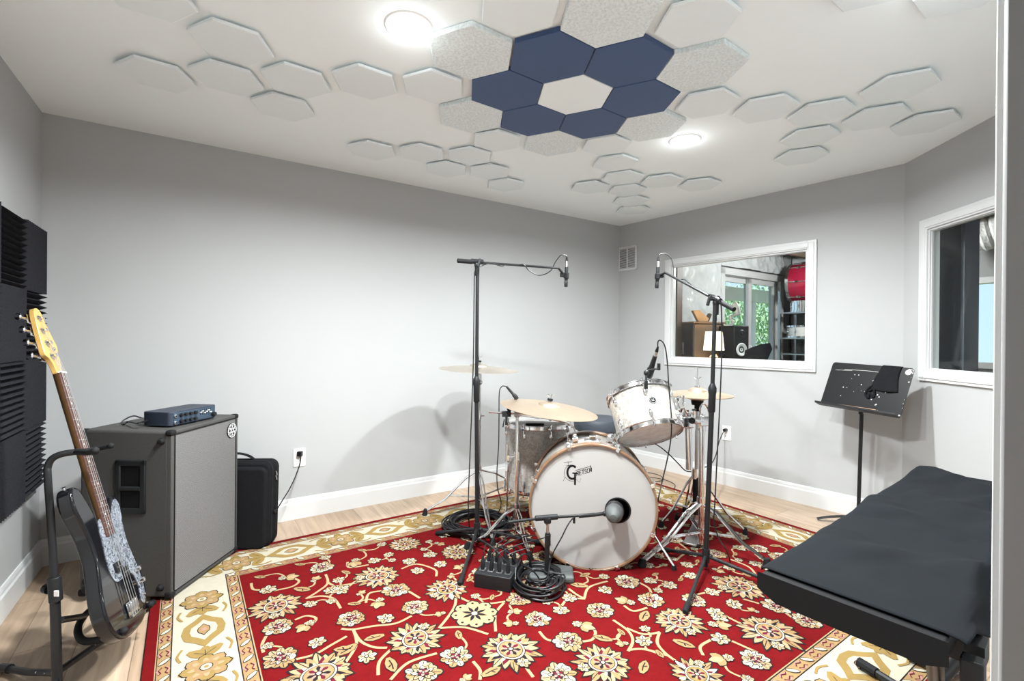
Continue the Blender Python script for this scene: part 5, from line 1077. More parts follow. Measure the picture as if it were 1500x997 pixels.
def medium(c, r, a=0):
    n = 11
    for k in range(n):
        t = a + 2 * PI * k / n + rnd.uniform(-.08, .08); q = r * rnd.uniform(.84, 1.10); w = r * rnd.uniform(.21, .27)
        poly(petal(c, t, r * .3, q * 1.05, w * 1.2, .75), BLK, 1); poly(petal(c, t, r * .35, q * .96, w * .92, .75), (TAN, BGE, CRM)[rnd.choice((0, 1, 1, 2, 2))], 2); vein(c, t, r * .55, q * .88, r * .045, BLK, 3)
    n = 9
    for k in range(n):
        t = a + 2 * PI * (k + .5) / n + rnd.uniform(-.1, .1); q = r * rnd.uniform(.58, .74)
        poly(petal(c, t, r * .1, q, r * .17), BLK, 4); poly(petal(c, t, r * .15, q * .92, r * .115), CRM if k % 2 else BGE, 5); vein(c, t, r * .34, q * .7, r * .035, MAR, 6)
    poly(ring(c, r * .34, 7, a, .12), BLK, 7)
    for k in range(6): t = a + PI / 3 * k; poly(petal(c, t, 0, r * .32, r * .085), PNK if k % 2 else MAR, 8)
    poly(circ(c, r * .11, 10), BLK, 9); poly(circ(c, r * .06, 8), CRM, 10)
def palmette(c, r, a=0, kind=0):
    n = 21; ca, sa = math.cos(a), math.sin(a); bx = (c[0] - .10 * r * ca, c[1] - .10 * r * sa)
    for k in range(n):
        t = a + 2 * PI * k / n; rr = r * (.98 + .20 * math.cos(t - a) + .13 * (k % 2) + rnd.uniform(-.06, .06)); tw = t + .16 * math.sin(t - a)
        poly(petal(bx, tw, r * .35, rr * 1.04, r * .175, .5), BLK, 1); poly(petal(bx, tw, r * .4, rr * .955, r * .125, .5), (BGE, TAN, CRM, TAN)[k % 4] if kind else (BGE, TAN, BGE)[k % 3], 2)
        if k % 2: vein(bx, tw, r * .5, rr * .86, r * .03, BLK, 3)
    for k in range(11):
        t = a + 2 * PI * (k + .5) / 11; q = r * rnd.uniform(.70, .86)
        poly(petal(c, t, r * .2, q, r * .105, .4), MAR if k % 2 else BLK, 4); poly(petal(c, t + .14, r * .25, q * .9, r * .06, .4), CRM if k % 3 else TAN, 5)
    el = lambda m: [(c[0] + m * r * (1.15 * math.cos(t) * ca - math.sin(t) * sa), c[1] + m * r * (1.15 * math.cos(t) * sa + math.sin(t) * ca)) for t in [2 * PI * j / 28 for j in range(28)]]
    poly(el(.50), BLK, 6); poly(el(.47), CRM, 7); poly(el(.415), BLK, 8); poly(el(.39), TAN if kind == 0 else GLD, 9)
    for k in range(7):
        t = a + 2 * PI * k / 7; poly(petal(c, t, r * .05, r * .37, r * .075), MAR if k % 2 else BLK, 10); poly(petal(c, t + .42, r * .08, r * .34, r * .042), BGE if k % 2 else PNK, 11)
    poly(circ(c, r * .12, 10), BLK, 12); poly(circ(c, r * .075, 8), CRM, 13)
    small((c[0] + .80 * r * ca, c[1] + .80 * r * sa), r * .25, a, 5)
def star8(c, r, a=0):
    for k in range(8):
        t = a + PI / 4 * k; poly(petal(c, t, r * .2, r * 1.04, r * .34, .8), BLK, 1); poly(petal(c, t, r * .2, r * .97, r * .29, .8), BGE, 2); q = (c[0] + r * .78 * math.cos(t), c[1] + r * .78 * math.sin(t)); poly(circ(q, r * .06, 8), BLK, 4)
    poly(circ(c, r * .48, 16), BGE, 3)
    for k in range(8): t = a + PI / 8 + PI / 4 * k; poly(petal(c, t, r * .05, r * .55, r * .075, .4), BLK, 5)
    poly(circ(c, r * .13, 10), CRM, 6)
def small(c, r, a=0, l=0):
    for k in range(7):
        t = a + 2 * PI * k / 7; q = r * rnd.uniform(.85, 1.12)
        poly(petal(c, t, r * .1, q * 1.07, r * .37, .7), BLK, 1 + l); poly(petal(c, t, r * .2, q * .94, r * .265, .7), CRM if k % 2 else BGE, 2 + l); vein(c, t, r * .3, q * .74, r * .085, BLK, 3 + l)
    poly(circ(c, r * .26, 10), BLK, 4 + l); poly(circ(c, r * .15, 8), CRM, 5 + l)
def leaf(c, r, a=0):
    o = (c[0] - r * math.cos(a), c[1] - r * math.sin(a)); poly(petal(o, a, 0, 2.06 * r, r * .52, .55), BLK, 1); poly(petal(o, a, r * .06, 1.95 * r, r * .45, .55), TAN, 2)
    d = (math.cos(a), math.sin(a)); line([(o[0] + d[0] * r * .4, o[1] + d[1] * r * .4), (c[0] + d[1] * r * .06, c[1] - d[0] * r * .06), (o[0] + d[0] * r * 1.6, o[1] + d[1] * r * 1.6)], r * .11, BLK, 3)
    poly(petal(c, a + .9, 0, r * .4, r * .07), BLK, 3)
def bud(c, r, a=0):
    for t, q in ((-.75, .9), (.75, .9), (0, 1.1)): poly(petal(c, a + t, 0, r * q * 1.05, r * .36, .5), BLK, 1); poly(petal(c, a + t, r * .05, r * q * .97, r * .29, .5), TAN if t else BGE, 2)
    b = (c[0] - .35 * r * math.cos(a), c[1] - .35 * r * math.sin(a)); small(b, r * .42, a, 3)
def FP(x, y): p = RI @ F(x, y, Z0); return (p.x, p.y)
flow = []
def put(fn, lst, r, *extra):
    for i, (x, y) in enumerate(lst):
        c = FP(x, y); rr = r * rnd.uniform(.92, 1.08); a = rnd.uniform(0, 6.28); flow.append((c, rr)); fn(c, rr, a, *extra)
put(palmette, [(553, 845), (404, 889), (608, 937), (748, 953), (883, 973), (995, 911), (1083, 860), (1127, 927), (467, 989)], .102)
put(palmette, [(593, 798), (1021, 990), (655, 864), (670, 809), (872, 823)], .085, 1)
put(star8, [(695, 900)], .092)
put(medium, [(515, 907), (607, 890), (580, 865), (787, 908), (667, 963), (833, 940), (878, 895), (918, 853), (953, 880), (818, 990), (620, 987), (408, 919), (411, 965), (471, 832), (1017, 880), (1110, 804), (1142, 817), (1107, 968), (1137, 889), (1182, 910), (760, 878), (985, 790), (1049, 812)], .060)
put(small, [(600, 823), (630, 813), (548, 822), (612, 837), (645, 827), (565, 907), (392, 865), (464, 942), (486, 865), (822, 895), (887, 865), (943, 940), (1047, 898), (1074, 885), (1056, 937), (1042, 868), (1075, 887), (1013, 812), (1083, 803), (537, 963), (1053, 905), (700, 838), (775, 800), (1010, 780), (965, 815), (650, 785), (500, 865), (1150, 850), (1185, 870), (1020, 790)], .037)
put(leaf, [(443, 864), (504, 952), (548, 935), (508, 953), (573, 975), (883, 936), (943, 978), (944, 903), (1002, 944), (848, 858), (528, 846), (1033, 790), (720, 985)], .042)
put(bud, [(420, 847), (449, 917), (555, 883), (852, 917), (918, 882), (520, 824), (1051, 916), (1060, 966), (1052, 850), (1000, 770)], .052)
vines = [[(500, 922), (517, 923), (548, 918), (580, 914), (603, 903)], [(517, 923), (528, 940), (547, 949), (567, 950)], [(518, 924), (522, 945), (506, 972)], [(643, 921), (656, 905), (666, 889), (668, 874)], [(670, 874), (690, 883), (715, 885), (740, 882)], [(738, 884), (726, 900), (726, 926)], [(645, 921), (680, 920), (715, 930)], [(572, 997), (598, 972), (640, 958)], [(554, 990), (556, 970), (572, 953)], [(693, 970), (703, 983), (703, 997)], [(768, 975), (781, 993)], [(790, 926), (800, 937), (815, 941)], [(850, 941), (867, 938), (872, 926), (860, 917)], [(898, 909), (920, 925), (927, 940), (920, 955)], [(918, 921), (943, 930), (967, 927)], [(966, 927), (963, 943), (977, 960), (1002, 977)], [(921, 953), (943, 952), (977, 961)], [(856, 877), (863, 861), (890, 852)], [(823, 888), (833, 878), (857, 878)], [(833, 863), (845, 872), (857, 878)], [(936, 854), (950, 862), (954, 870)], [(914, 888), (928, 896), (948, 891)], [(509, 824), (512, 832), (540, 828)], [(536, 884), (541, 870), (563, 866)], [(597, 866), (615, 877)], [(500, 870), (520, 853), (540, 848)], [(588, 834), (610, 827), (637, 835), (639, 845)], [(368, 855), (371, 864), (386, 865)], [(402, 866), (428, 860), (438, 852), (428, 847)], [(477, 842), (480, 855), (466, 867), (448, 878)], [(479, 853), (491, 859), (508, 857), (530, 853)], [(450, 877), (471, 874), (489, 878), (499, 892)], [(432, 909), (449, 903), (463, 907), (456, 917)], [(386, 957), (384, 945), (391, 931)], [(428, 968), (460, 960), (485, 946), (508, 933)], [(1070, 820), (1098, 832), (1110, 848)], [(1030, 961), (1026, 948), (1042, 938)], [(1072, 940), (1110, 957)], [(1150, 898), (1172, 914)], [(1047, 899), (1062, 903), (1080, 912), (1100, 920)], [(1018, 872), (1040, 868), (1058, 866)], [(1088, 878), (1112, 885)], [(990, 822), (1003, 812), (1020, 812)], [(1120, 806), (1130, 812)], [(985, 790), (1000, 800), (1012, 810)]]
for v_ in vines:
    pts = [RI @ F(x, y, Z0) for x, y in v_]; line([(p.x, p.y) for p in spl(pts, 7)], .0115, BGE, 0)
fu0, fu1, fv0, fv1 = U0 + .40, U1 - .40, V0 + .40, V1 - .40
tries = 0; added = 0
while tries < 3000 and added < 70:                        # the part of the field under the keyboard and behind the drums
    tries += 1; c = (rnd.uniform(fu0, fu1), rnd.uniform(fv0, fv1)); r = rnd.choice([.10, .064, .064, .037, .037])
    if all((c[0] - q[0]) ** 2 + (c[1] - q[1]) ** 2 > (r + s + .035) ** 2 for q, s in flow): flow.append((c, r)); added += 1; (palmette if r > .09 else medium if r > .05 else small)(c, r, rnd.uniform(0, 6.28))
tries = 0; added = 0
while tries < 6000 and added < 150:                       # little blossoms, leaves and tendrils between the big flowers
    tries += 1; c = (rnd.uniform(fu0 - .03, fu1 + .03), rnd.uniform(fv0 - .03, fv1 + .03)); r = rnd.choice([.024, .03, .034])
    if all((c[0] - q[0]) ** 2 + (c[1] - q[1]) ** 2 > (r + s + .012) ** 2 for q, s in flow):
        q, s = min(flow, key=lambda e: (e[0][0] - c[0]) ** 2 + (e[0][1] - c[1]) ** 2); flow.append((c, r)); added += 1
        m_ = ((c[0] + q[0]) / 2 + (q[1] - c[1]) * .28, (c[1] + q[1]) / 2 - (q[0] - c[0]) * .28)
        line([(p.x, p.y) for p in spl([V(*c, 0), V(*m_, 0), V(*q, 0)], 6)], .0085, BGE, 0)
        k = rnd.random(); a = rnd.uniform(0, 6.28)
        if k < .5: small(c, r, a)
        elif k < .78: leaf(c, r, a)
        else: bud(c, r * 1.2, a)
# border motifs, one walk round the four sides
def side(o, d, n, L_, phase):
    """o: corner, d: direction along, n: direction inwards"""
    def at(s, t): return (o[0] + d[0] * s + n[0] * t, o[1] + d[1] * s + n[1] * t)
    ang = math.atan2(d[1], d[0]); mid_ = .182; PR = .515
    k0 = 0; s = phase
    while s < L_ - .1:
        if s > .09:
            c = at(s, mid_)                               # eight petalled star
            for k in range(8): t = ang + PI / 4 * k; poly(petal(c, t, .01, .081, .0275, .7), BLK, -5); poly(petal(c, t, .012, .077, .0245, .7), TAN if k % 2 else GLD, -4); poly(petal(c, t, .02, .056, .009), BGE, -3)
            poly(circ(c, .036, 16), TAN, -2); poly(circ(c, .021, 12), BLK, -1.5); poly(circ(c, .018, 12), CRM, -1); poly(circ(c, .008, 8), GLD, 0)
            for q in (-1, 1): poly(petal(at(s, mid_ + q * .07), ang + q * PI / 2, -.012, .03, .02), GLD, -6)
        c = at(s + PR / 2, mid_)                          # gold cartouche round a rosette
        if .12 < s + PR / 2 < L_ - .12:
            o8 = [(c[0] + d[0] * a + n[0] * b, c[1] + d[1] * a + n[1] * b) for a, b in ((-.125, 0), (-.085, .03), (-.05, .065), (0, .074), (.05, .065), (.085, .03), (.125, 0), (.085, -.03), (.05, -.065), (0, -.074), (-.05, -.065), (-.085, -.03))]
            poly(o8, GLD, -5); poly([(c[0] + (p[0] - c[0]) * .62, c[1] + (p[1] - c[1]) * .62) for p in o8], CRM, -4)
            poly([(c[0] + (p[0] - c[0]) * .30, c[1] + (p[1] - c[1]) * .36) for p in o8], BLK, -3); poly([(c[0] + (p[0] - c[0]) * .26, c[1] + (p[1] - c[1]) * .31) for p in o8], TAN, -2); poly(circ(c, .010, 8), PNK, -1)
        for sg in (-1, 1):                                # leaves on both sides of the cartouche
            cs = s + PR / 2 + sg * .155
            if .1 < cs < L_ - .1:
                for a, t0, l_ in ((.9, .03, .085), (-.9, -.03, .085), (0, 0, .07)):
                    q = at(cs, mid_ + t0); poly(petal(q, ang + (PI if sg < 0 else 0) + a * sg, -.03, l_ * .7, .024), GLD, -5)
                    dd = ang + (PI if sg < 0 else 0) + a * sg; line([(q[0] - .005 * math.cos(dd), q[1] - .005 * math.sin(dd)), (q[0] + l_ * .45 * math.cos(dd), q[1] + l_ * .45 * math.sin(dd))], 0.0022, BLK, -3)
                for sq in (-1, 1):
                    q = at(cs + sg * .03, mid_ + sq * .075); line([(p.x, p.y) for p in spl([V(*q, 0), V(*at(cs - sg * .01, mid_ + sq * .085), 0), V(*at(cs - sg * .05, mid_ + sq * .07), 0)], 4)], .009, GLD, -4)
        s += PR
    s = .05                                               # guard bands: small blossoms and pink scrolls
    for off in (.059, .3065):
        s = off; k = 0
        while s < L_ - off:
            c = at(s, off); w = .0165
            if k % 2 == 0: poly(petal(c, ang + .8, -.026, .024, .011), BLK, -6 if off < .1 else -2); poly(petal(c, ang + .8, -.023, .021, .008), CRM, -5 if off < .1 else -1)
            else:
                for q in (-1, 1): line([at(s - .02, off + q * .004), at(s - .006, off + q * .014), at(s + .012, off + q * .006), at(s + .022, off + q * .014)], .0035, MAR, -5 if off < .1 else -1); line([at(s - .018, off + q * .009), at(s - .002, off + q * .018), at(s + .016, off + q * .011)], .005, PNK, -6 if off < .1 else -2)
            s += .052; k += 1
star0 = FP(503, 796)[0] - U0
side((U0, V0), (1, 0), (0, 1), U1 - U0, star0 % .515 - .515 if star0 % .515 > .2 else star0 % .515)
stl = FP(300, 978)[1] - V0
side((U0, V0), (0, 1), (1, 0), V1 - V0, stl % .515)
side((U1, V0), (0, 1), (-1, 0), V1 - V0, .30); side((U0, V1), (1, 0), (0, -1), U1 - U0, .30)
rug = rg.build('oriental_rug', rmats, None, smooth=False)
_c = Matrix.Translation(V((U0 + U1) / 2, (V0 + V1) / 2, 0)); rug.data.transform(_c.inverted()); rug.matrix_world = rug.matrix_world @ _c
tag(rug, 'red oriental rug with cream floral border under the drum kit', 'rug')
# ================================================================== MUSIC STAND
mb_ = F(1257, 769); mb_.z = 0
t = thing('music_stand', mb_, 'worn black music stand with chipped paint by the two windows', 'music stand')
dL, dR = V(2.085, 3.14, 0), V(2.245, 2.715, 0)
dx = (dR - dL).normalized(); cD = D(1266, 568, (dL.y + dR.y) / 2 + .01)
pole_top = D(1262, 606, 2.98)
mb = MB(); mb.cyl((mb_.x, mb_.y, .03), pole_top, .0105, 14); mb.build('pole', M_['blackmetal'], t)
mb = MB(); mb.cyl((mb_.x, mb_.y, .02), (mb_.x, mb_.y, .09), .016, 14); mb.build('socket', M_['blackmetal'], t)
for k, a in enumerate((F(1197, 762), F(1290, 800), V(2.30, 3.0, 0))):
    d = (V(a.x, a.y, 0) - mb_); mb = MB(); mb.tube(spl([mb_ + V(0, 0, .05), mb_ + d * .35 + V(0, 0, .047), mb_ + d * .75 + V(0, 0, .03), V(a.x, a.y, .012)], 5), .014, 10, flat=.5); mb.build('leg', M_['blackmetal'], t)
# desk: corners from the photo, panel leaning away
dn0 = V(-dx.y, dx.x, 0); dn0 = -dn0 if dn0.dot(V(-1, -.4, 0)) < 0 else dn0     # horizontal, towards the reader
lean = math.radians(22); dup = (V(0, 0, 1) * math.cos(lean) - dn0 * math.sin(lean)).normalized(); dx = (dx + V(0, 0, -.045)).normalized(); dnn = dx.cross(dup).normalized()
if dnn.dot(dn0) < 0: dnn = -dnn
Md = Matrix(((dx.x, dup.x, dnn.x, cD.x), (dx.y, dup.y, dnn.y, cD.y), (dx.z, dup.z, dnn.z, cD.z), (0, 0, 0, 1)))
def chipped():
    m, nt, b = newmat('chipped_black_paint'); b.inputs['Specular IOR Level'].default_value = .2; L = nt.links.new
    tc = N(nt, 'ShaderNodeTexCoord'); nz = N(nt, 'ShaderNodeTexNoise'); nz.inputs['Scale'].default_value = 26; nz.inputs['Detail'].default_value = 3; L(tc.outputs['Object'], nz.inputs['Vector'])
    cr = N(nt, 'ShaderNodeValToRGB'); cr.color_ramp.elements[0].position = .735; cr.color_ramp.elements[0].color = (.013, .013, .014, 1); cr.color_ramp.elements[1].position = .75; cr.color_ramp.elements[1].color = (.45, .44, .42, 1); L(nz.outputs['Fac'], cr.inputs[0]); L(cr.outputs[0], b.inputs['Base Color']); b.inputs['Roughness'].default_value = .4; return m
Wd, Hd = .47, .305
mb = MB(Md); mb.rbox((0, 0, 0), (Wd, Hd, .003), .018); dk = mb.build('desk', chipped(), t)
chip = P('bare_metal_chip', (.5, .49, .47), .5)
rc = random.Random(5); mb = MB(Md)
for k in range(46):
    e = rc.random()
    if e < .45: x, y = rc.uniform(-Wd / 2 + .02, Wd / 2 - .02), -Hd / 2 + .012 + rc.random() * .012
    elif e < .65: x, y = Wd / 2 - .004 - rc.random() * .008, rc.uniform(-Hd / 2, Hd / 2 - .03)
    else: x, y = rc.uniform(-.1, .16) - .03, rc.uniform(-.10, .09)
    r = rc.uniform(.0015, .0045); mb.flat(circ((x, y), r, 6, rc.random()), .0019)
mb.ribbon([(Wd / 2 - .03, Hd / 2 - .008), (Wd / 2 - .005, Hd / 2 - .012), (Wd / 2 - .004, Hd / 2 - .035)], .004, .0019); mb.ribbon([(-.15, .108), (-.02, .112), (.10, .109)], .0022, .0019); mb.ribbon([(-Wd / 2 + .03, .10), (-.1, .104)], .0015, .0019)
mb.build('paint_chips', chip, dk, smooth=False)
mb = MB(Md); mb.flat(circ((Wd / 2 - .026, Hd / 2 - .028), .016, 20), .002); mb.build('corner_hole', M_['white'], dk, smooth=False)
mb = MB(Md); mb.box((0, -Hd / 2 + .001, .028), (Wd, .003, .056)); mb.box((0, -Hd / 2 + .006, .056), (Wd, .012, .003)); mb.build('lip', M_['blackmetal'], t, bevel=.001)
mb = MB(Md); mb.box((0, -.035, -.012), (.09, .11, .022)); mb.tube([V(0, -.05, -.02), Md.inverted() @ pole_top], .012, 10); mb.build('desk_bracket', M_['blackmetal'], t, bevel=.003)
a, b = Md @ V(-Wd / 2 + .02, -Hd / 2 - .004, .052), Md @ V(.1, -Hd / 2 - .004, .060)
mb = MB(Md); mb.tube([V(-Wd / 2 + .012, -Hd / 2 + .0095, .045), V(.13, -Hd / 2 + .0095, .050)], [.0042, .0065], 10); mb.ball(V(-Wd / 2 + .010, -Hd / 2 + .0095, .045), .0055, 10)
single(mb, 'drumstick', M_['tanwood'], Md @ V(0, -Hd / 2, .05), 'pale wooden stick lying in the lip of the music stand', 'drumstick')
# cloth hung over the desk's top edge
mb = MB(Md); nx, ny = 10, 26; vs = []
for j in range(ny + 1):
    s = j / ny; 
    for i in range(nx + 1):
        u = i / nx; x = .055 + .125 * u + .012 * math.sin(s * 5 + u * 2); L_ = .25
        d_ = s * L_
        if d_ < .08: y, z = Hd / 2 - .08 + d_, -.006 - .002
        elif d_ < .095: q = (d_ - .08) / .015 * PI; y, z = Hd / 2 + .006 * math.sin(q), -.0055 + .0055 * (1 - math.cos(q)) 
        else: y, z = Hd / 2 - (d_ - .095) * (1 + .06 * math.sin(u * 3)), .0062
        z += (.0025 + .003 * math.sin(u * 9 + s * 2)) * (1 if d_ > .095 else 0) * min(1, max(0, (d_ - .095) / .05)); vs.append((x, y, z + (.0 if d_ < .095 else .003 * abs(math.sin(u * 7)))))
mb.add(vs, [(j * (nx + 1) + i, j * (nx + 1) + i + 1, (j + 1) * (nx + 1) + i + 1, (j + 1) * (nx + 1) + i) for j in range(ny) for i in range(nx)])
sh = [V(.05, .02, .009), V(.03, .0, .009), V(.02, -.04, .007), V(.045, -.06, .008), (.04, -.03, .011), V(.07, -.05, .009), V(.06, -.005, .011), V(.035, -.02, .012)]
mb.tube(spl(sh, 6), .004, 6)
o = mb.build('cloth_pouch', M_['nylon'], None); so = o.modifiers.new('thick', 'SOLIDIFY'); so.thickness = .0022; so.offset = 1
tag(o, 'black drawstring cloth hung over the top of the music stand desk', 'cloth')
# ================================================================== KEYBOARD UNDER A BLACK CLOTH
KZ = .66
k1, k2, k3 = F(1112, 840, KZ), F(1345, 688, KZ), F(1375, 935, KZ)
ky = (k2 - k1); KL = ky.length; ky.normalize(); kx = V(ky.y, -ky.x, 0); KW = .30
Mk_ = Matrix(((kx.x, ky.x, 0, k1.x), (kx.y, ky.y, 0, k1.y), (0, 0, 1, KZ), (0, 0, 0, 1)))
t = thing('stage_piano', Mk_ @ V(KW / 2, KL / 2, -KZ), 'keyboard on a folding stand, its black end panel showing under the cloth', 'keyboard')
mb = MB(Mk_); mb.add([(0, 0, 0), (KW, 0, 0), (KW, 0, -.034), (KW - .03, 0, -.046), (.035, 0, -.046), (0, 0, -.028), (0, KL, 0), (KW, KL, 0), (KW, KL, -.034), (KW - .03, KL, -.046), (.035, KL, -.046), (0, KL, -.028)], [(5, 4, 3, 2, 1, 0)[::-1], (6, 7, 8, 9, 10, 11)[::-1]] + [(i, (i + 1) % 6, 6 + (i + 1) % 6, 6 + i) for i in range(6)])
mb.build('keyboard_body', P('matt_black_case', (.008, .008, .009), .6, spec=.15), t, bevel=.004)
def kloc(p): return Mk_.inverted() @ p
fA, fB = F(1258, 969, .034), F(1430, 1075, .034)          # foot bar of the near leg, its rubber tip showing beside the rug border
for k, (p0, p1) in enumerate(((fA, fB), (Mk_ @ V(.02, KL - .22, -KZ + .034), Mk_ @ V(KW + .12, KL - .22, -KZ + .034)))):
    d = (p1 - p0).normalized(); mb = MB(); mb.tube([p0 + d * .03, p1], .0125, 10); mb.build('foot_bar', M_['blackmetal'], t)
    for q, sg in ((p0, 1), (p1, -1)): mb = MB(); mb.tube([q, q + d * sg * .06], .0165, 10); mb.build('rubber_foot', M_['rubber'], t)
    yy = .16 if k == 0 else KL - .22
    c0 = mid(p0, p1, .72); top = Mk_ @ V(KW - .045, yy, -.062)
    mb = MB(); mb.tube([c0, mid(c0, top, .5), top], .0165, 12); mb.build('stand_post', M_['blackmetal'], t)
    mb = MB(Mk_); mb.box((KW / 2, yy, -.0545), (KW + .02, .045, .016)); mb.build('cradle', M_['blackmetal'], t, bevel=.003)
    for xx in (KW + .012, -.009): mb = MB(Mk_); mb.box((xx, yy, -.045), (.010, .045, .035)); mb.build('cradle_stop', M_['rubber'], t, bevel=.003)
a_, b_ = kloc(mid(mid(fA, fB, .72), Mk_ @ V(KW - .045, .16, -.062), .45)), V(KW - .045, KL - .22, -KZ * .55)
mb = MB(Mk_); mb.tube([a_, b_], .0145, 12); mb.build('cross_tube', M_['blackmetal'], t)
q1_, q2_ = D(1412, 945, .86), D(1425, 985, .80)
mb = MB(); mb.box((0, 0, 0), (.06, .05, .038), fr(q1_, x=kx, z=V(0, 0, 1))); mb.tube([q1_, q1_ - V(.03, 0, -.03), Mk_ @ V(KW - .045, .16, -.075)], .009, 8); mb.build('height_latch', M_['plastic'], t, bevel=.007)
mb = MB(); mb.box((0, 0, 0), (.03, .03, .05), fr(q2_, x=kx, z=V(0, 0, 1))); mb.tube([q2_, mid(mid(fA, fB, .72), Mk_ @ V(KW - .045, .16, -.062), .3)], .008, 8); mb.build('locking_lever', M_['plastic'], t, bevel=.008)
mb = MB(Mk_); nx, ny = 60, 130; hl_, hr = .045, .15; vs = []
tot = hl_ + KW + hr
for j in range(ny + 1):
    y = .028 + (KL + .05 - .028) * j / ny
    for i in range(nx + 1):
        s = tot * i / nx - hl_
        e = max(0, (y - KL) / .05); fy = min(1, (y - .028) / .25)
        wr = .028 * noise.noise(V(s * 6.0 + y * 2.5, y * 5.2, 1.3)) * fy + .010 * noise.noise(V(s * 14 - y * 6, y * 9, 7.7)) * fy + .016 * fy * max(0, noise.noise(V(s * 3 + y * 4, y * 2.2 - s * 5, 3.1)))
        lift = .004 + wr + .012 * min(1, y / KL) * math.sin(min(1, y / KL) * PI) + .0
        if s < 0:
            k = -s / hl_; dr = .006 + .012 * fy
            x = -.006 - .006 * fy * abs(noise.noise(V(y * 9, 0, 0))); z = .003 - k * (.005 + .03 * fy * (.6 + .5 * noise.noise(V(y * 4, 2, 5)))) ; x *= min(1, k * 4)
        elif s > KW:
            k = (s - KW) / hr; dep = .012 + .10 * min(1, max(0, (y - .05) / .35)) + .02 * noise.noise(V(y * 5, 9, 1)); z = .003 - k * dep; x = KW + .008 * min(1, k * 6) + .016 * k * (1 + noise.noise(V(y * 7, k * 2, 4)))
        else: x = s; z = max(.003, lift)
        if e: z -= e * .06; 
        vs.append((x, min(y, KL + .008 + .004 * e), z))
mb.add(vs, [(j * (nx + 1) + i, j * (nx + 1) + i + 1, (j + 1) * (nx + 1) + i + 1, (j + 1) * (nx + 1) + i) for j in range(ny) for i in range(nx)])
o = mb.build('dust_cover', M_['cover'], None, sharp=80); so = o.modifiers.new('thick', 'SOLIDIFY'); so.thickness = .0025; so.offset = 1
tag(o, 'wrinkled black cloth draped over the keyboard at the right', 'cloth')
# ================================================================== ROOM BEYOND THE GLASS
def tt(t_, w=0.0, z=0.0): return C_BR + UB * t_ + VB * w + V(0, 0, z)   # t along the outer wall, w towards the camera side
SD = (1.62, 3.02, .02, 2.02)                              # sliding door opening
EW = 3.34
SHEET = P('clear_plastic_sheeting', (.60, .62, .63), .28, var=(5, .12), bump=(7, .5, .03))
wall2('wall_exterior', C_BR + UB * .12, tt(EW + .1), VB, holes=[(SD[0] - .12, SD[1] - .12, SD[2], SD[3])], z1=2.45)
E0 = tt(EW, -.0); E1 = tt(EW, 3.9); WE = (1.40, 2.75, .90, 1.84)
wall2('wall_end', E0, E1, -UB, holes=[WE], z1=2.45)
K0 = C_TF + nf * .02; 
wall2('wall_side', C_TF - nt_ * .0 + VB * .35, tt(EW, 3.9) + VB * .0, nf, z1=2.45, ext=(0, .2))
# exposed joist ceiling over it
CC = P('bare_subfloor', (.30, .26, .22), .8, var=(4, .3)); poly7 = [C_BR + UB * .1, tt(EW + .1), tt(EW + .1, 3.95), C_TF + VB * .4 - nt_ * .1, C_RT - nr * .10]
mb = MB(); mb.prism([tuple(p.xy) for p in poly7], 2.36, 2.46); struct(mb, 'ceiling_control', CC, smooth=False)
Mj = wframe(C_BR, tt(EW), VB)
mb = MB(Mj)
for k in range(9): mb.box((1.87, .3 + .40 * k, 2.30), (2.86, .04, .13))
struct(mb, 'trim_1', P('ceiling_joists', (.26, .20, .14), .7), smooth=False)
# sliding glass door
M = wframe(C_BR, tt(EW), VB); s0, s1, z0, z1 = SD
mb = MB(M); w = .075
for a, b, c, d in ((s0, s0 + w, z0, z1), (s1 - w, s1, z0, z1), (s0, s1, z1 - w, z1), (s0, s1, z0, z0 + .05)): mb.box(((a + b) / 2, -.03, (c + d) / 2), (b - a, .16, d - c))
dr = struct(mb, 'door_2', M_['trim'], smooth=False)
mdl = (s0 + s1) / 2
for nm, a, b, y in (('fixed_panel', s0 + w, mdl + .04, -.06), ('sliding_panel', mdl - .04, s1 - w, -.02)):
    mb = MB(M); q = .065
    for x0, x1, c, d in ((a, a + q, z0 + .05, z1 - w), (b - q, b, z0 + .05, z1 - w), (a, b, z1 - w - q, z1 - w), (a, b, z0 + .05, z0 + .15)): mb.box(((x0 + x1) / 2, y, (c + d) / 2), (x1 - x0, .035, d - c))
    pn = mb.build(nm, M_['trim'], dr, smooth=False)
    mb = MB(M); mb.box(((a + b) / 2, y, (z0 + z1) / 2), (b - a - .1, .006, z1 - z0 - .2)); mb.build('door_glass', M_['glass'], pn, smooth=False)
mb = MB(M); mb.box((mdl - .01, .01, 1.0), (.02, .03, .22)); mb.build('door_handle', M_['whiteplastic'], dr, bevel=.004)
# end-wall window
M = wframe(E0, E1, -UB); s0, s1, z0, z1 = WE; mb = MB(M); w = .06
for a, b, c, d in ((s0, s0 + w, z0, z1), (s1 - w, s1, z0, z1), (s0, s1, z1 - w, z1), (s0, s1, z0, z0 + w), ((s0 + s1) / 2 - .3, (s0 + s1) / 2 - .25, z0, z1), ((s0 + s1) / 2 + .25, (s0 + s1) / 2 + .3, z0, z1)): mb.box(((a + b) / 2, -.04, (c + d) / 2), (b - a, .16, d - c))
w3 = struct(mb, 'window_3', M_['trim'], smooth=False)
mb = MB(M); mb.box(((s0 + s1) / 2, -.05, (z0 + z1) / 2), (s1 - s0 - .1, .006, z1 - z0 - .1)); mb.build('window_pane', M_['glass'], w3, smooth=False)
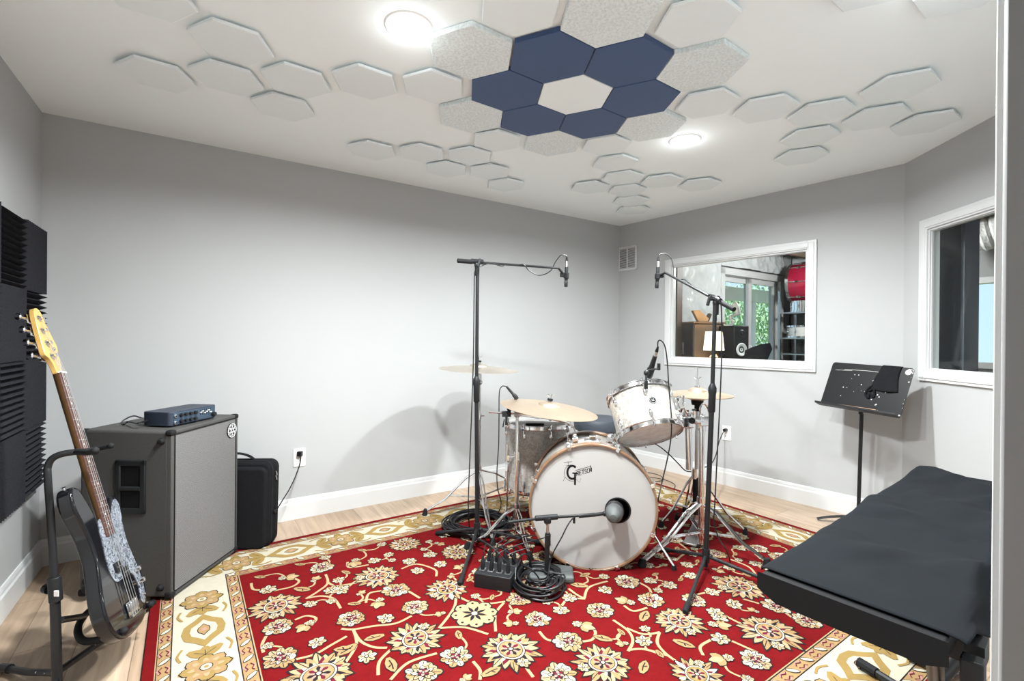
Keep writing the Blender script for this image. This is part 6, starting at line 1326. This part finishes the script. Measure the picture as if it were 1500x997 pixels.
# plastic sheeting on the outer wall
def sheet(M, x0, x1, z0, z1, label, seed):
    nx, nz = 70, 70; vs = []; mb = MB(M)
    for j in range(nz + 1):
        for i in range(nx + 1):
            x, z = x0 + (x1 - x0) * i / nx, z0 + (z1 - z0) * j / nz
            y = .05 + .035 * noise.noise(V(x * 4 + z * 1.5, z * 2.5 - x * 1.5, seed)) + .055 * (.5 - abs(noise.noise(V(x * 7 - z * 2, z * 2.6 + x, seed + 3)))) ** 2 + .014 * noise.noise(V(x * 13 + z * 9, z * 10, seed)); vs.append((x, y, z))
    mb.add(vs, [(j * (nx + 1) + i, j * (nx + 1) + i + 1, (j + 1) * (nx + 1) + i + 1, (j + 1) * (nx + 1) + i) for j in range(nz) for i in range(nx)])
    o = mb.build('plastic_sheet', SHEET, None); so = o.modifiers.new('thick', 'SOLIDIFY'); so.thickness = .002; tag(o, label, 'plastic sheet', 'plastic sheeting beyond the window')
M = wframe(C_BR, tt(EW), VB)
sheet(M, .15, SD[0] - .01, .1, 2.3, 'wrinkled clear plastic sheeting left of the sliding glass door', 1.0)
sheet(M, SD[0] - .01, SD[1] + .02, SD[3] + .02, 2.3, 'wrinkled plastic sheeting above the sliding glass door', 5.0)
sheet(wframe(E0, E1, -UB), .02, 1.3, .1, 2.3, 'grey plastic sheeting on the far wall behind the red drum', 9.0)
# dark wooden panel just inside the left of the window
def boxthing(mb_fn): pass
Pq = D(993.0, 460, 4.72); Mq = fr(V(Pq.x, Pq.y, 0), x=UB, z=V(0, 0, 1)); mb = MB(Mq); mb.box((0, 0, .95), (.085, .04, 1.9)); 
single(mb, 'wood_panel', P('dark_stained_wood', (.075, .05, .04), .45, var=(8, .4), stretch=(4, 4, .4)), V(Pq.x, Pq.y, 0), 'dark narrow wood panel standing at the left of the control room window', 'panel', bevel=.003)
# wooden cabinet
a, b, c = D(1001, 480, 4.84), D(1016.5, 480, 4.66), D(1061, 480, 4.78)
zt = D(1016.5, 473, 4.66).z; d1 = V(c.x - b.x, c.y - b.y, 0); wl = d1.length; d1.normalize(); d2 = V(-d1.y, d1.x, 0)
Mc = Matrix(((d1.x, d2.x, 0, b.x), (d1.y, d2.y, 0, b.y), (0, 0, 1, 0), (0, 0, 0, 1)))
t = thing('wooden_cabinet', b, 'brown wooden cabinet behind the control room glass, lit by the lamp', 'cabinet')
mb = MB(Mc); mb.box((wl / 2, .18, zt / 2), (wl, .34, zt)); mb.build('carcass', M_['darkwood'], t, bevel=.004)
mb = MB(Mc); mb.box((wl / 2, .003, zt / 2 + .02), (wl - .015, .014, zt - .06)); mb.build('front_panel', M_['wood'], t, bevel=.003)
mb = MB(Mc); mb.box((wl / 2, .17, zt + .008), (wl + .02, .37, .018)); mb.build('top', M_['wood'], t, bevel=.003)
mb = MB(Mc); mb.box((-.006, .15, zt - .25), (.012, .02, .12)); mb.build('side_handle', M_['steel'], t, bevel=.003)
# tan ornament on the cabinet
q = D(1026, 467, 4.74); q.z = zt + .017; t = thing('wooden_ornament', q, 'tan angular wooden ornament on top of the brown cabinet', 'ornament')
mb = MB(Matrix.Translation(q)); mb.add([(-.085, -.03, .11), (-.02, -.03, .115), (.075, -.03, .03), (.06, -.03, .0), (-.03, -.03, 0), (-.085, .03, .11), (-.02, .03, .115), (.075, .03, .03), (.06, .03, .0), (-.03, .03, 0)], [(0, 1, 2, 3, 4)[::-1], (5, 6, 7, 8, 9)] + [(i, (i + 1) % 5, 5 + (i + 1) % 5, 5 + i) for i in range(5)]); mb.build('carved_block', M_['tanwood'], t, bevel=.004)
mb = MB(Matrix.Translation(q)); mb.box((.055, .0, .07), (.03, .05, .08), Matrix.Rotation(.4, 4, 'Y')); mb.build('dark_insert', M_['darkwood'], t, bevel=.004)
# monitor speakers
def monitor(pl, pm, pr, ptop, Y0, label):
    a, b, c = D(pl, 500, Y0 + .16), D(pm, 500, Y0), D(pr, 500, Y0 + .05); zt = D(pm, ptop, Y0).z; d1 = V(c.x - b.x, c.y - b.y, 0); w = d1.length; d1.normalize(); d2 = V(-d1.y, d1.x, 0); h = .36; z0 = zt - h
    M = Matrix(((d1.x, d2.x, 0, b.x), (d1.y, d2.y, 0, b.y), (0, 0, 1, z0), (0, 0, 0, 1))); t = thing('monitor_speaker', V(b.x, b.y, z0), label, 'speaker', 'studio monitors')
    mb = MB(M); mb.box((w / 2, .13, h / 2), (w, .26, h)); mb.build('cabinet', M_['plastic'], t, bevel=.006)
    Fy = Matrix(((1, 0, 0, 0), (0, 0, -1, 0), (0, 1, 0, 0), (0, 0, 0, 1)))
    def disc(x, z, prof, nm, m): mb = MB(M @ Matrix.Translation((x, 0, z)) @ Matrix.Rotation(PI / 2, 4, 'X')); mb.lathe(prof, 28, caps=False); return mb.build(nm, m, t)
    rw = w * .33
    disc(w / 2, h * .36, [(.0001, -.002), (rw * .3, .004), (rw * .35, -.004), (rw * .9, .006), (rw, .009), (rw * 1.12, .002)], 'woofer', M_['whiteplastic'])
    disc(w / 2, h * .78, [(.0001, .008), (rw * .22, .004), (rw * .4, .001), (rw * .6, .004), (rw * .7, 0)], 'tweeter', M_['blackmetal'])
    mb = MB(M); mb.box((w / 2, .16, -z0 / 2 + .0), (w * .5, .12, -.001 if False else -z0)) if False else None
    mb = MB(M); mb.box((w / 2, .13, -.012), (w * 1.25, .3, .024)); mb.cyl((w / 2, .13, -z0 + .03), (w / 2, .13, -.02), .03, 14); mb.box((w / 2, .13, -z0 + .015), (.2, .2, .03)); tag(mb.build('speaker_stand', M_['blackmetal'], None), 'black stand under the monitor speaker beside %s' % ('the sliding door' if pm > 1070 else 'the lamp'), 'speaker stand', 'speaker stands')
    return M, w, h
Mm, wm, hm = monitor(1060, 1075.5, 1097, 476.5, 4.55, 'black monitor speaker with white cone beside the sliding glass door')
monitor(1054, 1055, 1077, 475.5, 5.12, 'black monitor speaker in shadow between the cabinet and the white-coned speaker')
# pale bent ornament on the monitor
q = Mm @ V(wm * .1, .10, hm); t = thing('desk_lamp', q, 'pale grey bent lamp head above the white-coned monitor speaker', 'lamp')
f_ = lambda x, y: D(x, y, 4.62)
mb = MB(); mb.tube(spl([q + V(0, 0, .004), f_(1075, 472), f_(1071, 468), f_(1070, 464), f_(1076, 461), f_(1079, 458)], 5), .011, 10); mb.build('arm', M_['greyplastic'], t)
mb = MB(); mb.tube(spl([f_(1081, 462), f_(1080, 452), f_(1075, 443)], 4), [.016] + [.026] * 7 + [.018], 12); mb.build('head', M_['greyplastic'], t)
mb = MB(); mb.cyl(q, q + V(0, 0, .008), .04, 20); mb.build('base', M_['greyplastic'], t)
# table lamp with a lit shade
lb = D(1045.5, 513, 4.46); zt, zb = D(1045, 485.5, 4.46).z, lb.z
t = thing('table_lamp', V(lb.x, lb.y, zb - .22), 'glowing white drum shade table lamp behind the control room glass', 'lamp')
ML = Matrix.Translation((lb.x, lb.y, 0)); SHD = emis('lit_lamp_shade', (1, .90, .74), 1.6)
mb = MB(ML); mb.lathe([(.092, zb), (.074, zt), (.072, zt), (.090, zb), (.092, zb)], 32, caps=False); mb.build('lamp_shade', SHD, t)
mb = MB(ML); mb.lathe([(.055, zb - .22), (.055, zb - .20), (.02, zb - .19), (.045, zb - .13), (.04, zb - .06), (.012, zb - .03), (.012, zb + .06), (.0001, zb + .06)], 24); mb.build('lamp_base', M_['wood'], t)
ld = bpy.data.lights.new('bulb', 'POINT'); ld.energy = 9; ld.color = (1, .78, .5); ld.shadow_soft_size = .03; lo = bpy.data.objects.new('bulb', ld); COL.objects.link(lo); lo.parent = t; lo.location = (0, 0, (zt + zb) / 2 - (zb - .22) + .0)
# desk under lamp and cabinet
dq = V(lb.x, lb.y, 0); t = thing('control_desk', dq, 'dark control room desk top just below the window sill', 'desk')
Mdk = fr(V(lb.x + .08, lb.y - .02, 0), x=V(.621, -.784, 0), z=V(0, 0, 1)); zd = zb - .222
mb = MB(Mdk); mb.box((0.05, .0, zd - .016), (.6, .16, .03)); mb.build('desk_top', M_['darkwood'], t, bevel=.003)
for x in (-.2, .3):
    for y in (-.06, .06): mb = MB(Mdk); mb.box((x, y, (zd - .03) / 2), (.035, .03, zd - .03)); mb.build('leg', M_['darkwood'], t, bevel=.002)
# office chair back
q = D(1112, 518, 4.5); t = thing('office_chair', V(q.x, q.y, 0), 'black leather chair back in front of the sliding glass door', 'chair')
mb = MB(); pts = [D(1092, 530, 4.5), D(1094, 515, 4.5), D(1104, 511, 4.5), D(1116, 507, 4.5), D(1126, 505.5, 4.5), D(1128, 511, 4.5), D(1124, 520, 4.5), D(1119, 532, 4.5)]
n = len(pts); off = V(.05, .10, 0); mb.add(pts + [p + off for p in pts], [tuple(range(n)), tuple(range(n, 2 * n))[::-1]] + [(i, (i + 1) % n, n + (i + 1) % n, n + i) for i in range(n)]); mb.build('backrest', M_['leather'], t, bevel=.02, seg=4)
c_ = sum(pts, Vector()) / n + off * .5
mb = MB(); mb.rbox((c_.x + .30, c_.y + .40, .48), (.46, .44, .1), .08); mb.build('seat', M_['leather'], t, bevel=.03, seg=3)
mb = MB(); mb.tube([c_, V(c_.x + .02, c_.y + .05, .6), V(c_.x + .30, c_.y + .40, .42)], .02, 8); mb.cyl((c_.x + .30, c_.y + .40, .1), (c_.x + .30, c_.y + .40, .44), .025, 12); mb.build('gas_post', M_['steel'], t)
for k in range(5):
    a = 2 * PI * k / 5; e = V(c_.x + .30 + .28 * math.cos(a), c_.y + .40 + .28 * math.sin(a), .06); mb = MB(); mb.tube([V(c_.x + .30, c_.y + .40, .11), e], .016, 8); mb.ball(e - V(0, 0, .03), .03, 10); mb.build('leg', M_['plastic'], t)
# red bass drum and shelf of drums on the far wall
ME = wframe(E0, E1, -UB)                                  # x along the end wall, y into the room
def EP(x, y, off):
    r = ray(x, y); n = UB; d = E0.dot(UB) - off; t_ = d / r.dot(n); return ME.inverted() @ V(r.x * t_, r.y * t_, HC + r.z * t_)
q = EP(1180, 416, .3); R_ = .245
Mr = ME @ Matrix.Translation((q.x - .03, .42, q.z)) @ fr(V(0, 0, 0), x=V(0, 0, 1), z=V(1, -.12, 0))
t = thing('red_bass_drum', Mr.translation, 'red lacquered bass drum with chrome fittings stored high behind the window', 'drum')
mb = MB(Mr); mb.lathe([(R_, -.05), (R_, .35), (R_ - .008, .35), (R_ - .008, -.05), (R_, -.05)], 48, caps=False); mb.build('shell', M_['redlac'], t)
for z in (-.07, .34): mb = MB(Mr); mb.lathe([(R_ - .005, z), (R_ + .012, z), (R_ + .012, z + .035), (R_ - .005, z + .035), (R_ - .005, z)], 48, caps=False); mb.build('hoop', M_['chrome'], t)
mb = MB(Mr); mb.lathe([(.0001, -.055), (R_, -.055)], 48, caps=False); mb.lathe([(.0001, .36), (R_, .36)], 48, caps=False); mb.build('drum_head', M_['head'], t)
for k in range(8): mb = MB(Mr @ Matrix.Rotation(2 * PI * k / 8, 4, 'Z')); mb.ball((R_ + .01, 0, .06), .016, 8, (1, 1, 2)); mb.ball((R_ + .01, 0, .24), .016, 8, (1, 1, 2)); mb.cyl((R_ + .014, 0, -.05), (R_ + .014, 0, .34), .005, 6); mb.build('lug', M_['chrome'], t)
qb = EP(1172, 500, .3); x0 = EP(1157, 480, .3).x
zsh = [EP(1172, 483, .3).z, EP(1172, 508, .3).z, EP(1172, 521, .3).z, 1.46]
t = thing('storage_rack', ME @ V(x0 + .4, .3, 0), 'steel storage rack of drums at the right side behind the glass', 'rack')
for x in (x0 + .01, x0 + .82):
    for y in (.17, .58): mb = MB(ME); mb.box((x, y, .9), (.03, .03, 1.8)); mb.build('upright', M_['steel'], t, smooth=False)
for z in (.3, .62, zsh[1] - .09, zsh[0] - .11, zsh[0] + .21): mb = MB(ME); mb.box((x0 + .415, .375, z), (.8, .38, .016)); mb.build('shelf', M_['steel'], t, smooth=False)
def snare(cx_, z, r, h, label, mt):
    M = ME @ Matrix.Translation((cx_, .375, z)); t = thing('snare_drum', M.translation, label, 'drum', 'drums on the storage rack')
    mb = MB(M); mb.lathe([(r, .012), (r, h - .012), (r - .006, h - .012), (r - .006, .012), (r, .012)], 40, caps=False); mb.build('shell', mt, t)
    for zz in (0, h - .016): mb = MB(M); mb.lathe([(r - .004, zz), (r + .01, zz), (r + .01, zz + .016), (r - .004, zz + .016), (r - .004, zz)], 40, caps=False); mb.build('hoop', M_['chrome'], t)
    mb = MB(M); mb.lathe([(.0001, h - .006), (r, h - .006)], 40, caps=False); mb.build('drum_head', M_['head'], t)
    for k in range(8): mb = MB(M @ Matrix.Rotation(2 * PI * k / 8, 4, 'Z')); mb.ball((r + .004, 0, h / 2), .012, 8, (1, 1, 1.8)); mb.cyl((r + .009, 0, .005), (r + .009, 0, h - .005), .0035, 6); mb.build('lug', M_['chrome'], t)
snare(x0 + .19, zsh[0] - .10, .165, .15, 'white drum on the rack under the red drum, left one', M_['whiteplastic'])
snare(x0 + .60, zsh[0] - .10, .165, .17, 'chrome snare drum on the rack under the red drum, right one', M_['chrome'])
snare(x0 + .22, zsh[0] + .22, .16, .14, 'chrome snare drum on top of the storage rack, left one', M_['chrome'])
snare(x0 + .60, zsh[0] + .22, .165, .15, 'pearl drum on top of the storage rack, right one', M_['pearl'])
snare(x0 + .42, zsh[1] - .08, .17, .10, 'shallow dark drum on the middle shelf of the storage rack', M_['gloss'])
# dark acoustic screen right behind the corner window
a, b = W(1339, 450, 'third', -.15), W(1417, 450, 'third', -.215)
ux = V(b.x - a.x, b.y - a.y, 0); Ls = ux.length; ux.normalize(); Msn = fr(V(a.x, a.y, 0), x=ux, z=V(0, 0, 1))
t = thing('acoustic_screen', V(a.x, a.y, 0), 'dark upholstered screen standing close behind the corner window', 'screen')
mb = MB(Msn); mb.box((Ls / 2, .04, 1.08), (Ls, .07, 2.12)); mb.build('screen_panel', P('dark_slate_fabric', (.06, .063, .078), .5, var=(5, .3), bump=(6, .3, .02)), t, bevel=.006)
mb = MB(Msn); mb.box((Ls - .006, .02, 1.08), (.02, .09, 2.14)); mb.box((.006, .02, 1.08), (.02, .09, 2.14)); mb.build('edge_trim', P('blue_grey_trim', (.09, .095, .115), .35), t, bevel=.003)
mb = MB(Msn); mb.box((Ls / 2, .04, .012), (Ls + .1, .28, .024)); mb.build('screen_foot', M_['blackmetal'], t, bevel=.003)
# white insulated duct wrap by the ceiling beyond the corner window
q0, q1 = D(1405, 352, 4.6), D(1520, 322, 4.2)
mb = MB(); pts = []
for k in range(40): s = k / 39; pts.append(mid(q0, q1, s * 1.6 - .3))
mb.tube(pts, [.15 + .012 * math.sin(k * 1.3) + .01 * math.sin(k * 3.1) for k in range(40)], 20)
single(mb, 'insulated_duct', P('crinkled_white_wrap', (.7, .7, .69), .4, bump=(25, .8, .02)), mid(q0, q1), 'white wrapped air duct under the ceiling beyond the corner window', 'duct')
q = D(1436, 536, 4.4); mb = MB(); mb.box((q.x, q.y, .42), (.5, .5, .84)); mb.box((q.x, q.y, .85), (.54, .54, .02))
single(mb, 'storage_chest', P('pale_teal_laminate', (.42, .50, .52), .35), V(q.x, q.y, 0), 'pale blue-grey chest below the far window behind the dark screen', 'chest', bevel=.006)
# unseen lamp added to brighten that room
p = tt(1.7, 1.3, 2.2)
t = thing('control_fill_lamp', p, 'unseen round lamp added to brighten the control room behind the glass', 'ceiling light')
mb = MB(Matrix.Translation(p)); mb.lathe([(.0001, -.02), (.10, -.012), (.12, .02), (.12, .06), (.0001, .06)], 28, caps=False); mb.build('fill_dome', emis('fill_dome_glow', (1, .98, .95), 2.0), t)
ld = bpy.data.lights.new('control_fill', 'POINT'); ld.shadow_soft_size = .1; ld.energy = 75; lo = bpy.data.objects.new('control_fill', ld); COL.objects.link(lo); lo.parent = t; lo.location = (0, 0, -.14)
# ------------------------------------------------------------------ outdoors: deck, rail, bushes, beam
GR = P('deck_boards', (.5, .49, .47), .7, var=(3, .2)); mb = MB(Mj); mb.box((3.2, -2.2, -.06), (6.5, 4.0, .06)); struct(mb, 'floor_deck', GR, smooth=False)
mb = MB(); mb.box((4, 12, -.35), (60, 40, .1)); struct(mb, 'floor_ground', P('lawn', (.10, .17, .05), .9, var=(2, .4)), smooth=False)
Mo = Matrix(((UB.x, -VB.x, 0, C_BR.x), (UB.y, -VB.y, 0, C_BR.y), (0, 0, 1, 0), (0, 0, 0, 1)))   # x along, y outwards
t = thing('deck_railing', Mo @ V(4, 2.2, 0), 'white balustrade of the deck seen through the sliding glass door', 'railing')
for z in (.95, .12): mb = MB(Mo); mb.box((4.4, 2.2, z), (5.4, .06, .05)); mb.build('rail', M_['trim'], t, smooth=False)
for k in range(45): mb = MB(Mo); mb.box((1.8 + .12 * k, 2.2, .53), (.03, .03, .8)); mb.build('baluster', M_['trim'], t, smooth=False)
t = thing('porch_roof', Mo @ V(4, 1.5, 2.2), 'white porch beam and roof edge above the deck', 'porch roof')
mb = MB(Mo); mb.box((4.5, 2.25, 2.12), (7, .12, .26)); mb.build('beam', M_['trim'], t, smooth=False)
mb = MB(Mo); mb.box((4.5, 1.25, 2.5), (7, 2.3, .06)); mb.build('porch_ceiling', M_['trim'], t, smooth=False)
for x in (3.55, 6.3): mb = MB(Mo); mb.box((x, 2.25, 1.0), (.12, .12, 2.0)); mb.build('post', M_['trim'], t, smooth=False)
lm = [P('leaf_green_%d' % k, c, .7, var=(6, .5)) for k, c in enumerate(((.26, .40, .20), (.34, .48, .27), (.40, .52, .33)))]
rb_ = random.Random(4)
for k, (x, y, h) in enumerate(((8.2, 4.4, 2.7), (10.7, 4.7, 2.9), (13.2, 5.0, 2.5), (15.8, 5.6, 3.2))):
    t = thing('garden_tree', Mo @ V(x, y, -.3), ['leafy green tree beyond the deck, behind the left half of the sliding door', 'tall leafy tree beyond the deck, behind the middle of the sliding door', 'low leafy tree beyond the deck, behind the right half of the sliding door', 'pale leafy tree farthest right beyond the deck'][k], 'tree', 'trees beyond the deck')
    mb = MB(Mo); mb.cyl((x, y, -.3), (x, y, h * .6), .07, 8, .04); mb.build('trunk', M_['wood'], t)
    mb = MB(Mo)
    for q in range(2600):
        a, b, r = rb_.random() * 6.28, rb_.uniform(-1, 1), rb_.random() ** .4; s = math.sqrt(1 - b * b)
        c = V(x + 1.15 * r * s * math.cos(a), y + .9 * r * s * math.sin(a), h * .62 + h * .42 * r * b); L_ = rb_.uniform(.035, .075); M2 = fr(c, z=V(rb_.uniform(-1, 1), rb_.uniform(-1, 1), rb_.uniform(-.3, 1)))
        mb.add([(0, -L_, 0), (L_ * .5, 0, .012), (0, L_, 0), (-L_ * .5, 0, .012)], [(0, 1, 2, 3)], M2)
    mb.build('foliage', lm[k % 3], t, smooth=False)
# ================================================================== SKY AND EXPOSURE
w = bpy.data.worlds.new('sky'); sc.world = w; w.use_nodes = True; nt = w.node_tree; bg = nt.nodes['Background']
tc = N(nt, 'ShaderNodeTexCoord'); sp_ = N(nt, 'ShaderNodeSeparateXYZ'); cr = N(nt, 'ShaderNodeValToRGB')
cr.color_ramp.elements[0].position = .0; cr.color_ramp.elements[0].color = (.62, .78, .96, 1); cr.color_ramp.elements[1].position = .5; cr.color_ramp.elements[1].color = (.42, .62, .92, 1)
nt.links.new(tc.outputs['Generated'], sp_.inputs[0]); nt.links.new(sp_.outputs[2], cr.inputs[0]); nt.links.new(cr.outputs[0], bg.inputs[0]); bg.inputs[1].default_value = 1.3
sl = bpy.data.lights.new('sun', 'SUN'); sl.energy = 10; sl.angle = .01; so_ = bpy.data.objects.new('sun', sl); COL.objects.link(so_)
so_.matrix_world = fr(V(3, 3, 9), z=V(.40, -.60, .69))
vs_ = sc.view_settings; vs_.view_transform = 'Standard'; vs_.look = 'None'; vs_.exposure = 0.19; vs_.gamma = 1; vs_.use_curve_mapping = False
sc.cycles.use_denoising = True; sc.cycles.max_bounces = 10; sc.cycles.diffuse_bounces = 6; sc.cycles.glossy_bounces = 4; sc.cycles.transparent_max_bounces = 12; sc.cycles.sample_clamp_indirect = 6; sc.cycles.caustics_reflective = False; sc.cycles.caustics_refractive = False
